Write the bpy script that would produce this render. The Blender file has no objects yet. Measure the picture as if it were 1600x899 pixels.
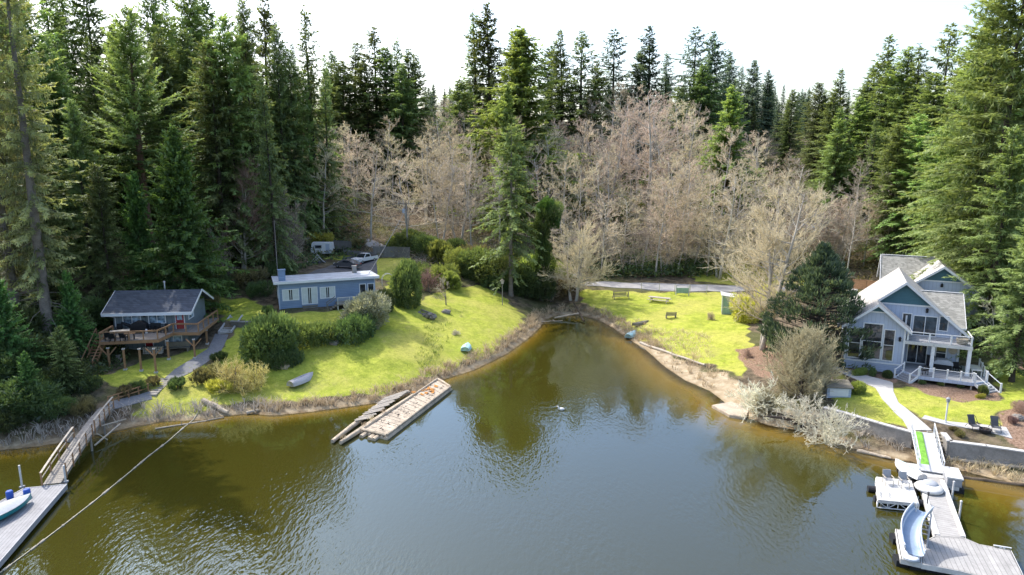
import bpy, math, random
import numpy as np
from mathutils import Vector, Matrix

random.seed(7)
RNG = np.random.default_rng(7)
C = bpy.context.scene.collection
R = math.radians
pi = math.pi

# ------------------------------------------------------------------ survey
FPX = 1600 * 24 / 36.0
PIT = R(11.0)
CAMH = 26.0
CP, SP = math.cos(PIT), math.sin(PIT)


def ray(px, py):
    u = (px - 800) / FPX
    v = (py - 449.5) / FPX
    return (u, CP - v * SP, -SP - v * CP)


def at(px, py, z):
    d = ray(px, py)
    t = (z - CAMH) / d[2]
    return Vector((d[0] * t, d[1] * t, z))


def at_y(px, py, Y):
    d = ray(px, py)
    t = Y / d[1]
    return Vector((d[0] * t, Y, CAMH + d[2] * t))


def to_px(x, y, z):
    z = z - CAMH
    zc = y * CP - z * SP
    vc = -(y * SP + z * CP)
    return 800 + FPX * x / zc, 449.5 + FPX * vc / zc


# ------------------------------------------------------------------ ground
SHORE_PX = [(0, 703), (60, 697), (100, 690), (150, 680), (200, 668), (260, 657), (320, 656), (350, 650), (385, 646),
            (430, 649), (480, 644), (540, 636), (590, 629), (640, 617), (660, 606), (700, 590), (740, 578), (790, 553),
            (825, 528), (842, 512), (850, 500), (872, 492), (905, 492), (935, 499), (960, 513), (985, 531), (1010, 547),
            (1040, 574), (1070, 594), (1110, 611), (1135, 630), (1160, 650), (1200, 664), (1250, 672), (1290, 684),
            (1330, 699), (1380, 714), (1430, 722), (1500, 734), (1560, 749), (1600, 757)]
shore = [at(x, y, 0.0) for x, y in SHORE_PX]
SHORE = np.array([(p.x, p.y) for p in shore])
POLY = np.vstack([[(-130, -90), (-100, 30), (-66, 50)], SHORE, [(54, 44), (84, 30), (130, -90)]])


def inside(poly, P):
    x, y = P[:, 0], P[:, 1]
    r = np.zeros(len(P), bool)
    n = len(poly)
    for i in range(n):
        x0, y0 = poly[i]
        x1, y1 = poly[(i + 1) % n]
        c = ((y0 > y) != (y1 > y))
        with np.errstate(divide='ignore', invalid='ignore'):
            xi = (x1 - x0) * (y - y0) / (y1 - y0 + 1e-12) + x0
        r ^= c & (x < xi)
    return r


def seg_dist(poly, P, closed=True):
    d = np.full(len(P), 1e9)
    n = len(poly)
    for i in range(n if closed else n - 1):
        a = poly[i]
        b = poly[(i + 1) % n]
        ab = b - a
        t = np.clip(((P - a) @ ab) / (ab @ ab + 1e-12), 0, 1)
        q = a + t[:, None] * ab
        d = np.minimum(d, np.hypot(P[:, 0] - q[:, 0], P[:, 1] - q[:, 1]))
    return d


CTRL_PX = [(30, 640, 2.2), (60, 600, 3.4), (80, 545, 4.8), (0, 520, 6.5), (110, 560, 3.6), (170, 577, 2.7), (244, 581, 2.3), (264, 561, 2.9),
           (300, 560, 2.7), (300, 540, 3.2), (165, 640, 1.5), (220, 625, 1.6), (268, 592, 2.0), (300, 610, 1.5), (240, 520, 3.2), (180, 520, 3.6), (335, 545, 3.1),
           (350, 522, 3.6), (356, 498, 5.1), (385, 500, 4.8), (370, 470, 5.6), (420, 480, 5.4), (437, 484, 5.3), (510, 482, 5.2), (588, 476, 5.0),
           (400, 560, 2.6), (440, 560, 2.8), (480, 530, 3.9), (540, 530, 3.7), (360, 600, 1.4), (480, 605, 0.9), (600, 560, 2.5), (640, 575, 1.3),
           (610, 500, 3.9), (650, 480, 4.3), (690, 490, 3.5), (690, 530, 2.3), (730, 540, 1.7), (760, 480, 3.1), (760, 515, 1.9), (810, 500, 1.3), (800, 465, 2.6), (850, 470, 1.3),
           (620, 430, 6.0), (560, 415, 6.5), (500, 405, 6.9), (520, 390, 7.3), (610, 398, 7.0), (430, 420, 7.4), (700, 440, 5.0), (780, 430, 4.0),
           (890, 470, 1.2), (930, 455, 2.4), (960, 475, 1.9), (1030, 470, 2.1), (1060, 500, 1.6), (1100, 530, 1.3), (1140, 490, 1.9), (1110, 560, 0.9),
           (900, 444, 2.8), (1050, 448, 2.8), (1200, 455, 2.7), (1320, 455, 3.0), (1180, 545, 1.7), (1230, 600, 1.3), (1280, 560, 2.0),
           (1340, 580, 2.2), (1420, 595, 2.0), (1520, 600, 1.9), (1400, 640, 1.9), (1500, 650, 1.9), (1580, 660, 1.9), (1600, 600, 2.1), (1560, 570, 2.4), (1540, 530, 3.0), (1300, 620, 1.8)]
ctrl = [(*at(x, y, z)[:2], z) for x, y, z in CTRL_PX]
ctrl += [(x, y, 0.45) for x, y in SHORE[::2]]
ctrl += [(-66, 56, 2.5), (-75, 70, 8), (-90, 50, 8), (-110, 20, 10), (-130, -40, 10), (60, 48, 1.5), (80, 40, 3), (110, 10, 6), (130, -40, 8),
         (-62, 86, 9), (-80, 95, 13), (-55, 100, 9.5), (-38, 108, 8.6), (-20, 118, 8), (-5, 122, 6), (-75, 120, 18), (-50, 125, 12), (-30, 135, 10), (-10, 140, 8),
         (-110, 120, 24), (-100, 160, 30), (-70, 160, 23), (-40, 160, 14.5), (-15, 165, 11.5), (10, 130, 3.6), (30, 130, 3.8), (50, 128, 3.8), (75, 130, 6),
         (10, 142, 6), (40, 142, 7), (70, 145, 9), (10, 165, 12), (40, 165, 13), (70, 170, 14), (-20, 195, 16), (20, 195, 18), (60, 195, 20), (-60, 200, 24),
         (-100, 205, 36), (-160, 160, 42), (-180, 80, 30), (-180, 240, 48), (0, 235, 26), (50, 240, 29), (-60, 245, 33), (100, 240, 30), (0, 300, 36), (80, 320, 40), (-100, 320, 48),
         (60, 90, 4), (75, 100, 6), (95, 100, 9), (100, 130, 12), (120, 160, 18), (150, 120, 18), (110, 70, 7), (150, 60, 10), (150, 200, 30), (200, 150, 30), (220, 320, 44), (130, 300, 38),
         (-260, 400, 52), (0, 420, 42), (260, 420, 46), (0, 700, 42), (-500, 700, 55), (500, 700, 50), (400, 300, 40), (-400, 200, 45), (400, 0, 20), (-400, -50, 25)]
ctrl = np.array(ctrl)
n_c = len(ctrl)
D = np.hypot(ctrl[:, None, 0] - ctrl[None, :, 0], ctrl[:, None, 1] - ctrl[None, :, 1])
A = np.zeros((n_c + 3, n_c + 3))
A[:n_c, :n_c] = -D + np.eye(n_c) * -0.0
A[:n_c, n_c] = 1
A[:n_c, n_c + 1:] = ctrl[:, :2] / 100
A[n_c:, :n_c] = A[:n_c, n_c:].T
A[np.arange(n_c), np.arange(n_c)] += 0.4
W = np.linalg.solve(A, np.concatenate([ctrl[:, 2], [0, 0, 0]]))

WALL_A_PX = [(1288, 637), (1318, 645), (1345, 653), (1372, 661), (1400, 669), (1426, 676)]
WALL_B_PX = [(1474, 677), (1484, 690), (1540, 697), (1600, 706), (1700, 722)]
wall_a = [at(x, y, 1.95) for x, y in WALL_A_PX]
wall_b = [at(x, y, 1.95) for x, y in WALL_B_PX]
fore = [(p.x, p.y) for p in wall_a] + [(p.x, p.y) for p in wall_b]
fore[0] = (fore[0][0] - 3.0, fore[0][1] + 0.5)
FORE = np.array([(x, y) for x, y in fore] + [(54, 44), (40, 40), (28, 52)])


def hgt_arr(P):
    P = np.asarray(P, float)
    d = np.hypot(P[:, None, 0] - ctrl[None, :, 0], P[:, None, 1] - ctrl[None, :, 1])
    z = -d @ W[:n_c] + W[n_c] + P @ W[n_c + 1:] / 100
    z = np.maximum(z, 0.35)
    sd = seg_dist(POLY, P)
    ins = inside(POLY, P)
    bank = 1.1 + 2.6 * np.exp(-(((P[:, 0] - 19) / 7) ** 2 + ((P[:, 1] - 80) / 12) ** 2))
    zl = z * (1 - np.exp(-sd / bank)) + 0.01
    f = inside(FORE, P)
    zl = np.where(f & ~ins, np.minimum(zl, 0.1 + 0.22 * sd), zl)
    bump = 0.10 * np.sin(P[:, 0] * 0.9 + 1.3 * np.sin(P[:, 1] * 0.37)) * np.sin(P[:, 1] * 0.8) * np.clip(sd / 8, 0, 1)
    flat = np.exp(-(((P[:, 0] - 44) / 16) ** 2 + ((P[:, 1] - 68) / 14) ** 2) * 1.2)
    zl = zl + bump * (1 - flat)
    return np.where(ins, -np.minimum(3.0, 0.16 * sd), zl)


def hgt(x, y):
    return float(hgt_arr(np.array([[x, y]]))[0])


def gat(px, py, lift=0.0):
    d = np.array(ray(px, py))
    ts = np.concatenate([np.linspace(35, 180, 900), np.linspace(180, 520, 500)])
    P = d[None, :] * ts[:, None]
    below = CAMH + P[:, 2] - np.maximum(hgt_arr(P[:, :2]), 0) <= 0
    i = int(np.argmax(below)) if below.any() else len(ts) - 1
    p = P[max(i - 1, 0)]
    q = P[i]
    best = (p + q) / 2
    return Vector((best[0], best[1], max(hgt(best[0], best[1]), 0) + lift))


# ------------------------------------------------------------------ node helpers
def new_mat(name):
    m = bpy.data.materials.new(name)
    m.use_nodes = True
    nt = m.node_tree
    nt.nodes.clear()
    out = nt.nodes.new('ShaderNodeOutputMaterial')
    return m, nt, out


def nd(nt, t, **k):
    n = nt.nodes.new(t)
    for a, b in k.items():
        if a.startswith('i_'):
            n.inputs[a[2:].replace('_', ' ')].default_value = b
        else:
            setattr(n, a, b)
    return n


def L(nt, a, b):
    nt.links.new(a, b)


def mth(nt, op, a, b=None, c=None, clamp=False):
    n = nt.nodes.new('ShaderNodeMath')
    n.operation = op
    n.use_clamp = clamp
    for i, v in enumerate((a, b, c)):
        if v is None:
            continue
        if isinstance(v, (int, float)):
            n.inputs[i].default_value = v
        else:
            nt.links.new(v, n.inputs[i])
    return n.outputs[0]


def mixc(nt, fac, a, b, mode='MIX'):
    n = nt.nodes.new('ShaderNodeMix')
    n.data_type = 'RGBA'
    n.blend_type = mode
    n.clamp_factor = True
    for v, s in ((fac, n.inputs[0]), (a, n.inputs[6]), (b, n.inputs[7])):
        if isinstance(v, (int, float)):
            s.default_value = v
        elif isinstance(v, (tuple, list)):
            s.default_value = (*v[:3], 1)
        else:
            nt.links.new(v, s)
    return n.outputs[2]


def noise(nt, scale, detail=4, rough=0.6, vec=None, w=None):
    n = nt.nodes.new('ShaderNodeTexNoise')
    n.inputs['Scale'].default_value = scale
    n.inputs['Detail'].default_value = detail
    n.inputs['Roughness'].default_value = rough
    if vec is not None:
        nt.links.new(vec, n.inputs['Vector'])
    return n.outputs['Fac']


def sstep(nt, v, a, b):
    n = nt.nodes.new('ShaderNodeMapRange')
    n.interpolation_type = 'SMOOTHSTEP'
    nt.links.new(v, n.inputs[0])
    n.inputs[1].default_value = a
    n.inputs[2].default_value = b
    return n.outputs[0]


def mul(c, k):
    return tuple(min(1, x * k) for x in c)


def mat(name, col, rough=0.75, var=0.18, scale=2.0, bump=0.0, spec=0.3, metal=0.0, lines=None, col2=None, stain=0.0):
    """weathered surface: base colour varied by two noises; lines=(axis, spacing, depth) draws board joints."""
    m, nt, out = new_mat(name)
    b = nd(nt, 'ShaderNodeBsdfPrincipled')
    b.inputs['Roughness'].default_value = rough
    b.inputs['Specular IOR Level'].default_value = spec
    b.inputs['Metallic'].default_value = metal
    tc = nd(nt, 'ShaderNodeTexCoord')
    v = tc.outputs['Object']
    n1 = noise(nt, scale, 5, 0.65, v)
    n2 = noise(nt, scale * 7.3, 3, 0.6, v)
    f = mth(nt, 'ADD', mth(nt, 'MULTIPLY', n1, 0.65), mth(nt, 'MULTIPLY', n2, 0.35))
    f = sstep(nt, f, 0.3, 0.7)
    c = mixc(nt, f, mul(col, 1 - var), mul(col2 or col, 1 + var))
    if stain:
        s = sstep(nt, noise(nt, scale * 0.6, 6, 0.7, v), 0.5, 0.72)
        c = mixc(nt, mth(nt, 'MULTIPLY', s, stain), c, mul(col, 0.4))
    hgt_sock = f
    if lines:
        ax, sp, dep = lines
        sx = nd(nt, 'ShaderNodeSeparateXYZ')
        L(nt, v, sx.inputs[0])
        t = mth(nt, 'MULTIPLY', sx.outputs['XYZ'.index(ax)], 1 / sp)
        fr = mth(nt, 'FRACT', t)
        fl = mth(nt, 'FLOOR', t)
        wn = nd(nt, 'ShaderNodeTexWhiteNoise', noise_dimensions='1D')
        L(nt, fl, wn.inputs['W'])
        c = mixc(nt, mth(nt, 'MULTIPLY', wn.outputs['Value'], dep * 0.5), c, mul(col, 0.55))
        edge = mth(nt, 'LESS_THAN', fr, 0.13)
        c = mixc(nt, mth(nt, 'MULTIPLY', edge, dep), c, mul(col, 0.25))
    L(nt, c, b.inputs['Base Color'])
    if bump:
        bp = nd(nt, 'ShaderNodeBump')
        bp.inputs['Strength'].default_value = bump
        bp.inputs['Distance'].default_value = 0.05
        L(nt, hgt_sock, bp.inputs['Height'])
        L(nt, bp.outputs[0], b.inputs['Normal'])
    L(nt, b.outputs[0], out.inputs[0])
    return m


def shingle(name, col, var=0.25, streak=0.3, row=0.16):
    m, nt, out = new_mat(name)
    b = nd(nt, 'ShaderNodeBsdfPrincipled', i_Roughness=0.9)
    b.inputs['Specular IOR Level'].default_value = 0.2
    tc = nd(nt, 'ShaderNodeTexCoord')
    v = tc.outputs['Object']
    sx = nd(nt, 'ShaderNodeSeparateXYZ')
    L(nt, v, sx.inputs[0])
    t = mth(nt, 'MULTIPLY', sx.outputs[2], 1 / row)
    fr = mth(nt, 'FRACT', t)
    fl = mth(nt, 'FLOOR', t)
    cx = mth(nt, 'FLOOR', mth(nt, 'ADD', mth(nt, 'MULTIPLY', mth(nt, 'ADD', sx.outputs[0], sx.outputs[1]), 2.6), mth(nt, 'MULTIPLY', fl, 0.43)))
    wn = nd(nt, 'ShaderNodeTexWhiteNoise', noise_dimensions='2D')
    cb = nd(nt, 'ShaderNodeCombineXYZ')
    L(nt, cx, cb.inputs[0])
    L(nt, fl, cb.inputs[1])
    L(nt, cb.outputs[0], wn.inputs['Vector'])
    n1 = noise(nt, 0.7, 6, 0.7, v)
    f = mth(nt, 'ADD', mth(nt, 'MULTIPLY', wn.outputs['Value'], 0.6), mth(nt, 'MULTIPLY', n1, 0.5), clamp=True)
    c = mixc(nt, f, mul(col, 1 - var), mul(col, 1 + var))
    c = mixc(nt, mth(nt, 'MULTIPLY', mth(nt, 'LESS_THAN', fr, 0.16), 0.45), c, mul(col, 0.4))
    mp = nd(nt, 'ShaderNodeMapping')
    mp.inputs['Scale'].default_value = (2.5, 2.5, 0.35)
    L(nt, v, mp.inputs[0])
    s = sstep(nt, noise(nt, 1.6, 5, 0.7, mp.outputs[0]), 0.48, 0.7)
    c = mixc(nt, mth(nt, 'MULTIPLY', s, streak), c, mul(col, 0.35))
    L(nt, c, b.inputs['Base Color'])
    L(nt, b.outputs[0], out.inputs[0])
    return m


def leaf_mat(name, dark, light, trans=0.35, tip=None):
    """foliage: crown shading put into the colour, dark inside to light outside ('shade' attribute), varied per plant."""
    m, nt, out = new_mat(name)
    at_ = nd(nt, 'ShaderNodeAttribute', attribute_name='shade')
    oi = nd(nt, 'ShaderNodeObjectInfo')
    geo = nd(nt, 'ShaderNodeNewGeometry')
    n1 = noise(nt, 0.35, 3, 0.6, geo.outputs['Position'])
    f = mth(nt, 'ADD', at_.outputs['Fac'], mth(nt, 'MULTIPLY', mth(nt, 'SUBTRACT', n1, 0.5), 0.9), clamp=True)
    c = mixc(nt, f, dark, light)  # inner-crown shade painted in as a darker leaf colour
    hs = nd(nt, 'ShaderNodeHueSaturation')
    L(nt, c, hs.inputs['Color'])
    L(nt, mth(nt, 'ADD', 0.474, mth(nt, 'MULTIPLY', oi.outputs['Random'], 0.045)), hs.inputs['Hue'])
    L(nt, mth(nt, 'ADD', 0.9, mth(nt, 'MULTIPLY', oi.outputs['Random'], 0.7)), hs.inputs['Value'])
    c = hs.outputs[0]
    df = nd(nt, 'ShaderNodeBsdfDiffuse')
    tr = nd(nt, 'ShaderNodeBsdfTranslucent')
    gl = nd(nt, 'ShaderNodeBsdfGlossy', i_Roughness=0.45)
    gl.inputs['Color'].default_value = (0.8, 0.85, 0.9, 1)
    L(nt, c, df.inputs[0])
    c2 = mixc(nt, 1.0, c, (1.0, 0.98, 0.55), 'MULTIPLY')
    L(nt, c2, tr.inputs[0])
    mx = nd(nt, 'ShaderNodeMixShader', i_Fac=trans + 0.12)
    L(nt, df.outputs[0], mx.inputs[1])
    L(nt, tr.outputs[0], mx.inputs[2])
    m2 = nd(nt, 'ShaderNodeMixShader', i_Fac=0.03)
    L(nt, mx.outputs[0], m2.inputs[1])
    L(nt, gl.outputs[0], m2.inputs[2])
    L(nt, m2.outputs[0], out.inputs[0])
    return m


def twig_mat(name, a, b_, hue=0.03):
    m, nt, out = new_mat(name)
    at_ = nd(nt, 'ShaderNodeAttribute', attribute_name='shade')
    oi = nd(nt, 'ShaderNodeObjectInfo')
    c = mixc(nt, at_.outputs['Fac'], a, b_)
    hs = nd(nt, 'ShaderNodeHueSaturation')
    L(nt, c, hs.inputs['Color'])
    L(nt, mth(nt, 'ADD', 0.5 - hue / 2, mth(nt, 'MULTIPLY', oi.outputs['Random'], hue)), hs.inputs['Hue'])
    L(nt, mth(nt, 'ADD', 0.8, mth(nt, 'MULTIPLY', oi.outputs['Random'], 0.4)), hs.inputs['Value'])
    df = nd(nt, 'ShaderNodeBsdfDiffuse')
    tr = nd(nt, 'ShaderNodeBsdfTranslucent')
    L(nt, hs.outputs[0], df.inputs[0])
    L(nt, hs.outputs[0], tr.inputs[0])
    mx = nd(nt, 'ShaderNodeMixShader', i_Fac=0.3)
    L(nt, df.outputs[0], mx.inputs[1])
    L(nt, tr.outputs[0], mx.inputs[2])
    L(nt, mx.outputs[0], out.inputs[0])
    return m


def glass_mat(name, col=(0.03, 0.035, 0.04)):
    m, nt, out = new_mat(name)
    b = nd(nt, 'ShaderNodeBsdfPrincipled', i_Roughness=0.04)
    tc = nd(nt, 'ShaderNodeTexCoord')
    n1 = noise(nt, 1.3, 3, 0.6, tc.outputs['Object'])
    L(nt, mixc(nt, sstep(nt, n1, 0.35, 0.7), mul(col, 0.5), mul(col, 2.2)), b.inputs['Base Color'])
    b.inputs['IOR'].default_value = 1.6
    L(nt, b.outputs[0], out.inputs[0])
    return m


M = {}
M['white'] = mat('white_paint', (0.68, 0.69, 0.70), 0.5, 0.08, 1.5, stain=0.1)
M['whiteworn'] = mat('worn_white', (0.56, 0.555, 0.535), 0.65, 0.16, 1.2, stain=0.4)
M['battenblue'] = mat('board_and_batten', (0.44, 0.495, 0.60), 0.7, 0.05, 0.6, lines=('X', 0.42, 0.22))
M['lapblue'] = mat('lap_siding_pale', (0.42, 0.48, 0.60), 0.7, 0.07, 0.6, lines=('Z', 0.2, 0.4))
M['teal'] = mat('teal_siding', (0.065, 0.15, 0.185), 0.7, 0.08, 0.8, lines=('Z', 0.18, 0.3))
M['lapmid'] = mat('lap_siding_blue', (0.215, 0.295, 0.42), 0.75, 0.08, 0.8, lines=('Z', 0.23, 0.5))
M['lapgrey'] = mat('panel_siding_grey', (0.17, 0.205, 0.225), 0.75, 0.1, 0.8, lines=('X', 0.6, 0.4))
M['roofpale'] = shingle('pale_shingle', (0.42, 0.405, 0.385), 0.22, 0.35)
M['roofmoss'] = shingle('weathered_shingle', (0.30, 0.295, 0.27), 0.35, 0.6)
M['roofdark'] = shingle('slate_shingle', (0.085, 0.095, 0.118), 0.3, 0.25)
M['roofflat'] = mat('flat_roof_membrane', (0.47, 0.50, 0.54), 0.7, 0.22, 0.8, stain=0.45)
M['cedar'] = mat('cedar_stain', (0.31, 0.18, 0.095), 0.7, 0.2, 3.0, bump=0.2)
M['cedardeck'] = mat('grey_decking', (0.24, 0.215, 0.19), 0.8, 0.15, 2.0, lines=('X', 0.15, 0.5))
M['planks'] = mat('composite_decking', (0.37, 0.36, 0.345), 0.7, 0.18, 1.1, stain=0.35, lines=('X', 0.3, 0.55))
M['planksy'] = mat('composite_decking_cross', (0.37, 0.36, 0.345), 0.7, 0.18, 1.1, stain=0.35, lines=('Y', 0.3, 0.5))
M['deckgrey'] = mat('deck_boards', (0.30, 0.31, 0.33), 0.7, 0.12, 1.5, lines=('Y', 0.15, 0.4))
M['dockold'] = mat('weathered_boards', (0.34, 0.31, 0.27), 0.85, 0.25, 2.5, lines=('Y', 0.2, 0.7), stain=0.3)
M['dockgrey'] = mat('ribbed_grey_deck', (0.30, 0.30, 0.31), 0.75, 0.2, 0.9, lines=('X', 0.24, 0.6), stain=0.45)
M['driftwood'] = mat('driftwood', (0.46, 0.385, 0.29), 0.9, 0.35, 1.6, bump=0.4, stain=0.4)
M['raftwood'] = mat('rotting_planks', (0.44, 0.375, 0.295), 0.9, 0.38, 0.7, bump=0.5, stain=0.55)
M['rust'] = mat('rusty_mud', (0.42, 0.19, 0.05), 0.9, 0.4, 2.0)
M['logwet'] = mat('wet_log', (0.10, 0.075, 0.05), 0.7, 0.4, 2.0)
M['concrete'] = mat('concrete', (0.46, 0.45, 0.43), 0.85, 0.12, 1.2, stain=0.2)
M['concold'] = mat('old_concrete', (0.28, 0.265, 0.245), 0.9, 0.25, 1.0, stain=0.5)
M['block'] = mat('block_wall', (0.17, 0.155, 0.135), 0.9, 0.3, 1.4, lines=('Z', 0.2, 0.5))
M['pathgrey'] = mat('gravel_path', (0.20, 0.20, 0.205), 0.95, 0.22, 4.0)
M['asphalt'] = mat('asphalt', (0.115, 0.115, 0.12), 0.9, 0.25, 2.0, stain=0.2)
M['roadgrey'] = mat('sunbleached_asphalt', (0.34, 0.33, 0.325), 0.9, 0.15, 0.6, stain=0.2)
M['glass'] = glass_mat('window_glass')
M['glassblue'] = glass_mat('sky_lit_glass', (0.20, 0.27, 0.34))
M['curtain'] = mat('pale_curtain', (0.56, 0.60, 0.58), 0.9, 0.1, 2.0, lines=('X', 0.16, 0.2))
M['red'] = mat('red_door_paint', (0.30, 0.02, 0.025), 0.5, 0.1)
M['black'] = mat('black_cover', (0.012, 0.012, 0.014), 0.6, 0.3)
M['darkmetal'] = mat('dark_metal', (0.035, 0.035, 0.04), 0.5, 0.2, metal=0.3)
M['chrome'] = mat('bare_metal', (0.5, 0.51, 0.52), 0.35, 0.1, metal=0.9)
M['grey'] = mat('grey_plastic', (0.30, 0.31, 0.33), 0.6, 0.12)
M['slategrey'] = mat('slate_fabric', (0.075, 0.08, 0.09), 0.8, 0.15)
M['slideblue'] = mat('slide_plastic', (0.47, 0.52, 0.585), 0.4, 0.08)
M['slidein'] = mat('slide_chute_plastic', (0.24, 0.32, 0.43), 0.35, 0.1)
M['tealhull'] = mat('teal_hull', (0.02, 0.21, 0.25), 0.4, 0.12)
M['palehull'] = mat('pale_teal_hull', (0.38, 0.60, 0.63), 0.5, 0.1, stain=0.1)
M['greyhull'] = mat('grey_hull', (0.42, 0.41, 0.43), 0.6, 0.15, stain=0.2)
M['cover'] = mat('boat_cover', (0.36, 0.38, 0.41), 0.8, 0.12, 3.0)
M['barrel'] = mat('blue_plastic', (0.035, 0.10, 0.42), 0.5, 0.1)
M['turf'] = mat('artificial_turf', (0.20, 0.44, 0.06), 0.9, 0.25, 3.0, stain=0.3)
M['mesh_grey'] = mat('gangway_grating', (0.44, 0.45, 0.46), 0.7, 0.1, 3.0)
M['fence'] = mat('fence_boards', (0.21, 0.20, 0.19), 0.85, 0.15, 1.0, lines=('X', 0.22, 0.5))
M['poleW'] = mat('pole_wood', (0.27, 0.25, 0.23), 0.85, 0.2, 1.5)
M['cable'] = mat('cable', (0.22, 0.22, 0.22), 0.7, 0.1)
M['rope'] = mat('rope', (0.50, 0.46, 0.36), 0.9, 0.25, 5.0)
M['carwhite'] = mat('white_car_paint', (0.72, 0.73, 0.75), 0.25, 0.03, spec=0.5)
M['cargrey'] = mat('grey_car_paint', (0.12, 0.115, 0.12), 0.25, 0.05, spec=0.6)
M['tyre'] = mat('tyre_rubber', (0.02, 0.02, 0.02), 0.8, 0.2)
M['lamp_red'] = mat('tail_lamp_red', (0.4, 0.02, 0.02), 0.3, 0.1)
M['lamp_clear'] = mat('clear_lamp', (0.75, 0.75, 0.72), 0.2, 0.05)
M['shedgreen'] = mat('green_panel', (0.30, 0.43, 0.36), 0.7, 0.12, lines=('X', 0.25, 0.4))
M['oldwood'] = mat('bleached_wood', (0.45, 0.40, 0.33), 0.85, 0.2, 2.0)
M['bench'] = mat('weathered_bench_wood', (0.20, 0.18, 0.14), 0.85, 0.2, 2.0)
M['stone'] = mat('stone', (0.22, 0.20, 0.18), 0.9, 0.35, 1.5, bump=0.5)
M['feather'] = mat('white_feathers', (0.78, 0.77, 0.74), 0.8, 0.1)
M['beak'] = mat('yellow_beak', (0.6, 0.35, 0.04), 0.6, 0.1)
M['bark'] = mat('grey_bark', (0.20, 0.175, 0.155), 0.95, 0.35, 1.2, bump=0.6)
M['barkpale'] = mat('pale_bark', (0.46, 0.425, 0.37), 0.95, 0.35, 0.8, bump=0.5)
M['barkred'] = mat('reddish_bark', (0.13, 0.08, 0.055), 0.95, 0.35, 1.2, bump=0.6)
M['barkdark'] = mat('dark_bark', (0.075, 0.06, 0.05), 0.95, 0.35, 1.2, bump=0.6)
M['redtwig'] = twig_mat('reddish_twigs', (0.30, 0.21, 0.17), (0.47, 0.32, 0.26))
M['twig'] = twig_mat('tan_twigs', (0.49, 0.405, 0.305), (0.80, 0.665, 0.52))
M['twiggrey'] = twig_mat('grey_twigs', (0.32, 0.28, 0.235), (0.55, 0.48, 0.40))
M['twigyel'] = twig_mat('lichen_twigs', (0.46, 0.40, 0.265), (0.76, 0.665, 0.47))
M['lichen'] = twig_mat('lichen_white_twigs', (0.50, 0.47, 0.36), (0.82, 0.79, 0.65))
M['twigolive'] = twig_mat('olive_twigs', (0.27, 0.235, 0.15), (0.52, 0.465, 0.31))
M['twigyellow'] = twig_mat('yellow_twigs', (0.55, 0.47, 0.14), (0.90, 0.82, 0.36))
M['straw'] = twig_mat('dry_grass', (0.42, 0.33, 0.20), (0.80, 0.67, 0.46))
M['strawgrey'] = twig_mat('bleached_brush', (0.34, 0.305, 0.265), (0.64, 0.585, 0.51))
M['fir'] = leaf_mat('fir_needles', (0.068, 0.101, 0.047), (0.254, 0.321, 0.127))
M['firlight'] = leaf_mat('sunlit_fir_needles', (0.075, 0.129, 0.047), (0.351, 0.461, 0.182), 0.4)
M['firblue'] = leaf_mat('hazed_fir_needles', (0.069, 0.109, 0.092), (0.196, 0.270, 0.190))  # distance haze put into the needle colour as a bluish tint
M['spruce'] = leaf_mat('spruce_needles', (0.087, 0.107, 0.059), (0.452, 0.470, 0.217), 0.4)
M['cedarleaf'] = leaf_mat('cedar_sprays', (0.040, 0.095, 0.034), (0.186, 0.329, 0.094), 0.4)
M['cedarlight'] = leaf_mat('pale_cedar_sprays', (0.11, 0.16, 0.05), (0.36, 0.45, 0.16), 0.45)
M['pineleaf'] = leaf_mat('pine_needles', (0.033, 0.062, 0.043), (0.156, 0.219, 0.131))
M['shrub'] = leaf_mat('evergreen_leaves', (0.050, 0.083, 0.030), (0.213, 0.281, 0.094))
M['shrubdark'] = leaf_mat('dark_evergreen_leaves', (0.031, 0.055, 0.024), (0.126, 0.180, 0.066))
M['shrublight'] = leaf_mat('fresh_leaves', (0.08, 0.12, 0.028), (0.33, 0.39, 0.12), 0.45)
M['shrubyellow'] = leaf_mat('yellow_leaves', (0.24, 0.25, 0.04), (0.62, 0.60, 0.16), 0.45)
M['blossom'] = leaf_mat('pale_blossom', (0.115, 0.130, 0.072), (0.418, 0.403, 0.317), 0.3)
M['brush'] = leaf_mat('hill_brush', (0.075, 0.068, 0.035), (0.26, 0.235, 0.115), 0.35)
M['ivy'] = leaf_mat('ivy_leaves', (0.024, 0.052, 0.014), (0.105, 0.175, 0.04), 0.4)
M['lawnblade'] = leaf_mat('grass_blades', (0.22, 0.28, 0.04), (0.50, 0.55, 0.09), 0.45)


# ------------------------------------------------------------------ mesh builder
def rotz(a):
    return Matrix.Rotation(a, 3, 'Z')


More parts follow.
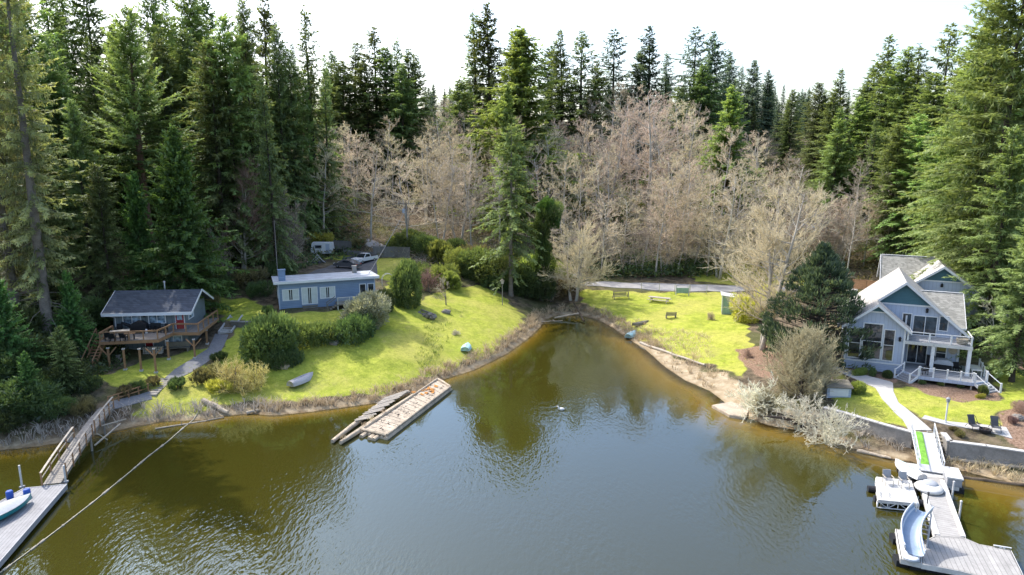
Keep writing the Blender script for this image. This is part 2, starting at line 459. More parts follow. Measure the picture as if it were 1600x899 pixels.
class MB:
    def __init__(s):
        s.v, s.f, s.s = [], [], []

    def add(s, pts, faces, shade=0.5):
        o = len(s.v)
        s.v.extend([tuple(p) for p in pts])
        s.f.extend([tuple(i + o for i in f) for f in faces])
        s.s.extend([shade] * len(pts))
        return s

    def box(s, c, d, rot=None):
        hx, hy, hz = d[0] / 2, d[1] / 2, d[2] / 2
        P = [Vector((x, y, z)) for z in (-hz, hz) for x, y in ((-hx, -hy), (hx, -hy), (hx, hy), (-hx, hy))]
        if rot is not None:
            m = rotz(rot) if isinstance(rot, (int, float)) else rot
            P = [m @ p for p in P]
        c = Vector(c)
        return s.add([p + c for p in P], [(0, 3, 2, 1), (4, 5, 6, 7), (0, 1, 5, 4), (1, 2, 6, 5), (2, 3, 7, 6), (3, 0, 4, 7)])

    def span(s, a, b):
        return s.box([(a[i] + b[i]) / 2 for i in range(3)], [abs(b[i] - a[i]) for i in range(3)])

    def beam(s, p, q, w, h=None, up=(0, 0, 1)):
        p, q = Vector(p), Vector(q)
        h = h or w
        d = (q - p).normalized()
        u = Vector(up)
        if abs(d.dot(u)) > 0.97:
            u = Vector((1, 0, 0))
        x = d.cross(u).normalized()
        z = x.cross(d)
        P = []
        for e in (p, q):
            for a, b in ((-1, -1), (1, -1), (1, 1), (-1, 1)):
                P.append(e + x * a * w / 2 + z * b * h / 2)
        return s.add(P, [(0, 1, 2, 3), (7, 6, 5, 4), (0, 4, 5, 1), (1, 5, 6, 2), (2, 6, 7, 3), (3, 7, 4, 0)])

    def tube(s, pts, rad, n=6, cap=True, shade=0.5):
        pts = [Vector(p) for p in pts]
        if isinstance(rad, (int, float)):
            rad = [rad] * len(pts)
        P, Fc = [], []
        for i, p in enumerate(pts):
            d = (pts[min(i + 1, len(pts) - 1)] - pts[max(i - 1, 0)])
            d = d.normalized() if d.length > 1e-9 else Vector((0, 0, 1))
            u = Vector((1, 0, 0)) if abs(d.x) < 0.8 else Vector((0, 1, 0))
            x = d.cross(u).normalized()
            y = d.cross(x)
            for k in range(n):
                a = 2 * pi * k / n
                P.append(p + (x * math.cos(a) + y * math.sin(a)) * rad[i])
        for i in range(len(pts) - 1):
            for k in range(n):
                k2 = (k + 1) % n
                Fc.append((i * n + k, i * n + k2, (i + 1) * n + k2, (i + 1) * n + k))
        if cap:
            Fc.append(tuple(range(n - 1, -1, -1)))
            Fc.append(tuple(range((len(pts) - 1) * n, len(pts) * n)))
        return s.add(P, Fc, shade)

    def prism(s, poly, z0, z1):
        n = len(poly)
        a = sum(poly[i][0] * poly[(i + 1) % n][1] - poly[(i + 1) % n][0] * poly[i][1] for i in range(n))
        if a < 0:
            poly = poly[::-1]
        P = [(x, y, z0) for x, y in [p[:2] for p in poly]] + [(x, y, z1) for x, y in [p[:2] for p in poly]]
        Fc = [tuple(range(n - 1, -1, -1)), tuple(range(n, 2 * n))]
        Fc += [(i, (i + 1) % n, n + (i + 1) % n, n + i) for i in range(n)]
        return s.add(P, Fc)

    def extr(s, pts, vec):
        pts = [Vector(p) for p in pts]
        v = Vector(vec)
        n = len(pts)
        P = pts + [p + v for p in pts]
        Fc = [tuple(range(n - 1, -1, -1)), tuple(range(n, 2 * n))]
        Fc += [(i, (i + 1) % n, n + (i + 1) % n, n + i) for i in range(n)]
        return s.add(P, Fc)

    def lathe(s, prof, n=14, c=(0, 0, 0), ax='Z'):
        P, Fc = [], []
        for r, z in prof:
            for k in range(n):
                a = 2 * pi * k / n
                q = (r * math.cos(a), r * math.sin(a), z)
                if ax == 'X':
                    q = (q[2], q[0], q[1])
                elif ax == 'Y':
                    q = (q[0], q[2], q[1])
                P.append((q[0] + c[0], q[1] + c[1], q[2] + c[2]))
        for i in range(len(prof) - 1):
            for k in range(n):
                k2 = (k + 1) % n
                Fc.append((i * n + k, i * n + k2, (i + 1) * n + k2, (i + 1) * n + k))
        Fc.append(tuple(range(n - 1, -1, -1)))
        Fc.append(tuple(range((len(prof) - 1) * n, len(prof) * n)))
        return s.add(P, Fc)

    def ribbon(s, pts, w0, w1, side=None, shade=0.5):
        """flat strip along pts, tapering."""
        n = len(pts)
        P = []
        for i, p in enumerate(pts):
            d = (pts[min(i + 1, n - 1)] - pts[max(i - 1, 0)])
            sd = side if side is not None else d.cross(Vector((random.uniform(-1, 1), random.uniform(-1, 1), random.uniform(-1, 1))))
            if sd.length < 1e-6:
                sd = Vector((1, 0, 0))
            sd = sd.normalized()
            if i == 0:
                side = sd
            w = (w0 + (w1 - w0) * i / max(1, n - 1)) / 2
            P += [p - sd * w, p + sd * w]
        return s.add(P, [(2 * i, 2 * i + 1, 2 * i + 3, 2 * i + 2) for i in range(n - 1)], shade)

    def leaf(s, p, d, side, l, w, shade):
        o = len(s.v)
        m = p + d * (l * 0.45)
        q = p + d * l
        sw = side * (w / 2)
        s.v += [tuple(p), tuple(m + sw), tuple(q), tuple(m - sw)]
        s.f.append((o, o + 1, o + 2, o + 3))
        s.s += [shade] * 4

    def mesh(s, name, m, smooth=False):
        me = bpy.data.meshes.new(name)
        me.from_pydata(s.v, [], s.f)
        a = me.attributes.new('shade', 'FLOAT', 'POINT')
        a.data.foreach_set('value', np.array(s.s, np.float32))
        me.materials.append(m if not isinstance(m, str) else M[m])
        if smooth:
            me.polygons.foreach_set('use_smooth', [True] * len(me.polygons))
        me.update()
        return me

    def build(s, name, m, parent=None, loc=None, rz=0, smooth=False):
        o = bpy.data.objects.new(name, s.mesh(name, m, smooth))
        C.objects.link(o)
        if parent is not None:
            o.parent = parent
        if loc is not None:
            o.location = loc
        if rz:
            o.rotation_euler = (0, 0, rz)
        return o


def tag(o, label, cat, group=None):
    o['label'] = label
    o['category'] = cat
    if group:
        o['group'] = group
    return o


def thing(name, label, cat, loc=(0, 0, 0), rz=0.0, group=None):
    o = bpy.data.objects.new(name, None)
    o.empty_display_size = 0.3
    C.objects.link(o)
    o.location = loc
    o.rotation_euler = (0, 0, rz)
    return tag(o, label, cat, group)


def struct(o):
    o['kind'] = 'structure'
    return o


def dup(root, loc, rz=0.0, label=None, group=None, sc=None):
    r = root.copy()
    C.objects.link(r)
    r.location = loc
    r.rotation_euler = (0, 0, rz)
    if sc:
        r.scale = sc
    if label:
        r['label'] = label
    if group:
        r['group'] = group
    for ch in list(root.children):
        c = ch.copy()
        C.objects.link(c)
        c.parent = r
        for g in ch.children:
            d = g.copy()
            C.objects.link(d)
            d.parent = c
    return r


def yaw_of(p, q):
    return math.atan2(q[1] - p[1], q[0] - p[0])


def window(parent, x0, x1, z0, z1, y, face=-1, cols=1, rows=1, fm='white', gm='glass', name='window', curt=0, fw=0.1, ax='X'):
    """framed window on a wall at local y (or x for ax='Y'); frame child of parent, panes its sub-part."""
    fr, gl, cu = MB(), MB(), MB()

    def P(a, d, z):
        return (a, y + face * d, z) if ax == 'X' else (y + face * d, a, z)
    d0, d1 = 0.0, 0.09
    for a0, a1, b0, b1 in ((x0, x1, z0, z0 + fw), (x0, x1, z1 - fw, z1), (x0, x0 + fw, z0 + fw, z1 - fw), (x1 - fw, x1, z0 + fw, z1 - fw)):
        fr.span(P(a0, d0, b0), P(a1, d1, b1))
    for i in range(1, cols):
        a = x0 + (x1 - x0) * i / cols
        fr.span(P(a - fw * .35, d0, z0 + fw), P(a + fw * .35, d1 - .012, z1 - fw))
    for j in range(1, rows):
        z = z0 + (z1 - z0) * j / rows
        fr.span(P(x0 + fw, d0, z - fw * .3), P(x1 - fw, d1 - .02, z + fw * .3))
    f = fr.build(name, fm, parent)
    gl.span(P(x0 + fw * .8, 0.006, z0 + fw * .8), P(x1 - fw * .8, 0.03, z1 - fw * .8))
    gl.build('pane', gm, f)
    if curt:
        w = (x1 - x0 - 2 * fw) * curt
        cu.span(P(x0 + fw, 0.032, z0 + fw), P(x0 + fw + w, 0.04, z1 - fw))
        cu.span(P(x1 - fw - w, 0.032, z0 + fw), P(x1 - fw, 0.04, z1 - fw))
        cu.build('curtain', 'curtain', f)
    return f
# ------------------------------------------------------------------ camera, light, sky
cam = bpy.data.cameras.new('camera')
cam.lens = 24
cam.sensor_width = 36
cam.clip_end = 3000
cam_o = bpy.data.objects.new('camera', cam)
C.objects.link(cam_o)
cam_o.location = (0, 0, CAMH)
cam_o.rotation_euler = (pi / 2 - PIT, 0, 0)
scene = bpy.context.scene
scene.camera = cam_o
SUN_EL, SUN_AZ = R(49), R(-48)          # azimuth from +Y, negative = towards -X
sdir = Vector((math.sin(SUN_AZ) * math.cos(SUN_EL), math.cos(SUN_AZ) * math.cos(SUN_EL), math.sin(SUN_EL)))
sun = bpy.data.lights.new('sun', 'SUN')
sun.energy = 5.0
sun.angle = R(0.53)
sun.color = (1.0, 0.955, 0.88)
sun_o = bpy.data.objects.new('sun', sun)
C.objects.link(sun_o)
sun_o.rotation_euler = sdir.to_track_quat('Z', 'Y').to_euler()
sun_o.location = (-60, 60, 90)
wd = bpy.data.worlds.new('World')
scene.world = wd
wd.use_nodes = True
wn_ = wd.node_tree
bg = wn_.nodes['Background']
sky = wn_.nodes.new('ShaderNodeTexSky')
sky.sky_type = 'NISHITA'
sky.sun_disc = False
sky.sun_elevation = SUN_EL
sky.sun_rotation = SUN_AZ
sky.air_density = 1.0
sky.dust_density = 3.0
sky.ozone_density = 1.2
wn_.links.new(sky.outputs[0], bg.inputs[0])
bg.inputs[1].default_value = 0.38
scene.view_settings.view_transform = 'Standard'
scene.view_settings.look = 'None'
scene.view_settings.exposure = 0
scene.cycles.max_bounces = 8
scene.cycles.diffuse_bounces = 3
scene.cycles.glossy_bounces = 3
scene.cycles.transparent_max_bounces = 6
scene.cycles.caustics_reflective = False
scene.cycles.caustics_refractive = False


# ------------------------------------------------------------------ ground sheet
def px_poly(pts):
    return np.array([gat(x, y)[:2] for x, y in pts])


LAWNS = {
    'main': [(325, 612), (352, 540), (385, 500), (440, 492), (520, 486), (590, 478), (604, 440), (608, 402), (640, 402), (655, 470), (700, 452), (745, 444), (785, 462), (818, 492), (810, 518),
             (772, 549), (728, 568), (696, 578), (660, 591), (628, 604), (585, 614), (520, 621), (470, 629), (430, 634), (395, 630), (345, 634)],
    'shore_strip': [(205, 640), (255, 642), (300, 630), (330, 612), (345, 622), (345, 640), (300, 646), (240, 650)],
    'cabin': [(150, 585), (200, 572), (240, 562), (310, 545), (336, 538), (322, 575), (330, 612), (300, 630), (255, 642), (205, 645), (232, 612), (200, 606), (160, 606)],
    'upper': [(338, 466), (400, 470), (430, 488), (400, 501), (344, 501)],
    'drive': [(585, 402), (636, 404), (640, 438), (598, 440), (575, 425)],
    'meadow': [(905, 454), (990, 457), (1080, 459), (1150, 458), (1180, 480), (1168, 525), (1178, 562), (1160, 590), (1128, 578), (1118, 548), (1108, 522), (1060, 515), (1010, 512), (975, 500), (940, 490), (915, 476)],
    'porch': [(1320, 602), (1345, 600), (1374, 607), (1384, 628), (1420, 660), (1424, 673), (1380, 661), (1335, 647), (1296, 634)],
    'front': [(1393, 612), (1412, 604), (1450, 615), (1500, 626), (1562, 622), (1600, 606), (1640, 600), (1640, 620), (1600, 624), (1568, 640), (1562, 668), (1500, 662), (1455, 658), (1420, 643), (1400, 628)],
    'side': [(1545, 560), (1575, 560), (1640, 590), (1640, 602), (1575, 612), (1550, 590)],
    'far': [(690, 312), (712, 318), (716, 330), (690, 333), (672, 325)],
    'glade': [(640, 300), (656, 298), (660, 318), (642, 322)],
    'dry_meadow': [(960, 500), (1010, 512), (1060, 515), (1108, 522), (1118, 548), (1128, 578), (1095, 566), (1040, 548), (1000, 530), (975, 514)],
    'behind': [(1080, 420), (1150, 405), (1260, 425), (1310, 440), (1290, 447), (1150, 446), (1090, 440)],
    'yard': [(505, 402), (545, 397), (560, 402), (530, 408)],
}
SANDS = {
    'beach': [(985, 528), (1012, 541), (1060, 562), (1100, 576), (1130, 585), (1155, 605), (1180, 640), (1160, 650), (1135, 632), (1080, 600), (1040, 576), (1005, 548)],
    'flat': [(1180, 640), (1290, 640), (1300, 690), (1200, 670)],
}
MULCH = {
    'bed': [(1412, 598), (1470, 602), (1530, 606), (1565, 614), (1555, 624), (1500, 628), (1450, 618)],
    'east': [(1566, 644), (1590, 630), (1640, 622), (1640, 706), (1600, 706), (1570, 690), (1562, 670)],
    'tree': [(1150, 545), (1200, 540), (1260, 560), (1250, 600), (1190, 590), (1160, 566)],
    'walk': [(1310, 575), (1400, 590), (1400, 600), (1365, 592), (1320, 582)],
    'barn': [(1505, 545), (1560, 530), (1640, 570), (1600, 580), (1540, 552)],
}


def axis(segs):
    out = []
    for a, b, st in segs:
        out += list(np.arange(a, b, st))
    return np.array(out + [segs[-1][1]])


gx = axis([(-900, -300, 60), (-300, -140, 10), (-140, -66, 2.5), (-66, 66, 0.5), (66, 140, 2.5), (140, 300, 10), (300, 900, 60)])
gy = axis([(-100, 30, 10), (30, 44, 2), (44, 112, 0.5), (112, 150, 1.2), (150, 260, 4), (260, 420, 12), (420, 1500, 90)])
GX, GY = np.meshgrid(gx, gy)
P2 = np.stack([GX.ravel(), GY.ravel()], 1)
Z = hgt_arr(P2)
SD = np.where(inside(POLY, P2), -1, 1) * seg_dist(POLY, P2)
wob = 0.35 * np.stack([np.sin(P2[:, 1] * 2.1) + np.sin(P2[:, 0] * 1.1 + 2), np.sin(P2[:, 0] * 1.7 + 1) + np.sin(P2[:, 1] * 0.9)], 1)


def mask(polys, soft=1.1, wb=1.0):
    r = np.zeros(len(P2))
    for pts in polys:
        pp = px_poly(pts)
        q = P2 + wob * wb
        d = seg_dist(pp, q)
        r = np.maximum(r, np.clip(0.5 + np.where(inside(pp, q), d, -d) / soft, 0, 1))
    return r


near = (P2[:, 1] > 30) & (P2[:, 1] < 330) & (np.abs(P2[:, 0]) < 120)
full = P2
P2 = full[near]
wob = wob[near]
g_ = np.zeros(len(full))
s_ = np.zeros(len(full))
m_ = np.zeros(len(full))
g_[near] = mask(LAWNS.values())
s_[near] = mask(SANDS.values())
m_[near] = mask(MULCH.values(), 0.8, 0.4)
P2 = full
nx, ny = len(gx), len(gy)
V = np.column_stack([full, Z])
idx = np.arange(nx * ny).reshape(ny, nx)
Fq = np.stack([idx[:-1, :-1].ravel(), idx[:-1, 1:].ravel(), idx[1:, 1:].ravel(), idx[1:, :-1].ravel()], 1)
me = bpy.data.meshes.new('ground')
me.from_pydata(V.tolist(), [], Fq.tolist())
for nm, arr in (('grass', g_), ('sand', s_), ('mulch', m_), ('shore', SD)):
    a = me.attributes.new(nm, 'FLOAT', 'POINT')
    a.data.foreach_set('value', arr.astype(np.float32))
me.polygons.foreach_set('use_smooth', [True] * len(me.polygons))
ground = bpy.data.objects.new('ground', me)
C.objects.link(ground)
struct(ground)


def ground_mat():
    m, nt, out = new_mat('ground')
    b = nd(nt, 'ShaderNodeBsdfPrincipled', i_Roughness=0.95)
    b.inputs['Specular IOR Level'].default_value = 0.1
    g = nd(nt, 'ShaderNodeNewGeometry').outputs['Position']
    A = lambda n: nd(nt, 'ShaderNodeAttribute', attribute_name=n).outputs['Fac']
    nb = noise(nt, 0.12, 4, 0.6, g)
    nm = noise(nt, 0.9, 5, 0.65, g)
    nf = noise(nt, 6.0, 4, 0.7, g)
    # forest floor: leaf litter, soil and moss
    fl = mixc(nt, sstep(nt, nm, 0.35, 0.65), (0.06, 0.048, 0.034), (0.19, 0.15, 0.10))
    fl = mixc(nt, mth(nt, 'MULTIPLY', sstep(nt, nb, 0.45, 0.62), 0.7), fl, (0.085, 0.10, 0.03))
    fl = mixc(nt, mth(nt, 'MULTIPLY', sstep(nt, nf, 0.5, 0.75), 0.6), fl, (0.24, 0.20, 0.14))
    # lawn: mown spring grass with mossy and thin patches
    gr = mixc(nt, sstep(nt, nm, 0.3, 0.7), (0.27, 0.33, 0.04), (0.50, 0.52, 0.085))
    gr = mixc(nt, mth(nt, 'MULTIPLY', sstep(nt, nb, 0.42, 0.66), 0.65), gr, (0.52, 0.46, 0.13))
    gr = mixc(nt, mth(nt, 'MULTIPLY', sstep(nt, nf, 0.45, 0.75), 0.45), gr, (0.17, 0.22, 0.03))
    cl = noise(nt, 2.3, 4, 0.75, g)
    gr = mixc(nt, mth(nt, 'MULTIPLY', sstep(nt, cl, 0.42, 0.66), 0.5), gr, (0.20, 0.24, 0.04))
    gr = mixc(nt, mth(nt, 'MULTIPLY', sstep(nt, noise(nt, 14.0, 3, 0.8, g), 0.5, 0.66), 0.5), gr, (0.14, 0.17, 0.03))
    gr = mixc(nt, mth(nt, 'MULTIPLY', sstep(nt, noise(nt, 0.22, 6, 0.8, g), 0.52, 0.66), 0.5), gr, (0.30, 0.29, 0.10))
    sp = sstep(nt, noise(nt, 0.45, 5, 0.75, g), 0.60, 0.72)
    gr = mixc(nt, mth(nt, 'MULTIPLY', sp, 0.55), gr, (0.40, 0.34, 0.14))
    sd = mixc(nt, sstep(nt, nm, 0.3, 0.7), (0.29, 0.225, 0.14), (0.50, 0.42, 0.30))
    sd = mixc(nt, mth(nt, 'MULTIPLY', sstep(nt, nf, 0.5, 0.7), 0.5), sd, (0.24, 0.17, 0.10))
    mu = mixc(nt, sstep(nt, nf, 0.3, 0.7), (0.14, 0.085, 0.055), (0.36, 0.25, 0.18))
    shn = A('shore')
    jit = mth(nt, 'MULTIPLY', mth(nt, 'SUBTRACT', nm, 0.5), 2.0)
    shj = mth(nt, 'ADD', shn, jit)
    edge = mth(nt, 'SUBTRACT', 1.0, sstep(nt, shj, 0.3, 1.4))
    mud = mixc(nt, sstep(nt, nm, 0.35, 0.65), (0.22, 0.165, 0.105), (0.50, 0.41, 0.28))
    gj = lambda s: sstep(nt, mth(nt, 'ADD', s, mth(nt, 'MULTIPLY', mth(nt, 'SUBTRACT', nf, 0.5), 0.55)), 0.3, 0.7)
    c = mixc(nt, gj(A('grass')), fl, gr)
    c = mixc(nt, edge, c, mud)
    c = mixc(nt, gj(A('sand')), c, sd)
    c = mixc(nt, gj(A('mulch')), c, mu)
    wet = mth(nt, 'SUBTRACT', 1.0, sstep(nt, shn, 0.0, 0.5))
    c = mixc(nt, mth(nt, 'MULTIPLY', wet, 0.45), c, (0.20, 0.135, 0.06))
    L(nt, c, b.inputs['Base Color'])
    bp = nd(nt, 'ShaderNodeBump', i_Strength=0.7, i_Distance=0.15)
    L(nt, mth(nt, 'ADD', nf, mth(nt, 'MULTIPLY', nm, 0.8)), bp.inputs['Height'])
    L(nt, bp.outputs[0], b.inputs['Normal'])
    L(nt, b.outputs[0], out.inputs[0])
    return m


me.materials.append(ground_mat())

# ------------------------------------------------------------------ lake
wx = axis([(-130, -60, 7), (-60, 50, 0.8), (50, 130, 8)])
wy = axis([(-90, 34, 8), (34, 110, 0.8)])
WX, WY = np.meshgrid(wx, wy)
WP = np.stack([WX.ravel(), WY.ravel()], 1)
WD = np.where(inside(POLY, WP), 1, -1) * seg_dist(POLY, WP)
# shallow margins: the east side and the head of the cove shelve slowly
shelf = np.clip((WP[:, 0] - 6) / 14, 0, 1) * np.clip((WP[:, 1] - 48) / 20, 0, 1)
shelf = np.maximum(shelf, 0.9 * np.clip((WP[:, 0] - 32) / 4, 0, 1) * np.clip(WP[:, 1] / 40, 0, 1))
WS = 0.9 + 2.3 * shelf
nx, ny = len(wx), len(wy)
idx = np.arange(nx * ny).reshape(ny, nx)
Fq = np.stack([idx[:-1, :-1].ravel(), idx[:-1, 1:].ravel(), idx[1:, 1:].ravel(), idx[1:, :-1].ravel()], 1)
keep = (WD[Fq].max(1) > -2.5)
wm = bpy.data.meshes.new('water')
wm.from_pydata(np.column_stack([WP, np.zeros(len(WP))]).tolist(), [], Fq[keep].tolist())
for nm, arr in (('depth', WD / WS), ('edge', WD)):
    a = wm.attributes.new(nm, 'FLOAT', 'POINT')
    a.data.foreach_set('value', arr.astype(np.float32))
water = bpy.data.objects.new('water', wm)
C.objects.link(water)
struct(water)


def water_mat():
    m, nt, out = new_mat('lake_water')
    g = nd(nt, 'ShaderNodeNewGeometry').outputs['Position']
    dp = nd(nt, 'ShaderNodeAttribute', attribute_name='depth').outputs['Fac']
    ed = nd(nt, 'ShaderNodeAttribute', attribute_name='edge').outputs['Fac']
    nb = noise(nt, 0.07, 3, 0.5, g)
    nm = noise(nt, 0.5, 4, 0.6, g)
    d2 = mth(nt, 'ADD', dp, mth(nt, 'MULTIPLY', mth(nt, 'SUBTRACT', nm, 0.5), 0.5))
    rp = nd(nt, 'ShaderNodeValToRGB')
    L(nt, mth(nt, 'MULTIPLY', d2, 0.25, clamp=True), rp.inputs[0])
    e = rp.color_ramp.elements
    e[0].position, e[0].color = 0.0, (0.24, 0.165, 0.045, 1)
    e[1].position, e[1].color = 1.0, (0.043, 0.039, 0.006, 1)
    for p_, c_ in ((0.2, (0.165, 0.105, 0.016, 1)), (0.45, (0.10, 0.073, 0.008, 1)), (0.7, (0.058, 0.048, 0.006, 1))):
        x = e.new(p_)
        x.color = c_
    df = nd(nt, 'ShaderNodeBsdfDiffuse')
    L(nt, rp.outputs[0], df.inputs[0])
    tr = nd(nt, 'ShaderNodeBsdfTransparent')
    tr.inputs[0].default_value = (0.93, 0.80, 0.52, 1)
    clear = mth(nt, 'SUBTRACT', 1.0, sstep(nt, mth(nt, 'ADD', dp, mth(nt, 'MULTIPLY', mth(nt, 'SUBTRACT', nm, 0.5), 0.3)), 0.0, 0.75))
    body = nd(nt, 'ShaderNodeMixShader')
    L(nt, clear, body.inputs[0])
    L(nt, df.outputs[0], body.inputs[1])
    L(nt, tr.outputs[0], body.inputs[2])
    # ripples: wind wavelets crossing, stronger out in the open and in cat's-paws
    wv = []
    for rot, sc, dist in ((R(20), 1.25, 3.0), (R(-38), 0.8, 4.0), (R(75), 1.9, 3.0)):
        mp = nd(nt, 'ShaderNodeMapping')
        mp.inputs['Rotation'].default_value = (0, 0, rot)
        mp.inputs['Scale'].default_value = (sc, sc * 0.45, 1)
        L(nt, g, mp.inputs[0])
        wv.append(noise(nt, 2.6, 2, 0.5, mp.outputs[0]))
    h = mth(nt, 'ADD', mth(nt, 'ADD', mth(nt, 'MULTIPLY', wv[0], 0.5), mth(nt, 'MULTIPLY', wv[1], 0.5)), mth(nt, 'MULTIPLY', wv[2], 0.3))
    amp = mth(nt, 'ADD', 0.25, mth(nt, 'MULTIPLY', sstep(nt, nb, 0.38, 0.62), 0.85))
    amp = mth(nt, 'MULTIPLY', amp, mth(nt, 'ADD', 0.22, mth(nt, 'MULTIPLY', sstep(nt, ed, 5, 22), 0.85)))
    bp = nd(nt, 'ShaderNodeBump', i_Distance=0.10)
    L(nt, mth(nt, 'MULTIPLY', amp, 0.5), bp.inputs['Strength'])
    L(nt, h, bp.inputs['Height'])
    gl = nd(nt, 'ShaderNodeBsdfGlossy', i_Roughness=0.03)
    gl.inputs['Color'].default_value = (0.58, 0.80, 1.0, 1)
    L(nt, bp.outputs[0], gl.inputs['Normal'])
    fr = nd(nt, 'ShaderNodeFresnel', i_IOR=1.6)
    L(nt, bp.outputs[0], fr.inputs['Normal'])
    mx = nd(nt, 'ShaderNodeMixShader')
    L(nt, mth(nt, 'MULTIPLY', fr.outputs[0], 1.35, clamp=True), mx.inputs[0])
    L(nt, body.outputs[0], mx.inputs[1])
    L(nt, gl.outputs[0], mx.inputs[2])
    L(nt, mx.outputs[0], out.inputs[0])
    return m


wm.materials.append(water_mat())


# ------------------------------------------------------------------ draped sheets (road, drive, paths)
def strip(name, left, right, m, lift, sub=0.8, kind='structure'):
    """ribbon between two pixel polylines, laid on the ground with a raised edge."""
    a = [gat(x, y) for x, y in left]
    b = [gat(x, y) for x, y in right]

    def res(pl, n):
        ds = [0]
        for i in range(1, len(pl)):
            ds.append(ds[-1] + (pl[i] - pl[i - 1]).length)
        o = []
        for k in range(n):
            t = ds[-1] * k / (n - 1)
            i = max(1, next((j for j in range(1, len(ds)) if ds[j] >= t - 1e-6), len(ds) - 1))
            f = (t - ds[i - 1]) / max(1e-6, ds[i] - ds[i - 1])
            o.append(pl[i - 1].lerp(pl[i], f))
        return o
    ln = max(sum((a[i] - a[i - 1]).length for i in range(1, len(a))), sum((b[i] - b[i - 1]).length for i in range(1, len(b))))
    n = max(3, int(ln / sub))
    a, b = res(a, n), res(b, n)
    wd_ = max(2, int(max((a[i] - b[i]).length for i in range(n)) / sub) + 1)
    Vv, Ff = [], []
    for i in range(n):
        for k in range(wd_ + 1):
            p = a[i].lerp(b[i], k / wd_)
            Vv.append(p)
    hz = hgt_arr(np.array([(p.x, p.y) for p in Vv]))
    Vv = [Vector((p.x, p.y, z + lift)) for p, z in zip(Vv, hz)]
    w1 = wd_ + 1
    for i in range(n - 1):
        for k in range(wd_):
            Ff.append((i * w1 + k, i * w1 + k + 1, (i + 1) * w1 + k + 1, (i + 1) * w1 + k))
    ring = [k for k in range(w1)] + [i * w1 + wd_ for i in range(1, n)] + [(n - 1) * w1 + k for k in range(wd_ - 1, -1, -1)] + [i * w1 for i in range(n - 2, 0, -1)]
    o = len(Vv)
    Vv += [Vv[i] - Vector((0, 0, lift + 0.25)) for i in ring]
    Ff += [(ring[i], ring[(i + 1) % len(ring)], o + (i + 1) % len(ring), o + i) for i in range(len(ring))]
    mb = MB()
    mb.add(Vv, Ff)
    ob = mb.build(name, m)
    if kind:
        ob['kind'] = kind
    return ob


strip('road', [(840, 435), (900, 439), (960, 441), (1040, 444), (1120, 446), (1210, 447), (1340, 449)],
      [(840, 441), (900, 446), (960, 450), (1040, 455), (1120, 456), (1210, 456), (1340, 458)], 'roadgrey', 0.07, 1.5)
strip('driveway', [(470, 436), (505, 420), (540, 402), (580, 396), (610, 393)], [(560, 440), (590, 428), (588, 412), (590, 402), (620, 398)], 'asphalt', 0.05, 1.0)
strip('upper_lane', [(548, 376), (600, 384), (650, 389)], [(545, 386), (598, 393), (650, 396)], 'roadgrey', 0.08, 1.2)
strip('path', [(336, 522), (326, 545), (300, 562), (272, 578), (258, 590)], [(357, 523), (345, 550), (320, 570), (296, 584), (272, 594)], 'pathgrey', 0.05, 0.5)
strip('landing_path', [(234, 612), (215, 619), (172, 629)], [(238, 624), (212, 632), (162, 643)], 'pathgrey', 0.06, 0.5)
strip('walkway', [(1288, 572), (1312, 582), (1342, 595), (1368, 607), (1378, 624), (1397, 645), (1411, 657), (1420, 673)],
      [(1292, 569), (1320, 577), (1360, 589), (1395, 598), (1396, 613), (1404, 630), (1425, 646), (1456, 674)], 'concrete', 0.06, 0.5)
strip('terrace', [(1440, 655), (1478, 664), (1530, 672), (1582, 687)], [(1445, 650), (1480, 659), (1535, 664), (1572, 669)], 'concrete', 0.055, 0.5)


# ------------------------------------------------------------------ plants
def rv():
    return Vector((random.gauss(0, 1), random.gauss(0, 1), random.gauss(0, 1))).normalized()


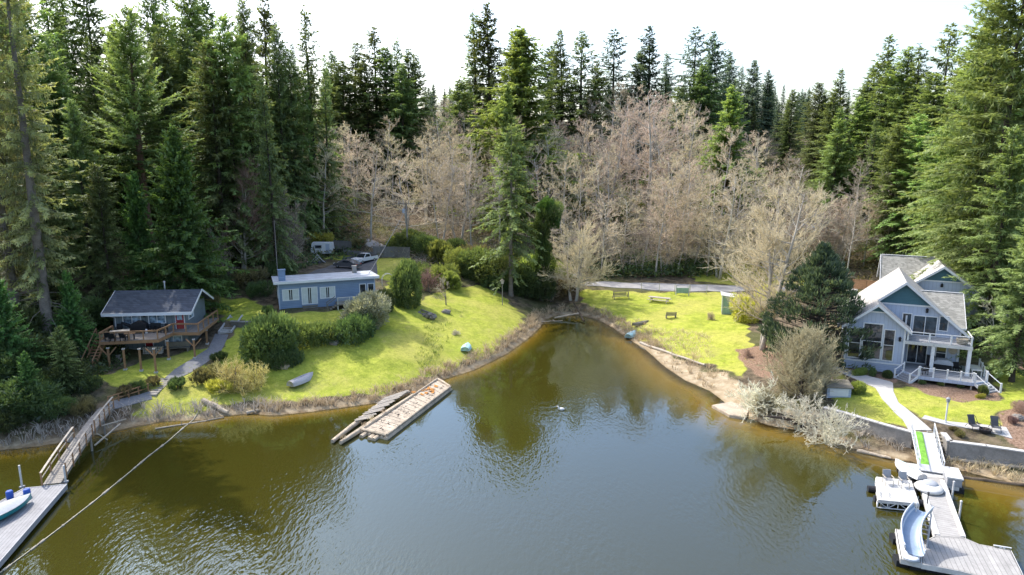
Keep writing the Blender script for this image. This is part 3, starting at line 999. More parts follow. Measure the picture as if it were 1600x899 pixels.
def conifer(seed, h, r, cb, nb, ns, low, top, sag, sl, sw, gap=0.12, prof=0.8, hang=0.2, trunk_r=None, tip=0.0, stubs=0, limb_t=0.18):
    """trunk mesh and needle-spray mesh of one conifer, standing at the origin."""
    rn = random.Random(seed)
    crown, trunk = MB(), MB()
    tr = trunk_r or h * 0.0125
    lean = (rn.uniform(-.012, .012), rn.uniform(-.012, .012))
    zs = [0, .02, .06, .15, .3, .5, .7, .85, .95, 1.0]
    ax = lambda t: Vector((lean[0] * h * t * t + .1 * math.sin(t * 5 + seed), lean[1] * h * t * t + .1 * math.cos(t * 4 + seed), h * t))
    trunk.tube([ax(t) + Vector((0, 0, -0.6 if t == 0 else 0)) for t in zs], [tr * 1.5, tr * 1.2, tr, tr * .95, tr * .82, tr * .62, tr * .4, tr * .2, tr * .09, .012], 8)
    ga = rn.uniform(0, 6)
    lump = [(rn.uniform(0, 6.28), rn.uniform(.75, 1.15)) for _ in range(6)]
    for i in range(nb):
        rel = ((i + rn.random()) / nb) ** 0.88
        if rn.random() < gap:
            continue
        t = cb + (1 - cb) * rel
        ga += 2.4 + rn.uniform(-.5, .5)
        la = rel * 5
        l0, l1, lf_ = lump[int(min(4, la))], lump[int(min(4, la)) + 1], la - int(min(4, la))
        lm = (l0[0] * (1 - lf_) + l1[0] * lf_, l0[1] * (1 - lf_) + l1[1] * lf_)
        Lb = r * ((1 - rel) ** prof * min(1, .5 + rel * 3.2) + .035) * rn.choice((.55, .8, .9, 1.0, 1.0, 1.18)) * rn.uniform(.85, 1.1) * (1 + .25 * math.cos(ga - lm[0])) * lm[1]
        e = low + (top - low) * rel + rn.gauss(0, .17)
        hd = Vector((math.cos(ga), math.sin(ga), 0))
        p0 = ax(t)

        def bp(s):
            return p0 + hd * (Lb * s * math.cos(e)) + Vector((0, 0, Lb * (s * math.sin(e) - sag * s * s * (1 - rel * .6) + tip * s ** 3)))
        bts = [bp(s) for s in (0, .35, .7, 1.0)]
        if Lb > 0.8 and rn.random() < 0.8:
            trunk.tube(bts[:3], [max(.015, tr * limb_t * (1 - rel)), .018 + .01 * (1 - rel), .01], 3, False)
        n = max(4, int(ns * (Lb / r) ** 0.9))
        for k in range(n):
            s = .10 + .92 * ((k + rn.random()) / n)
            p = bp(s) + Vector((rn.gauss(0, .05), rn.gauss(0, .05), rn.gauss(0, .07)))
            bd = (bp(s + .05) - bp(s - .05)).normalized()
            sgn = 1 if (k + i) % 2 else -1
            lat = Vector((-hd.y, hd.x, 0)) * sgn
            aa = rn.uniform(.35, 1.15)
            if rn.random() < hang:
                d = (bd * .35 + lat * .25 + Vector((0, 0, -1))).normalized()
            else:
                d = (bd * math.cos(aa) + lat * math.sin(aa) + Vector((0, 0, rn.uniform(-.32, .16)))).normalized()
            if s > .93:
                d = bd
            ll = sl * (.55 + .7 * rn.random()) * (1.15 - .45 * s) * (.55 + .45 * min(1, Lb / (.35 * r)))
            sd = d.cross(Vector((0, 0, 1)))
            sd = (sd + rv() * .45).normalized()
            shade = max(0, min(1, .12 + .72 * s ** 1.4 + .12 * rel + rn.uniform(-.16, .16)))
            crown.leaf(p, d, sd, ll, sw * (.7 + .6 * rn.random()), shade)
            if ll > .5:
                q = p + d * ll * .35
                for sg in (-1, 1):
                    d2 = (d * .7 + sd * sg * .7 + Vector((0, 0, rn.uniform(-.15, .1)))).normalized()
                    crown.leaf(q, d2, (d2.cross(Vector((0, 0, 1))) + rv() * .4).normalized(), ll * .55, sw * .75, min(1, shade + .1))
    for k in range(stubs):
        t = cb * rn.uniform(.25, 1.2)
        a = rn.uniform(0, 6.28)
        l = rn.uniform(.6, r * .7)
        p = ax(t)
        hd = Vector((math.cos(a), math.sin(a), 0))
        trunk.tube([p, p + hd * l * .6 + Vector((0, 0, -.1 * l)), p + hd * l + Vector((0, 0, -.35 * l))], [.05, .03, .012], 3, False)
    return trunk, crown


def bare(seed, h, spread, cb, nl, dens, tw=0.022, up=0.5, trunk_r=0.2, stems=1, droop=0.0, wig=0.12, fine=4, tl=1.0):
    """leafless broadleaf: trunk with main limbs, and a crown of branches and twigs."""
    rn = random.Random(seed)
    trunk, crown = MB(), MB()

    def wiggle(p, d, l, n, w, grav=0.0):
        pts = [p]
        step = l / n
        for _ in range(n):
            d = (d + Vector((rn.gauss(0, w), rn.gauss(0, w), rn.gauss(0, w) * .7 + grav))).normalized()
            pts.append(pts[-1] + d * step)
        return pts, d

    def twigs(p, d, l, lvl):
        pts, dd = wiggle(p, d, l, 3 if lvl else 2, .13, .03 - droop * .2)
        w = tw * (1.7 if lvl == 2 else 1.2 if lvl == 1 else .85)
        crown.ribbon(pts, w, w * .4, None, min(1, max(0, .15 + .4 * (2 - lvl) + rn.uniform(-.25, .25))))
        if lvl == 0:
            return
        k = fine + (1 if lvl == 1 else 0)
        for j in range(k):
            f = (j + rn.uniform(.3, 1.0)) / k
            q = pts[0].lerp(pts[-1], f) if lvl == 0 else pts[min(len(pts) - 1, int(f * (len(pts) - 1) + .5))]
            nd_ = (dd + rv() * .62 + Vector((0, 0, .10 - droop))).normalized()
            twigs(q, nd_, l * rn.uniform(.40, .70), lvl - 1)
    for st in range(stems):
        a0 = rn.uniform(0, 6.28)
        base = Vector((0, 0, -.4)) + (Vector((math.cos(a0 + st * 2.3), math.sin(a0 + st * 2.3), 0)) * (trunk_r * 1.8 if stems > 1 else 0))
        out = Vector((math.cos(a0 + st * 2.3), math.sin(a0 + st * 2.3), 0)) * (.13 + .12 * rn.random() if stems > 1 else .03)
        hh = h * (1 if st == 0 else rn.uniform(.72, .98))
        pts, _ = wiggle(base, (Vector((0, 0, 1)) + out).normalized(), hh * .93, 9, .045, .05)
        rr = trunk_r * (1 if st == 0 else rn.uniform(.6, .95))
        trunk.tube(pts, [rr * (1 - i / 9.5) ** .8 * (1.25 if i == 0 else 1) + .012 for i in range(10)], 7)
        for i in range(nl):
            rel = (i + rn.random()) / nl
            t = cb + (1 - cb) * rel
            f = t * 9
            i0 = min(8, int(f))
            p = pts[i0].lerp(pts[i0 + 1], f - i0)
            a = rn.uniform(0, 6.28)
            el = up * (.45 + .9 * rel) + rn.uniform(-.2, .25)
            d = Vector((math.cos(a) * math.cos(el), math.sin(a) * math.cos(el), math.sin(el)))
            l = spread * (1.0 - .62 * rel) * rn.uniform(.6, 1.1) * (.6 + .4 * min(1, rel * 5 + .3))
            lp, ld = wiggle(p, d, l, 5, wig, .05 - droop * .15)
            lr = max(.022, rr * .34 * (1 - rel * .7))
            trunk.tube(lp, [lr * (1 - k / 6) + .008 for k in range(6)], 4, False)
            nsb = max(3, int(dens * (.35 + l / spread)))
            for k in range(nsb):
                g = rn.uniform(.18, 1.0) * 5
                j0 = min(4, int(g))
                q = lp[j0].lerp(lp[j0 + 1], g - j0)
                dd = (ld * .9 + rv() * .75 + Vector((0, 0, .12 - droop))).normalized()
                twigs(q, dd, tl * (.45 + .38 * l / 3) * rn.uniform(.6, 1.35), 2)
    return trunk, crown


def bush(seed, rx, ry, rz_, n, ls, lw, lumps=7, flat=.0, core=.55, blade=False, top=1.0):
    """leafy shrub: separate leaf clumps over and inside a lumpy mound, with stray shoots."""
    rn = random.Random(seed)
    crown = MB()
    lob = [(Vector((rn.gauss(0, 1), rn.gauss(0, 1), rn.uniform(-.2, 1))).normalized(), rn.uniform(.10, .45) * (1 - flat)) for _ in range(lumps)]
    rm = (rx + ry) / 2

    def surf(d, depth):
        rr = 0.74
        for v, k in lob:
            c_ = d.dot(v)
            if c_ > .6:
                rr += k * (c_ - .6) / .4
        q = Vector((d.x * rx, d.y * ry, (d.z * .62 + .42) * rz_))
        return Vector((q.x * rr * depth, q.y * rr * depth, max(.03, q.z * (.45 + .55 * rr) * (.4 + .6 * depth))))

    def rdir():
        d = Vector((rn.gauss(0, 1), rn.gauss(0, 1), rn.gauss(0, 1))).normalized()
        if d.z < -.4:
            d.z = -d.z
        return d
    per = 26
    for i in range(int(n * 4 / per)):
        d = rdir()
        depth = core + (1 - core) * rn.random() ** .45
        c = surf(d, depth)
        rc = rm * rn.uniform(.10, .21)
        cs = rn.uniform(-.28, .28)
        for k in range(per):
            v = rv()
            dd = (v * .7 + d * .5 + Vector((0, 0, .25)) + rv() * .4).normalized()
            if blade:
                dd = (d * .5 + Vector((0, 0, 1)) + rv() * .4).normalized()
            p = c + v * rc * rn.random() ** .4
            p.z = max(.02, p.z)
            crown.leaf(p, dd, rv(), ls * rn.uniform(.6, 1.25), lw * rn.uniform(.6, 1.3),
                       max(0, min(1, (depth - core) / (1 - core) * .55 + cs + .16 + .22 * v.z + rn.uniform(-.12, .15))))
    stem = MB()
    for k in range(34):
        d = rdir()
        if d.z < .0:
            continue
        p = surf(d, .9)
        g = (d + Vector((0, 0, .5)) + rv() * .4).normalized()
        l = rm * rn.uniform(.18, .42)
        for t_ in range(7):
            crown.leaf(p + g * l * t_ / 7, (g + rv() * .8).normalized(), rv(), ls * .8, lw * .8, rn.uniform(.5, 1))
    for k in range(6):
        a = k * 1.05 + rn.random()
        o = Vector((math.cos(a) * rx * .45, math.sin(a) * ry * .45, rz_ * .6))
        stem.tube([Vector((o.x * .12, o.y * .12, -.3)), o * .5 + Vector((0, 0, .05)), o], [.06, .045, .02], 4, False)
    return stem, crown


def puffs(seed, rx, rz_, n, per, ls, lw):
    """dense rounded conifer: many upturned needle tufts grouped in puffs over a blunt cone."""
    rn = random.Random(seed)
    crown, trunk = MB(), MB()
    trunk.tube([(0, 0, -.5), (.1, 0, rz_ * .4), (-.05, .05, rz_ * .75), (0, 0, rz_ * .95)], [.32, .24, .12, .03], 8)
    for i in range(n):
        t = rn.random() ** .85
        a = rn.uniform(0, 6.28)
        prof = (math.sin(pi * min(1, .30 + .72 * t)) ** .75) * (1 - .30 * t) if t > .08 else .88
        r = rx * prof * rn.choice((.62, .8, .92, 1.0, 1.06)) * (1 + .12 * math.sin(3 * a + 5 * t))
        c = Vector((math.cos(a) * r, math.sin(a) * r, rz_ * (.05 + .93 * t) + rn.gauss(0, .15)))
        out = (Vector((math.cos(a), math.sin(a), .55 + t))).normalized()
        rc = rn.uniform(.45, .95) * (1 - .35 * t)
        cs = rn.uniform(-.2, .2)
        trunk.tube([Vector((0, 0, c.z - .25 * r)), c * .6 + Vector((0, 0, c.z * .4 - .1 * r)), c], [.07, .045, .015], 3, False)
        for k in range(per):
            v = rv()
            p = c + Vector((v.x * rc, v.y * rc, v.z * rc * .55))
            dd = (out * .7 + Vector((0, 0, .5)) + rv() * .55).normalized()
            crown.leaf(p, dd, rv(), ls * rn.uniform(.6, 1.3), lw, max(0, min(1, .4 + cs + .38 * v.dot(out) + .15 * v.z + rn.uniform(-.12, .12))))
    return trunk, crown


PROTO = {}
BUSH = {}


def proto(key, pair, bm, cm):
    t, c = pair
    PROTO[key] = (t.mesh('trunk', bm, True), c.mesh('crown', cm), max(v[2] for v in c.v))


def plant(key, name, label, cat, loc, height=None, wide=1.0, rz=None, group=None, leaf=None, bark=None, tilt=None):
    tm, cm, h0 = PROTO[key]
    s = 1.0 if height is None else height / h0
    if key in BUSH:
        wide = wide * 0.52 * h0 / BUSH[key]
    o = thing(name, label, cat, loc, random.uniform(0, 6.28) if rz is None else rz, group)
    o.scale = (s * wide, s * wide, s)
    if tilt:
        o.rotation_euler = (tilt[0], tilt[1], o.rotation_euler[2])
    for nm, me_, ov in (('trunk', tm, bark), ('crown', cm, leaf)):
        p = bpy.data.objects.new(nm if name.endswith('tree') or 'tree' in cat else ('stem' if nm == 'trunk' else 'foliage'), me_)
        C.objects.link(p)
        p.parent = o
        if ov:
            p.material_slots[0].link = 'OBJECT'
            p.material_slots[0].material = M[ov]
    return o
# ================================================================== the gabled lake house
def gable_house():
    O = Vector((38.96, 77.7, 2.2))
    h = thing('lake_house', 'pale blue gabled two storey house with teal gable peak and lake balcony', 'house', O, R(-25))
    # walls -------------------------------------------------
    K = 0.854
    w = MB()
    pk = 9.55
    ev = lambda a: pk - K * abs(a - 5.8)
    w.extr([(0, 0, -.6), (11.6, 0, -.6), (11.6, 0, ev(11.6)), (5.8, 0, pk), (0, 0, ev(0))], (0, 10.2, 0))
    w.build('wall', 'battenblue', h)
    w = MB()
    pk2 = 7.4
    e2 = lambda a: pk2 - .83 * abs(a - 3.1)
    w.extr([(.2, -3, .95), (6.0, -3, .95), (6.0, -3, e2(6.0)), (3.1, -3, pk2), (.2, -3, e2(.2))], (0, 2.98, 0))
    w.build('wall', 'battenblue', h)
    w = MB()
    w.span((.16, -3.04, -.6), (6.04, -.02, .94))
    w.build('wall', 'lapblue', h)
    w = MB()
    w.extr([(8.2, 1.4, -.6), (11.9, 1.4, -.6), (11.9, 1.4, 4.9), (8.2, 1.4, 4.9)], (0, 7.5, 0))
    w.build('wall', 'lapblue', h)
    g = MB()
    g.extr([(3.1 - .62, -3.05, pk2 - .62), (3.1 + .62, -3.05, pk2 - .62), (3.1, -3.05, pk2 - .1)], (0, .045, 0))
    g.build('gable_panel', 'teal', h)
    g = MB()
    g.extr([(5.8 - 2.6, -.05, pk - 2.25), (5.8 + 2.6, -.05, pk - 2.25), (5.8, -.05, pk - .05)], (0, .045, 0))
    g.build('gable_panel', 'teal', h)
    t = MB()
    t.span((2.95, -.09, pk - 2.42), (8.65, -.005, pk - 2.25))
    t.build('trim', 'white', h)
    t = MB()
    t.span((2.3, -3.09, pk2 - .76), (3.9, -3.005, pk2 - .62))
    for a in (.22, 5.94):
        t2 = MB()
        t2.span((a - .09, -3.1, 1.07), (a + .09, -3.005, e2(a) - .03))
        t2.build('corner_board', 'white', h)
    for a in (6.2, 11.52):
        t2 = MB()
        t2.span((a - .08, -.07, .6), (a + .08, -.006, min(ev(a) - .05, 6)))
        t2.build('corner_board', 'white', h)
    t.build('trim', 'white', h)
    t = MB()
    t.span((.2, -3.1, .9), (6.0, -3.045, 1.06))
    t.build('trim', 'white', h)
    # roofs -------------------------------------------------

    def slopes(cx, pkz, half, k, y0, y1, th=.16):
        r_ = MB()
        f_ = MB()
        for s in (-1, 1):
            e = (cx + s * half, pkz - k * half)
            r_.extr([(cx, y0, pkz), (e[0], y0, e[1]), (e[0], y0, e[1] + th), (cx, y0, pkz + th)], (0, y1 - y0, 0))
            f_.extr([(cx, y0 - .05, pkz + th + .02), (e[0] + s * .03, y0 - .05, e[1] + th + .02), (e[0] + s * .03, y0 - .05, e[1] - .14), (cx, y0 - .05, pkz - .14)], (0, .045, 0))
            f_.span((e[0] + s * .005, y0 + .01, e[1] - .12), (e[0] + s * .05, y1, e[1] + th))
        return r_, f_
    r_, f_ = slopes(5.8, 9.72, 6.5, K, -.6, 10.6)
    rf = r_.build('roof', 'roofpale', h)
    f_.build('fascia', 'white', rf)
    r_, f_ = slopes(3.1, 7.55, 3.42, .83, -3.5, -.62)
    rf = r_.build('roof', 'roofpale', h)
    f_.build('fascia', 'white', rf)
    # side wing with its ridge along the front
    r_ = MB()
    r_.extr([(12.1, 5.1, 7.9), (12.1, .7, 4.75), (12.1, .7, 4.92), (12.1, 5.1, 8.08), (12.1, 9.3, 4.95), (12.1, 9.3, 4.78)], (-6.2, 0, 0))
    r_.build('roof', 'roofmoss', h)
    f_ = MB()
    f_.span((5.9, .62, 4.72), (12.12, .69, 4.93))
    f_.beam((12.13, .7, 4.8), (12.13, 5.1, 7.96), .06, .26)
    f_.beam((12.13, 9.3, 4.8), (12.13, 5.1, 7.96), .06, .26)
    f_.span((6.2, 5.0, 8.09), (12.05, 5.2, 8.14))
    f_.build('fascia', 'white', h)
    # windows -----------------------------------------------
    window(h, .45, 1.75, 1.25, 4.75, -3.0, -1, 1, 2)
    window(h, 1.8, 3.85, 1.25, 5.45, -3.0, -1, 1, 2, fw=.13)
    window(h, 3.9, 5.05, 1.25, 4.9, -3.0, -1, 1, 2)
    window(h, 5.75, 6.75, 4.55, 6.3, 0, -1, 1, 1)
    window(h, 9.35, 10.3, 4.55, 6.3, 0, -1, 1, 1)
    window(h, 6.85, 9.25, 3.82, 6.15, 0, -1, 2, 1, name='balcony_door')
    window(h, 6.6, 8.6, .56, 2.85, 0, -1, 2, 1, name='patio_door')
    window(h, 9.35, 10.45, 1.2, 2.95, 0, -1, 1, 2)
    window(h, -8, -6.6, 1.3, 3.0, 11.6, 1, 1, 1, ax='Y') if False else None
    # wall lamps and the round plaque -----------------------
    for a, y, z in ((8.1, -.12, 6.75), (5.5, -3.12, 3.9)):
        lm = MB()
        lm.lathe([(.05, -.25), (.13, -.2), (.13, .1), (.18, .12), (.03, .3)], 8, (a, y - .05, z))
        lm.span((a - .05, y, z - .1), (a + .05, y + .13, z + .05))
        lm.build('wall_lamp', 'black', h)
    pq = MB()
    pq.lathe([(.42, 0), (.42, -.04), (.34, -.06), (.30, -.03), (.12, -.05), (.10, -.03)], 20, (11.0, -.02, 2.45), 'Y')
    pq.build('round_plaque', 'oldwood', h)
    # balcony -----------------------------------------------
    b = MB()
    b.span((6.02, -3.1, 3.45), (12.3, -.005, 3.79))
    bal = b.build('balcony', 'whiteworn', h)
    b = MB()
    b.span((6.08, -3.0, 3.8), (12.24, -.07, 3.84))
    b.build('floor', 'deckgrey', bal)
    for a in (6.25, 8.3, 10.3, 12.15):
        p = MB()
        p.span((a - .08, -3.02, 3.85), (a + .08, -2.86, 4.85))
        p.build('post', 'white', bal)
    rl = MB()
    rl.span((6.3, -2.99, 4.78), (12.2, -2.89, 4.85))
    rl.span((12.1, -2.85, 4.78), (12.2, -.1, 4.85))
    for z in (4.05, 4.22, 4.39, 4.56):
        rl.tube([(6.3, -2.94, z), (12.2, -2.94, z)], .008, 4)
    rl.build('railing', 'white', bal)
    for a in (8.75, 12.1):
        p = MB()
        p.span((a - .17, -2.98, .56), (a + .17, -2.64, 3.44))
        p.span((a - .22, -3.03, .56), (a + .22, -2.59, .8))
        p.build('column', 'white', h)
    # deck ---------------------------------------------------
    poly = [(5.9, -3.12), (6.05, -3.75), (7.45, -5.15), (12.35, -5.35), (13.75, -3.95), (13.9, 1.2), (11.7, 1.2), (11.7, -.1), (6.1, -.1)]
    d = MB()
    d.prism(poly, .3, .55)
    dk = d.build('deck', 'deckgrey', h)
    d = MB()
    n = len(poly)
    for i in range(0, 5):
        p, q = Vector((*poly[i], .40)), Vector((*poly[i + 1], .40))
        d.beam(p, q, .06, .34)
    d.build('rim_board', 'battenblue', dk)
    for x, y in ((7.5, -5.0), (9.8, -5.1), (12.2, -5.2), (13.6, -3.9), (13.7, -.5)):
        p = MB()
        p.span((x - .07, y - .07, -.5), (x + .07, y + .07, .3))
        p.build('leg', 'oldwood', dk)

    def rail(pts, z=.55):
        for x, y in pts:
            p = MB()
            p.span((x - .075, y - .075, z + .01), (x + .075, y + .075, z + 1.02))
            p.span((x - .095, y - .095, z + 1.02), (x + .095, y + .095, z + 1.07))
            p.build('post', 'white', dk)
        r2 = MB()
        for i in range(len(pts) - 1):
            r2.beam((*pts[i], z + .93), (*pts[i + 1], z + .93), .09, .05)
            for q in (.2, .38, .56, .74):
                r2.tube([(*pts[i], z + q), (*pts[i + 1], z + q)], .007, 4, False)
        r2.build('railing', 'white', dk)
    rail([(7.5, -5.0), (8.75, -5.06), (10.0, -5.12), (11.2, -5.18), (12.3, -5.22)])
    rail([(13.65, -3.85), (13.75, -2.2), (13.78, -.6), (13.8, 1.0)])
    # two flights of steps on the clipped corners
    for (e0, e1), nrm, nst in ((((6.1, -3.8), (7.4, -5.1)), Vector((-.72, -.69, 0)), 4), (((12.45, -5.3), (13.7, -4.05)), Vector((.72, -.69, 0)), 5)):
        st = MB()
        for k in range(nst):
            z = .55 - (k + 1) * .16
            a = Vector((*e0, z)) + nrm * (.30 * k)
            b_ = Vector((*e1, z)) + nrm * (.30 * k)
            m = (a + b_) / 2 + nrm * .15
            st.box(m - Vector((0, 0, .075)), ((b_ - a).length, .31, .15), math.atan2(b_.y - a.y, b_.x - a.x))
        sm = st.build('steps', 'deckgrey', dk)
        run = nrm * .30 * nst
        drop = Vector((0, 0, -.16 * nst))
        for e in (e0, e1):
            sr = MB()
            p = Vector((*e, .55))
            q = p + run + drop
            sr.beam(p + Vector((0, 0, -.12)), q + Vector((0, 0, -.12)), .07, .3)
            sr.beam(p + Vector((0, 0, .93)), q + Vector((0, 0, .93)), .08, .06)
            for v in (p, q):
                sr.span((v.x - .08, v.y - .08, v.z - .02), (v.x + .08, v.y + .08, v.z + 1.05))
            sr.build('stair_railing', 'white', sm)
    return h, O


house, HO = gable_house()
HR = rotz(R(-25))
hp = lambda a, b, z=0.0: HO + HR @ Vector((a, b, z))


def on_house(name, label, cat, a, b, z, rz=0.0, group=None):
    return thing(name, label, cat, hp(a, b, z), R(-25) + rz, group)


# patio furniture ----------------------------------------------------
t = on_house('covered_grill', 'dark barbecue grill under a pale draped cover on the house deck', 'grill', 9.95, -1.6, .555)
m = MB()
m.prism([(-.85, -.4), (.85, -.4), (.85, .4), (-.85, .4)], 0.0, .95)
m.build('body', 'black', t)
m = MB()
m.extr([(-.95, -.5, .75), (-.9, -.52, 1.0), (-.5, -.4, 1.22), (.45, -.42, 1.25), (.9, -.52, 1.02), (.97, -.5, .7)], (0, .95, 0))
m.build('cover', 'cover', t)
t = on_house('patio_chair', 'black patio chair beside the covered grill', 'chair', 11.35, -1.7, .555, R(20))


def patio_chair(t, mat_='black'):
    for x in (-.27, .27):
        for y in (-.25, .25):
            q = MB()
            q.span((x - .03, y - .03, 0), (x + .03, y + .03, .42))
            q.build('leg', mat_, t)
    q = MB()
    q.span((-.3, -.3, .42), (.3, .3, .49))
    q.build('seat', mat_, t)
    q = MB()
    q.extr([(-.3, .26, .49), (.3, .26, .49), (.3, .4, 1.0), (-.3, .4, 1.0)], (0, .05, 0))
    q.build('backrest', mat_, t)
    q = MB()
    for x in (-.3, .3):
        q.span((x - .035, -.28, .66), (x + .035, .3, .70))
        q.span((x - .025, -.27, .43), (x + .025, -.21, .66))
    q.build('armrest', mat_, t)


patio_chair(t)
t = on_house('patio_chair', 'black patio chair behind the deck railing by the steps', 'chair', 8.0, -4.2, .555, R(200))
patio_chair(t)
t = on_house('patio_cabinet', 'tall black cabinet against the patio wall beside the sliding door', 'cabinet', 8.95, -.5, .555)
m = MB()
m.span((-.35, -.3, .06), (.35, .3, 1.15))
m.span((-.38, -.33, 1.15), (.38, .33, 1.2))
m.build('body', 'black', t)
for x in (-.33, .01):
    m = MB()
    m.span((x, -.33, .1), (x + .32, -.305, 1.1))
    m.build('door', 'darkmetal', t)
t = on_house('deck_table', 'pale rectangular table on the deck beside the far steps', 'table', 12.95, -1.9, .555)
m = MB()
m.span((-.5, -1.1, .7), (.5, 1.1, .77))
m.build('table_top', 'whiteworn', t)
for x in (-.42, .42):
    for y in (-1, 1):
        m = MB()
        m.span((x - .04, y - .04, 0), (x + .04, y + .04, .7))
        m.build('leg', 'whiteworn', t)
t = on_house('balcony_planter', 'round wicker planter standing on the balcony corner', 'planter', 11.4, -2.3, 3.845)
m = MB()
m.lathe([(.42, 0), (.55, .25), (.6, .6), (.5, .62), (.45, .5)], 14)
m.build('pot', 'bench', t)
# ------------------------------------------------------------------ second building behind
G0 = Vector((48.55, 85.3, 3.95))
g = thing('gabled_garage', 'second pale gabled building with three small windows behind the lake house', 'garage', G0, R(-25))
w = MB()
w.extr([(0, 0, -.5), (10.4, 0, -.5), (10.4, 0, 4.45), (5.2, 0, 8.3), (0, 0, 4.45)], (0, 8.5, 0))
w.build('wall', 'battenblue', g)
m = MB()
m.extr([(5.2 - 2.0, -.05, 6.75), (5.2 + 2.0, -.05, 6.75), (5.2, -.05, 8.25)], (0, .045, 0))
m.build('gable_panel', 'teal', g)
m = MB()
m.span((3.0, -.09, 6.6), (7.4, -.004, 6.75))
m.build('trim', 'white', g)
m, f = MB(), MB()
for s in (-1, 1):
    e = (5.2 + s * 6.0, 8.45 - .74 * 6.0)
    m.extr([(5.2, -.6, 8.45), (e[0], -.6, e[1]), (e[0], -.6, e[1] + .16), (5.2, -.6, 8.61)], (0, 9.5, 0))
    f.extr([(5.2, -.65, 8.63), (e[0], -.65, e[1] + .18), (e[0], -.65, e[1] - .12), (5.2, -.65, 8.33)], (0, .045, 0))
r_ = m.build('roof', 'roofpale', g)
f.build('fascia', 'white', r_)
for a in (2.7, 4.6, 6.6):
    window(g, a, a + 1.25, 4.75, 5.35, 0, -1, 1, 1, fw=.12)
m = MB()
m.lathe([(.05, -.25), (.15, -.2), (.15, .12), (.03, .25)], 8, (5.2, -.15, 6.2))
m.build('wall_lamp', 'black', g)
window(g, 8.0, 9.6, .9, 2.6, 0, -1, 2, 2)
m = MB()
m.extr([(5.0, 7.0, 8.55), (5.0, 3.2, 5.0), (5.0, 3.2, 5.16), (5.0, 7.0, 8.71), (5.0, 10.8, 5.16), (5.0, 10.8, 5.0)], (-6.3, 0, 0))
m.build('roof', 'roofmoss', g)
m = MB()
m.extr([(-1.0, 7.0, 8.4), (-1.0, 3.6, 5.2), (-1.0, 3.6, -.5), (-1.0, 10.4, -.5), (-1.0, 10.4, 5.2)], (.98, 0, 0))
m.build('wall', 'battenblue', g)
m = MB()
m.beam((-1.34, 3.15, 5.06), (-1.34, 7.0, 8.69), .06, .24)
m.beam((-1.34, 10.8, 5.06), (-1.34, 7.0, 8.69), .06, .24)
m.span((-1.2, 6.9, 8.72), (4.9, 7.1, 8.78))
m.build('fascia', 'white', g)

# ================================================================== terrace, retaining walls, garden
def wall_run(name, label, pts, z0, z1, th, m_, cap=None):
    c = pts[0].copy()
    c.z = z0
    o = thing(name, label, 'retaining wall', c)
    b = MB()
    k = MB()
    for i in range(len(pts) - 1):
        p = pts[i] - c
        q = pts[i + 1] - c
        p.z = q.z = (z1 - z0) / 2
        dd = (q - p).normalized()
        b.beam(p - dd * .01 * i, q + dd * .06, th, z1 - z0)
        p.z = q.z = z1 - z0 + .05
        k.beam(p, q + dd * .05, th + .12, .1)
    b.build('wall', m_, o)
    k.build('coping', cap or m_, o)
    return o


wall_run('retaining_wall', 'curved grey concrete retaining wall below the small dark lawn', wall_a, 0.0, 1.93, .35, 'concold', 'concrete')
wall_run('retaining_wall', 'long concrete retaining wall below the fire pit terrace', wall_b, 0.0, 1.93, .35, 'concold', 'concrete')
# steps beside the gangway
s0 = at(1452, 671, 1.95)
s1 = at(1476, 676, 1.95)
t = thing('wooden_steps', 'dark timber steps descending to the shore beside the gangway', 'steps', (s0 + s1) / 2, yaw_of(s0, s1))
for k in range(7):
    m = MB()
    m.span((-.65, -.36 * k - .36, -.17 * k - .24), (.65, -.36 * k, -.17 * k - .14))
    m.build('tread', 'bench', t)
for x in (-.7, .7):
    m = MB()
    m.beam((x, 0, -.2), (x, -2.6, -1.45), .08, .3)
    m.build('side_board', 'concold', t)

# lamp post
p = gat(1477, 661)
t = thing('lamp_post', 'slim white lamp post with small lantern by the walkway', 'lamp post', p)
m = MB()
m.tube([(0, 0, -.2), (0, 0, 2.0)], [.075, .065], 10)
m.lathe([(.13, 0), (.13, .12), (.08, .14)], 10)
m.build('post', 'white', t)
m = MB()
m.lathe([(.04, 2.0), (.15, 2.05), (.17, 2.35), (.2, 2.37), (.05, 2.5)], 8)
m.build('lantern', 'grey', t)


def lounge_chair(t):
    m = MB()
    m.extr([(-.3, -.5, .40), (.3, -.5, .40), (.3, .12, .36), (-.3, .12, .36)], (0, 0, .05))
    m.build('seat', 'slategrey', t)
    m = MB()
    m.extr([(-.3, .14, .38), (.3, .14, .38), (.3, .52, 1.18), (-.3, .52, 1.18)], (0, .05, 0))
    m.build('backrest', 'slategrey', t)
    m = MB()
    for x in (-.34, .34):
        m.tube([(x, -.62, .02), (x, -.3, .42), (x, .5, 1.15)], .022, 6)
        m.tube([(x, .62, .02), (x, .3, .4), (x, -.5, .42)], .022, 6)
        m.span((x - .04, -.35, .58), (x + .04, .25, .62))
    m.tube([(-.34, -.62, .02), (.34, -.62, .02)], .022, 6)
    m.tube([(-.34, .62, .02), (.34, .62, .02)], .022, 6)
    m.build('frame', 'darkmetal', t)


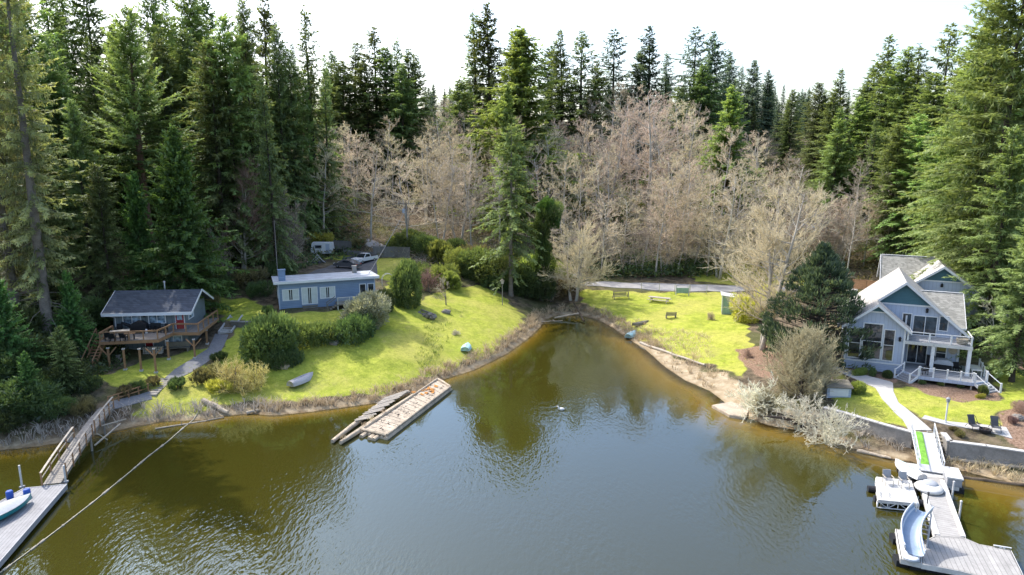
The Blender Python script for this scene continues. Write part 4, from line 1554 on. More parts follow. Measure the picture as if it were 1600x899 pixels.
for px, py, lb, a in ((1520, 671, 'dark folding lounge chair on the terrace between lamp post and fire pit', 12), (1554, 674, 'dark folding lounge chair on the terrace beside the mulch bed', -8)):
    t = thing('lounge_chair', lb, 'chair', gat(px, py, .06), R(a - 12), 'lounge chairs at the fire pit')
    lounge_chair(t)
t = thing('fire_pit', 'low round dark fire pit between the two lounge chairs', 'fire pit', gat(1539, 677, .06))
m = MB()
m.lathe([(.35, 0), (.42, .05), (.5, .32), (.44, .34), (.36, .2), (.1, .16)], 16)
m.build('bowl', 'darkmetal', t)
m = MB()
for k in range(5):
    a = k * 1.3
    m.tube([(math.cos(a) * .3, math.sin(a) * .3, .22), (-math.cos(a) * .2, -math.sin(a) * .25, .36)], .045, 6)
m.build('firewood', 'barkdark', t)

# small white shed by the shore bush
p = gat(1307, 617)
t = thing('storage_shed', 'low pale storage box with mossy dark roof half hidden by the shore bush', 'shed', p, R(-8))
m = MB()
m.span((-1.15, -.7, -.2), (1.15, .7, 1.0))
m.build('wall', 'lapblue', t)
m = MB()
m.extr([(-1.3, -.9, .98), (-1.3, .9, 1.3), (-1.3, .9, 1.4), (-1.3, -.9, 1.08)], (2.6, 0, 0))
m.build('roof', 'bench', t)
m = MB()
m.span((-.9, -.73, .1), (.9, -.705, .85))
m.build('door', 'white', t)

# ================================================================== the jetty with slide
DZ = 0.62


def slab(name, label, cat, px, z, th, m_, floats=True, rz=0.0, trim='whiteworn'):
    P = [at(x, y, z) for x, y in px]
    c = sum(P, Vector()) / len(P)
    o = thing(name, label, cat, (c.x, c.y, z), rz)
    inv = rotz(-rz)
    Q = [inv @ (p - Vector((c.x, c.y, z))) for p in P]
    b = MB()
    b.prism([(q.x, q.y) for q in Q], -.08, 0)
    b.build('decking', m_, o)
    f = MB()
    for i in range(len(Q)):
        p, q = Q[i].copy(), Q[(i + 1) % len(Q)].copy()
        p.z = q.z = -.17
        d = (q - p).normalized()
        f.beam(p, q + d * .03, .09, th)
    f.build('rim_board', trim, o)
    if floats:
        for i, q in enumerate(Q):
            k = MB()
            cc = q * .72
            k.box((cc.x, cc.y, -.5), (1.0, .8, .55))
            k.build('float', 'black', o)
    return o, (c.x, c.y), Q


JD = yaw_of(at(1461, 838, DZ), at(1433, 755, DZ)) - pi / 2
jet, jc, _ = slab('jetty', 'long grey jetty running out from the gangway, pale edge boards along it', 'jetty', [(1434, 743), (1475, 748), (1508, 841), (1461, 838)], DZ, .34, 'planksy', True, JD)
plat, pc, _ = slab('dock_platform', 'wide angled grey dock platform at the outer end of the jetty', 'dock', [(1461, 838.5), (1508, 841.5), (1530, 851), (1579, 860), (1601, 905), (1545, 904), (1500, 892), (1441, 881), (1440, 848)], DZ - .004, .34, 'planks', True, R(-20))
sdk, sc_, _ = slab('slide_platform', 'small white swim platform carrying the water slide', 'dock', [(1400, 827), (1439, 834), (1439, 880), (1408, 873)], DZ + .02, .34, 'whiteworn', True, R(-12))
upd, uc, _ = slab('landing_float', 'pale landing float under the foot of the gangway', 'dock', [(1404, 722), (1474, 730), (1476, 747), (1419, 744), (1412, 752)], DZ - .008, .34, 'whiteworn', True, JD)
box_d, bc, _ = slab('side_float', 'narrow white float beside the landing holding the dock box', 'dock', [(1477, 733), (1490, 734), (1498, 761), (1478, 758)], DZ - .05, .34, 'whiteworn', True, JD)
# pale edge planks on the jetty
for px0, px1 in (((1437, 746), (1464, 836)), ((1472, 751), (1505, 839))):
    a, b = at(*px0, DZ), at(*px1, DZ)
    q = rotz(-JD)
    a2, b2 = q @ (a - Vector((*jc, DZ))), q @ (b - Vector((*jc, DZ)))
    a2.z = b2.z = .03
    m = MB()
    m.beam(a2, b2, .3, .05)
    m.build('edge_plank', 'whiteworn', jet)

# gangway
ga, gb = at(1441, 676, 2.02), at(1455, 738, DZ + .12)
gl = (ga - gb).length
gy_ = yaw_of(gb, ga)
t = thing('gangway', 'white aluminium truss gangway with bright green turf strip down to the jetty', 'gangway', gb, gy_ - pi / 2)
run = math.hypot(ga.x - gb.x, ga.y - gb.y)
rise = ga.z - gb.z
gz = lambda s: rise * s
m = MB()
m.extr([(-.8, 0, 0), (.8, 0, 0), (.8, run, rise), (-.8, run, rise)], (0, 0, .05))
m.build('walkway_deck', 'mesh_grey', t)
m = MB()
m.extr([(-.68, .1, .055), (-.02, .1, .055), (-.02, run - .1, rise + .053), (-.68, run - .1, rise + .053)], (0, 0, .012))
m.build('turf_strip', 'turf', t)
for x in (-.84, .84):
    m = MB()
    m.beam((x, 0, .05), (x, run, rise + .05), .07, .1)
    m.beam((x, 0, 1.0), (x, run, rise + 1.0), .06, .07)
    n = 8
    for k in range(n + 1):
        s = k / n
        m.beam((x, run * s, rise * s + .05), (x, run * s, rise * s + 1.0), .04, .04)
        if k < n:
            s2 = (k + 1) / n
            if k % 2:
                m.beam((x, run * s, rise * s + .05), (x, run * s2, rise * s2 + 1.0), .035, .035)
            else:
                m.beam((x, run * s, rise * s + 1.0), (x, run * s2, rise * s2 + .05), .035, .035)
    m.build('truss_railing', 'white', t)

# water slide
sp = at(1437, 846, DZ + .03)
t = thing('water_slide', 'curving pale blue water slide on the swim platform', 'water slide', sp, R(-37))
ch, inn = MB(), MB()
N = 14
prof = []
for i in range(N + 1):
    s = i / N
    z = 1.95 - 1.75 * (s ** 1.15) if s < .86 else .34 - (s - .86) * .6
    y = .35 - 3.0 * s
    x = -.05 - .50 * math.sin(s * pi * .95) + .12 * s
    prof.append((x, y, max(.20, z)))


def chute(mb, k, off, wdt, hi):
    sec = [(-wdt, hi), (-wdt * .96, hi * .45), (-wdt * .62, .06), (0, 0), (wdt * .62, .06), (wdt * .96, hi * .45), (wdt, hi)]
    P = []
    for (x, y, z) in prof:
        for a, b in sec:
            P.append((x + a, y, z + b + off))
    Fc = []
    w = len(sec)
    for i in range(N):
        for j in range(w - 1):
            Fc.append((i * w + j, i * w + j + 1, (i + 1) * w + j + 1, (i + 1) * w + j))
    mb.add(P, Fc)
    return mb


chute(ch, 0, 0, .56, .56).build('chute', 'slideblue', t, smooth=True)
chute(inn, 0, .03, .52, .34).build('chute_bed', 'slidein', t, smooth=True)
m = MB()
for sx in (-1, 1):
    m.tube([(x + sx * .56, y, z + .56) for x, y, z in prof], .05, 6)
m.build('rim', 'slideblue', t)
m = MB()
m.extr([(.42, .55, 0), (.42, -.6, 0), (.42, -.15, 1.8), (.42, .4, 2.0)], (.06, 0, 0))
m.extr([(-.5, .55, 0), (-.5, -.2, 0), (-.5, .1, 1.8), (-.5, .4, 2.0)], (-.06, 0, 0))
m.build('side_panel', 'cover', t)
m = MB()
for k in range(5):
    m.span((-.38, .5 - k * .03, .3 + k * .34), (.38, .6 - k * .03, .36 + k * .34))
m.build('ladder', 'grey', t)
for sx in (-.42, .42):
    m = MB()
    m.tube([(sx, .6, .02), (sx, .58, 1.9), (sx, .48, 2.5), (sx, .1, 2.45), (sx, .0, 2.0)], .03, 6)
    m.build('handrail', 'chrome', t)
m = MB()
m.lathe([(.42, .0), (.48, .05), (.48, .18), (.42, .22)], 16, (-.2, -2.72, .02))
m.build('foot', 'slideblue', t)

# swim raft with truss skirt
rz0 = at(1369, 745, .72), at(1424, 751, .72), at(1436, 787, .72), at(1372, 781, .72)
ryaw = yaw_of(rz0[3], rz0[2])
raft, rc, rq = slab('swim_raft', 'white swimming raft with cross braced skirt holding two deck chairs', 'raft', [(1369, 745), (1424, 751), (1436, 787), (1372, 781)], .72, .12, 'whiteworn', False, ryaw)
for i in range(4):
    p, q = rq[i], rq[(i + 1) % 4]
    m = MB()
    z0, z1 = -.62, -.12
    m.beam((p.x, p.y, z0), (q.x, q.y, z0), .06, .06)
    for k in range(4):
        a, b = p.lerp(q, k / 4), p.lerp(q, (k + 1) / 4)
        m.beam((a.x, a.y, z0), (a.x, a.y, z1), .06, .06)
        m.beam((a.x, a.y, z0 if k % 2 else z1), (b.x, b.y, z1 if k % 2 else z0), .045, .045)
    m.build('brace', 'white', raft)
for i, (sx, sy) in enumerate(((-.8, .5), (.8, .5), (-.8, -.5), (.8, -.5))):
    m = MB()
    m.tube([(sx * 1.3 - .7, sy * 1.6, -.52), (sx * 1.3 + .7, sy * 1.6, -.52)], .26, 10)
    m.build('float', 'darkmetal', raft)


def deck_chair(t):
    for x in (-.28, .28):
        q = MB()
        q.beam((x, -.3, 0), (x, -.28, .45), .04)
        q.build('leg', 'oldwood', t)
        q = MB()
        q.beam((x, .3, 0), (x, .28, .45), .04)
        q.build('leg', 'oldwood', t)
    q = MB()
    for k in range(4):
        q.span((-.3, -.3 + k * .155, .44), (.3, -.18 + k * .155, .48))
    q.build('seat', 'grey', t)
    q = MB()
    q.extr([(-.3, .28, .5), (.3, .28, .5), (.3, .42, 1.05), (-.3, .42, 1.05)], (0, .04, 0))
    q.build('backrest', 'grey', t)
    q = MB()
    for x in (-.31, .31):
        q.span((x - .03, -.3, .64), (x + .03, .36, .68))
    q.build('armrest', 'oldwood', t)


for px, py, lb in ((1387, 757, 'grey deck chair at the outer corner of the swim raft'), (1412, 761, 'grey deck chair on the swim raft, the one next to the jetty')):
    t = thing('deck_chair', lb, 'chair', at(px, py, .722), ryaw + R(5), 'deck chairs on the swim raft')
    deck_chair(t)
p = at(1383, 777, .722)
t = thing('raft_ladder', 'small metal boarding ladder at the front edge of the swim raft', 'ladder', p, ryaw)
m = MB()
for x in (-.3, .3):
    m.tube([(x, .1, 0), (x, .1, .35), (x, -.12, .35), (x, -.16, -.9)], .025, 6)
m.build('handrail', 'chrome', t)
m = MB()
for k in range(3):
    m.span((-.3, -.18, -.2 - k * .25), (.3, -.1, -.16 - k * .25))
m.build('rung', 'chrome', t)


def hull(L_, W_, H_, n=10, stern=.75, inv=False, sheer=.12):
    """rowing-boat shell; returns outer shell mesh builder (open or keel-up)."""
    mb = MB()
    P, Fc = [], []
    sec = 7
    for i in range(n + 1):
        s = i / n
        x = (s - .5) * L_
        wd_ = W_ / 2 * (stern + (1 - stern) * math.sin(min(1, s / .45) * pi / 2)) * (1 - max(0, (s - .45) / .55) ** 2.2)
        wd_ = max(.015, wd_)
        dz = H_ * (1 + sheer * (2 * s - .8) ** 2)
        kl = H_ * .12 * max(0, (s - .7) / .3) ** 2 * 2
        for j in range(sec):
            a = pi * j / (sec - 1)
            y = wd_ * math.cos(a)
            z = -((dz - kl) * math.sin(a) ** .7)
            P.append((x, y, -z if inv else z + dz))
    for i in range(n):
        for j in range(sec - 1):
            Fc.append((i * sec + j, i * sec + j + 1, (i + 1) * sec + j + 1, (i + 1) * sec + j))
    Fc.append(tuple(range(sec)))
    mb.add(P, Fc)
    return mb


# upturned skiff and covered boats by the landing
t = thing('small_dinghy', 'small white and pale blue dinghy lying on the landing float', 'boat', at(1419, 736, DZ + .1), R(100))
hull(3.0, 1.25, .42, inv=True).build('hull', 'white', t, smooth=True)
m = MB()
m.tube([(-1.3, 0, .46), (0, 0, .47), (1.3, 0, .40)], [.05, .09, .05], 6)
m.build('keel', 'palehull', t)
t = thing('covered_float', 'round white inflatable with grey cover lying across the jetty', 'inflatable', at(1451, 765, DZ + .06), R(35))
m = MB()
m.lathe([(.55, 0), (.95, .02), (1.02, .16), (.9, .30), (.6, .36), (.2, .38)], 20)
m.build('tube', 'whiteworn', t, smooth=True)
m = MB()
m.lathe([(.62, .30), (.5, .46), (.25, .55), (.05, .57)], 16, (.35, .1, 0))
m.build('cover', 'cover', t, smooth=True)
t = thing('dock_box', 'grey lidded dock box standing on the narrow side float', 'dock box', at(1487, 752, DZ - .04), JD)
m = MB()
m.span((-.5, -1.0, 0), (.5, 1.0, .62))
m.build('body', 'grey', t)
m = MB()
m.span((-.56, -1.06, .62), (.56, 1.06, .74))
m.build('lid', 'whiteworn', t)
for px, py, lb in ((1487, 782, 'white mooring pile near the dock box'), (1498, 814, 'white mooring pile halfway along the jetty'), (1447, 800, 'dark mooring pile beside the slide')):
    b = at(px, py, 0)
    t = thing('mooring_pile', lb, 'pile', b, 0, 'mooring piles along the jetty')
    m = MB()
    m.tube([(0, 0, -2.5), (0, 0, 1.5)], .07 if 'white' in lb else .04, 8)
    m.build('pole', 'whiteworn' if 'white' in lb else 'darkmetal', t)
    m = MB()
    m.lathe([(.09, 1.5), (.09, 1.55), (.01, 1.62)], 8)
    m.build('cap', 'whiteworn' if 'white' in lb else 'darkmetal', t)
t = thing('mooring_cleat', 'pale mooring cleat at the shoreward edge of the dock platform', 'cleat', at(1566, 857, DZ), R(-20))
m = MB()
m.tube([(-.5, 0, .12), (.5, 0, .12)], .05, 6)
m.span((-.15, -.05, 0), (-.05, .05, .12))
m.span((.05, -.05, 0), (.15, .05, .12))
m.build('horn', 'white', t)

# ================================================================== cabin with cedar deck
c0 = at(179, 517, 5.5)
CY = R(6)
cb = thing('lakeside_cabin', 'small grey cabin with dark slate roof and red door above a cedar deck', 'cabin', (c0.x, c0.y, 5.5), CY)
CW, CD = 8.3, 6.6
w = MB()
w.extr([(CW, 0, -3.2), (CW, CD, -3.2), (CW, CD, 2.45), (CW, CD / 2, 4.0), (CW, 0, 2.45)], (-CW, 0, 0))
w.build('wall', 'lapgrey', cb)
w = MB()
w.span((-.03, -.03, -3.3), (CW + .03, CD, -2.3))
w.build('foundation', 'concrete', cb)
m, f = MB(), MB()
for y0, z0, y1, z1 in ((-.75, 2.12, CD / 2, 4.08), (CD + .6, 2.15, CD / 2, 4.08)):
    m.extr([(CW + .9, y0, z0), (CW + .9, y1, z1), (CW + .9, y1, z1 + .14), (CW + .9, y0, z0 + .14)], (-(CW + 1.8), 0, 0))
    f.beam((CW + .94, y0, z0 + .03), (CW + .94, y1, z1 + .03), .06, .26)
    f.beam((-.94, y0, z0 + .03), (-.94, y1, z1 + .03), .06, .26)
f.span((-.95, -.83, 2.02), (CW + .95, -.76, 2.27))
r_ = m.build('roof', 'roofdark', cb)
f.build('fascia', 'white', r_)
m = MB()
m.tube([(CW * .55, CD * .62, 3.4), (CW * .55, CD * .62, 5.0)], .11, 8)
m.lathe([(.2, 5.0), (.2, 5.06), (.04, 5.2)], 8, (CW * .55, CD * .62, 0))
m.build('stove_pipe', 'chrome', r_)
m = MB()
m.span((-.9, -.92, 1.92), (CW + .9, -.84, 2.02))
m.tube([(.25, -.1, -3.0), (.25, -.1, 1.6), (.0, -.85, 1.95)], .05, 6)
m.build('gutter', 'white', cb)
window(cb, 1.05, 3.15, .75, 2.05, 0, -1, 2, 1, gm='glassblue')
window(cb, 3.95, 5.95, .75, 2.05, 0, -1, 2, 1, gm='glassblue')
window(cb, .5, 2.3, 1.0, 1.9, CW, 1, 1, 1, ax='Y', gm='glassblue')
window(cb, 5.6, 7.6, -2.0, -.75, 0, -1, 2, 1, gm='glassblue')
m = MB()
m.span((7.0, -.06, .02), (8.1, -.005, 2.12))
d = m.build('door', 'white', cb)
m = MB()
m.span((7.1, -.1, .05), (8.0, -.062, 2.05))
m.build('door_leaf', 'red', d)
m = MB()
m.span((7.25, -.125, 1.15), (7.85, -.102, 1.9))
m.build('pane', 'glassblue', d)
m = MB()
m.lathe([(.04, 0), (.05, -.03), (.03, -.08)], 8, (7.2, -.1, .98), 'Y')
m.build('handle', 'chrome', d)
m = MB()
m.span((3.3, -.08, -2.55), (4.3, -.005, -.55))
d = m.build('door', 'white', cb)
m = MB()
m.span((3.4, -.1, -2.5), (4.2, -.082, -.62))
m.build('door_leaf', 'red', d)
m = MB()
m.lathe([(.05, 0), (.2, -.02), (.2, -.1), (.12, -.22)], 8, (3.55, -.02, 1.75), 'Y')
m.build('wall_lamp', 'black', cb)

# cedar deck, a thing of its own
dk = thing('cedar_deck', 'raised cedar deck on posts wrapping the front of the grey cabin', 'deck', (c0.x, c0.y, 5.5), CY)
inv = rotz(-CY)
loc = lambda p: inv @ (p - Vector((c0.x, c0.y, 5.5)))
poly = [loc(at(155, 534, 5.5)), loc(at(247, 530, 5.5)), loc(at(271, 519, 5.5)), loc(at(311, 519, 5.5))]
poly = [(v.x, v.y) for v in poly]
x0 = poly[0][0]
pl = [(x0, -.04), poly[0], poly[1], poly[2], poly[3], (poly[3][0], 5.6), (CW + .05, 5.6), (CW + .05, -.04)]
m = MB()
m.prism(pl, -.06, 0)
m.build('decking', 'cedardeck', dk)
m = MB()
for i in range(0, 5):
    p, q = Vector((*pl[i], -.22)), Vector((*pl[i + 1], -.22))
    m.beam(p, q + (q - p).normalized() * .03, .07, .36)
m.build('rim_board', 'cedar', dk)
edge = [Vector((*pl[i], 0)) for i in range(0, 6)]


def rail_line(parent, pts, zt=1.0, sp=1.6, m_='cedar', posts=True):
    r2 = MB()
    for i in range(len(pts) - 1):
        p, q = pts[i], pts[i + 1]
        n = max(1, round((q - p).length / sp))
        for k in range(n + (1 if i == len(pts) - 2 else 0)):
            v = p.lerp(q, k / n)
            b = MB()
            b.span((v.x - .06, v.y - .06, v.z), (v.x + .06, v.y + .06, v.z + zt))
            b.build('post', m_, parent)
        up = Vector((0, 0, zt + .02))
        r2.beam(p + up, q + up, .13, .05)
        r2.beam(p + Vector((0, 0, zt - .09)), q + Vector((0, 0, zt - .09)), .04, .09)
        for f_ in (.18, .34, .5, .66, .8):
            r2.tube([p + Vector((0, 0, zt * f_)), q + Vector((0, 0, zt * f_))], .006, 3, False)
    r2.build('railing', m_, parent)


rail_line(dk, [edge[0] + Vector((.08, -1.6, 0)), edge[1] + Vector((.08, .08, 0)), edge[2] + Vector((-.05, .08, 0)), edge[3] + Vector((0, .1, 0)), edge[4] + Vector((-.08, .08, 0)), edge[5] + Vector((-.08, 0, 0))])
for px, py in ((172, 576), (196, 578), (221, 580), (244, 583), (264, 562), (305, 560), (324, 538)):
    Yg = None
    a = gat(px, py)
    v = loc(a)
    top = -.4
    b = MB()
    b.span((v.x - .09, v.y - .09, v.z - .1), (v.x + .09, v.y + .09, top))
    pst = b.build('leg', 'cedar', dk)
    b = MB()
    b.span((v.x - .13, v.y - .13, top - .12), (v.x + .13, v.y + .13, top))
    b.build('post_bracket', 'concrete', pst)
    b = MB()
    b.span((v.x - .17, v.y - .17, v.z - .12), (v.x + .17, v.y + .17, v.z + .16))
    b.build('footing', 'concrete', pst)
for px, py in ((172, 576), (244, 583), (305, 560)):
    v = loc(gat(px, py))
    b = MB()
    for s in (-1, 1):
        b.beam((v.x + s * .06, v.y, -1.3), (v.x + s * .85, v.y, -.4), .1, .1)
    b.build('brace', 'cedar', dk)
# stair flight on the shaded end of the deck
sp0 = Vector((x0 - .65, edge[1].y + 2.2, 0))
foot = loc(gat(152, 577))
st = MB()
n = 11
run_v = Vector((sp0.x, foot.y, foot.z)) - sp0
for k in range(n):
    s = (k + .5) / n
    c = sp0 + run_v * s
    st.box(c, (1.1, .32, .06))
sm = st.build('steps', 'cedar', dk)
for s in (-1, 1):
    sr = MB()
    o = Vector((s * .6, 0, 0))
    sr.beam(sp0 + o, sp0 + run_v + o, .07, .3)
    for k in (0, .5, 1):
        v = sp0 + run_v * k + o
        sr.span((v.x - .05, v.y - .05, v.z), (v.x + .05, v.y + .05, v.z + 1.0))
    sr.beam(sp0 + o + Vector((0, 0, 1)), sp0 + run_v + o + Vector((0, 0, 1)), .1, .06)
    sr.build('stair_railing', 'cedar', sm)
sr = MB()
sr.span((x0 - 1.25, sp0.y, -.06), (x0 - .02, sp0.y + 1.4, 0))
sr.build('landing', 'cedardeck', dk)


def on_deck(name, label, cat, px, py, rz=0.0, group=None):
    return thing(name, label, cat, at(px, py, 5.505), CY + rz, group)


t = on_deck('covered_grill', 'black covered barbecue standing on the cedar deck between the cabin windows', 'grill', 219, 520)
m = MB()
m.extr([(-.95, -.4, 0), (-.98, -.42, .75), (-.75, -.38, 1.15), (-.3, -.36, 1.38), (.35, -.36, 1.36), (.85, -.4, 1.05), (.95, -.4, 0)], (0, .8, 0))
m.build('cover', 'black', t)
m = MB()
m.span((-.8, -.3, .02), (.8, .3, .1))
m.build('base', 'darkmetal', t)
t = on_deck('folded_umbrella', 'black folded patio umbrella leaning by the covered barbecue', 'umbrella', 203, 519, R(8))
m = MB()
m.tube([(.9, 0, .3), (-.9, 0, 1.25)], .03, 6)
m.build('pole', 'darkmetal', t)
m = MB()
m.tube([(.5, 0, .5), (.0, 0, .78), (-.8, 0, 1.2)], [.08, .22, .12], 8)
m.build('canopy', 'black', t)


def patio_table(t, L_, W_, mt):
    m = MB()
    m.span((-L_ / 2, -W_ / 2, .70), (L_ / 2, W_ / 2, .76))
    m.build('table_top', mt, t)
    for x in (-L_ / 2 + .15, L_ / 2 - .15):
        for y in (-W_ / 2 + .1, W_ / 2 - .1):
            q = MB()
            q.span((x - .04, y - .04, 0), (x + .04, y + .04, .70))
            q.build('leg', 'darkmetal', t)


t = on_deck('dining_table', 'grey wooden patio table at the shaded corner of the cedar deck', 'table', 188, 527, R(20))
patio_table(t, 2.0, 1.0, 'oldwood')
t = on_deck('side_table', 'low tan bench table beside the grey patio table on the cedar deck', 'table', 203, 531, R(10))
patio_table(t, 1.2, .5, 'cedar')
for px, py, a, lb in ((169, 532, 200, 'black patio chair at the corner post of the cedar deck'), (176, 534, 190, 'black patio chair by the front railing of the cedar deck'), (194, 533, 170, 'black patio chair between the two cedar deck tables'),
                      (187, 520, 10, 'black patio chair against the cabin wall near the stair'), (238, 519, 0, 'black patio chair under the cabin window beside the barbecue'), (246, 519, -5, 'black patio chair nearer the red door under the window'),
                      (257, 520, -30, 'black patio chair closest to the red door')):
    t = on_deck('patio_chair', lb, 'chair', px, py, R(a), 'black chairs on the cedar deck')
    patio_chair(t)
t = on_deck('propane_tank', 'white propane tank standing beside the black covered barbecue', 'gas tank', 229, 521)
m = MB()
m.lathe([(.12, 0), (.16, .05), (.16, .35), (.1, .43)], 12)
m.build('bottle', 'white', t, smooth=True)
m = MB()
m.lathe([(.09, .43), (.1, .52), (.05, .53)], 10)
m.build('collar', 'white', t)
# things under the deck
p = gat(237, 555)
t = thing('firewood_stack', 'stack of split firewood under the cedar deck by the lower red door', 'firewood', p + Vector((0, .5, 0)), CY)
m = MB()
rr = random.Random(3)
for i in range(9):
    for j in range(4):
        m.tube([(i * .24 - 1.0, -.25, .13 + j * .22), (i * .24 - 1.0 + rr.uniform(-.03, .03), .25, .13 + j * .22)], .11, 6)
m.build('log', 'barkpale', t)
t = thing('low_lattice_bench', 'grey slatted wooden bench under the deck below the white window', 'bench', gat(279, 549), CY)
m = MB()
for k in range(4):
    m.span((-1.2, -.25 + k * .13, .42), (1.2, -.15 + k * .13, .46))
m.build('seat', 'bench', t)
m = MB()
m.span((-1.2, .28, .5), (1.2, .33, 1.1))
m.build('backrest', 'bench', t)
for x in (-1.1, 1.1):
    m = MB()
    m.span((x - .05, -.25, -.1), (x + .05, .3, .42))
    m.build('leg', 'bench', t)
t = thing('garden_pot', 'pale round jar standing under the deck near its stair', 'pot', gat(186, 566))
m = MB()
m.lathe([(.2, 0), (.36, .2), (.38, .5), (.24, .75), (.27, .82)], 12)
m.build('jar', 'stone', t, smooth=True)
m = MB()
m.lathe([(.29, .82), (.29, .86), (.05, .9)], 12)
m.build('lid', 'bench', t)

# garden stair and block wall up to the upper lawn
a, b = gat(344, 522), gat(360, 520)
tp = gat(353, 497)
t = thing('garden_steps', 'concrete garden steps beside the cabin leading to the upper lawn', 'steps', (a + b) / 2, yaw_of(a, b))
rn_ = math.hypot(tp.x - (a.x + b.x) / 2, tp.y - (a.y + b.y) / 2)
rs = max(1.2, tp.z - a.z)
wst = (b - a).length
m = MB()
for k in range(8):
    m.span((-wst / 2, rn_ * k / 8, -.4), (wst / 2, rn_ * (k + 1) / 8 - .004, rs * (k + 1) / 8))
m.build('steps', 'concrete', t)
for x in (-wst / 2 - .12, wst / 2 + .12):
    m = MB()
    m.extr([(x - .1, -.1, -.3), (x - .1, rn_, -.3), (x - .1, rn_, rs + .25), (x - .1, -.1, .3)], (.2, 0, 0))
    m.build('side_wall', 'concrete', t)
wp = [at(x, y, 4.9) for x, y in ((361, 503), (375, 504), (392, 504), (412, 505))]
wall_run('retaining_wall', 'low brown block wall holding up the lawn beside the garden steps', wp, 3.2, 4.95, .3, 'block', 'concold')
# lower steps by the bridge
a, b = gat(262, 592), gat(232, 619)
t = thing('log_steps', 'weathered timber steps down the bank toward the foot bridge', 'steps', b, yaw_of(b, a))
dl = math.hypot(a.x - b.x, a.y - b.y)
for k in range(8):
    x = dl * (k + .5) / 8
    m = MB()
    m.span((x - dl / 16, -.75, (a.z - b.z) * k / 8 - .1), (x + dl / 16 - .04, .75, (a.z - b.z) * (k + 1) / 8 + .06))
    m.build('tread', 'dockold', t)
a, b = gat(232, 612), gat(170, 634)
t = thing('path_fence', 'low brown two rail fence along the landing path to the bridge', 'fence', a)
v = b - a
for k in range(5):
    q = v * (k / 4)
    m = MB()
    m.span((q.x - .05, q.y - .05, q.z - .2), (q.x + .05, q.y + .05, q.z + .9))
    m.build('post', 'cedar', t)
m = MB()
for z in (.45, .85):
    m.beam(Vector((0, 0, z)), v + Vector((0, 0, z)), .05, .1)
m.build('rail', 'cedar', t)

# ================================================================== foot bridge, grey dock, teal boat
ba, bb = at(166, 637, 1.55), at(81, 757, .62)
byaw = yaw_of(bb, ba) - pi / 2
run = math.hypot(ba.x - bb.x, ba.y - bb.y)
rise = ba.z - bb.z
t = thing('foot_bridge', 'weathered wooden foot bridge with plank rails from the bank to the grey dock', 'bridge', bb, byaw)
zz = lambda y: rise * y / run + .55 * math.sin(pi * y / run) * .5
m = MB()
N = 46
for k in range(N):
    y0, y1 = run * k / N, run * (k + 1) / N - .03
    m.extr([(-.62, y0, zz(y0)), (.62, y0, zz(y0)), (.62, y1, zz(y1)), (-.62, y1, zz(y1))], (0, 0, .06))
m.build('decking', 'dockold', t)
m = MB()
for x in (-.55, .55):
    for k in range(8):
        y0, y1 = run * k / 8, run * (k + 1) / 8
        m.beam((x, y0, zz(y0) - .13), (x, y1, zz(y1) - .13), .1, .24)
m.build('beam', 'dockold', t)


def br_rail(x, s0, s1, mt):
    n = 4
    for k in range(n + 1):
        y = run * (s0 + (s1 - s0) * k / n)
        b = MB()
        b.span((x - .05, y - .05, zz(y) - .25), (x + .05, y + .05, zz(y) + 1.02))
        b.build('post', 'cedar', t)
    b = MB()
    for k in range(6):
        y0, y1 = run * (s0 + (s1 - s0) * k / 6), run * (s0 + (s1 - s0) * (k + 1) / 6)
        b.beam((x, y0, zz(y0) + 1.04), (x, y1, zz(y1) + 1.04), .16, .05)
        b.beam((x, y0, zz(y0) + .55), (x, y1, zz(y1) + .55), .04, .1)
    b.build('railing', mt, t)


br_rail(-.66, .0, .52, 'oldwood')
br_rail(.66, .08, .55, 'dockold')
br_rail(.66, .60, 1.0, 'oldwood')
for y, x in ((run * .52, -.5), (run * .52, .6), (run * .78, .6)):
    b = MB()
    b.tube([(x, y, -3), (x, y, zz(y) - .1)], .09, 7)
    b.build('pile', 'poleW', t)
b = MB()
b.beam((.7, run * .55, -.3), (1.9, run * .8, .2), .12, .1)
b.beam((.6, run * .62, zz(run * .6) - .3), (1.3, run * .66, -.5), .09, .09)
b.beam((.62, run * .72, zz(run * .7) - .3), (2.2, run * .86, .3), .09, .09)
b.build('brace', 'oldwood', t)

gd, gc, gq = slab('grey_dock', 'long grey ribbed floating dock below the foot bridge carrying a teal boat', 'dock', [(38, 763), (104, 757), (-6, 884), (-180, 884)], .58, .4, 'dockgrey', True, yaw_of(at(38, 763, .58), at(104, 757, .58)), 'grey')
for px, py, hh, lb in ((36, 770, 2.3, 'tall pale pole behind the teal boat at the dock corner'), (104, 762, 1.9, 'pale pole at the dock corner where the bridge lands')):
    t = thing('dock_pole', lb, 'pole', at(px, py, 0), 0, 'poles at the grey dock')
    m = MB()
    m.tube([(0, 0, -2.5), (0, 0, hh)], .075, 8)
    m.build('pole', 'whiteworn', t)
    m = MB()
    m.box((0, 0, .5), (.3, .3, .12))
    m.build('bracket', 'grey', t)
t = thing('covered_boat', 'teal boat under a grey tarpaulin lying on the grey dock', 'boat', at(8, 805, .62), yaw_of(at(-30, 818, 1), at(45, 778, 1)))
hull(4.3, 1.7, .55).build('hull', 'tealhull', t, smooth=True)
m = MB()
P, Fc = [], []
for i in range(9):
    s = i / 8
    x = (s - .5) * 4.2
    wd_ = .85 * (.75 + .25 * math.sin(min(1, s / .45) * pi / 2)) * (1 - max(0, (s - .45) / .55) ** 2.2)
    wd_ = max(.02, wd_)
    for j in range(5):
        u = j / 4 * 2 - 1
        P.append((x, u * wd_ * 1.02, .60 + .22 * (1 - u * u) * math.sin(pi * min(1, s * 1.1) * .9 + .2)))
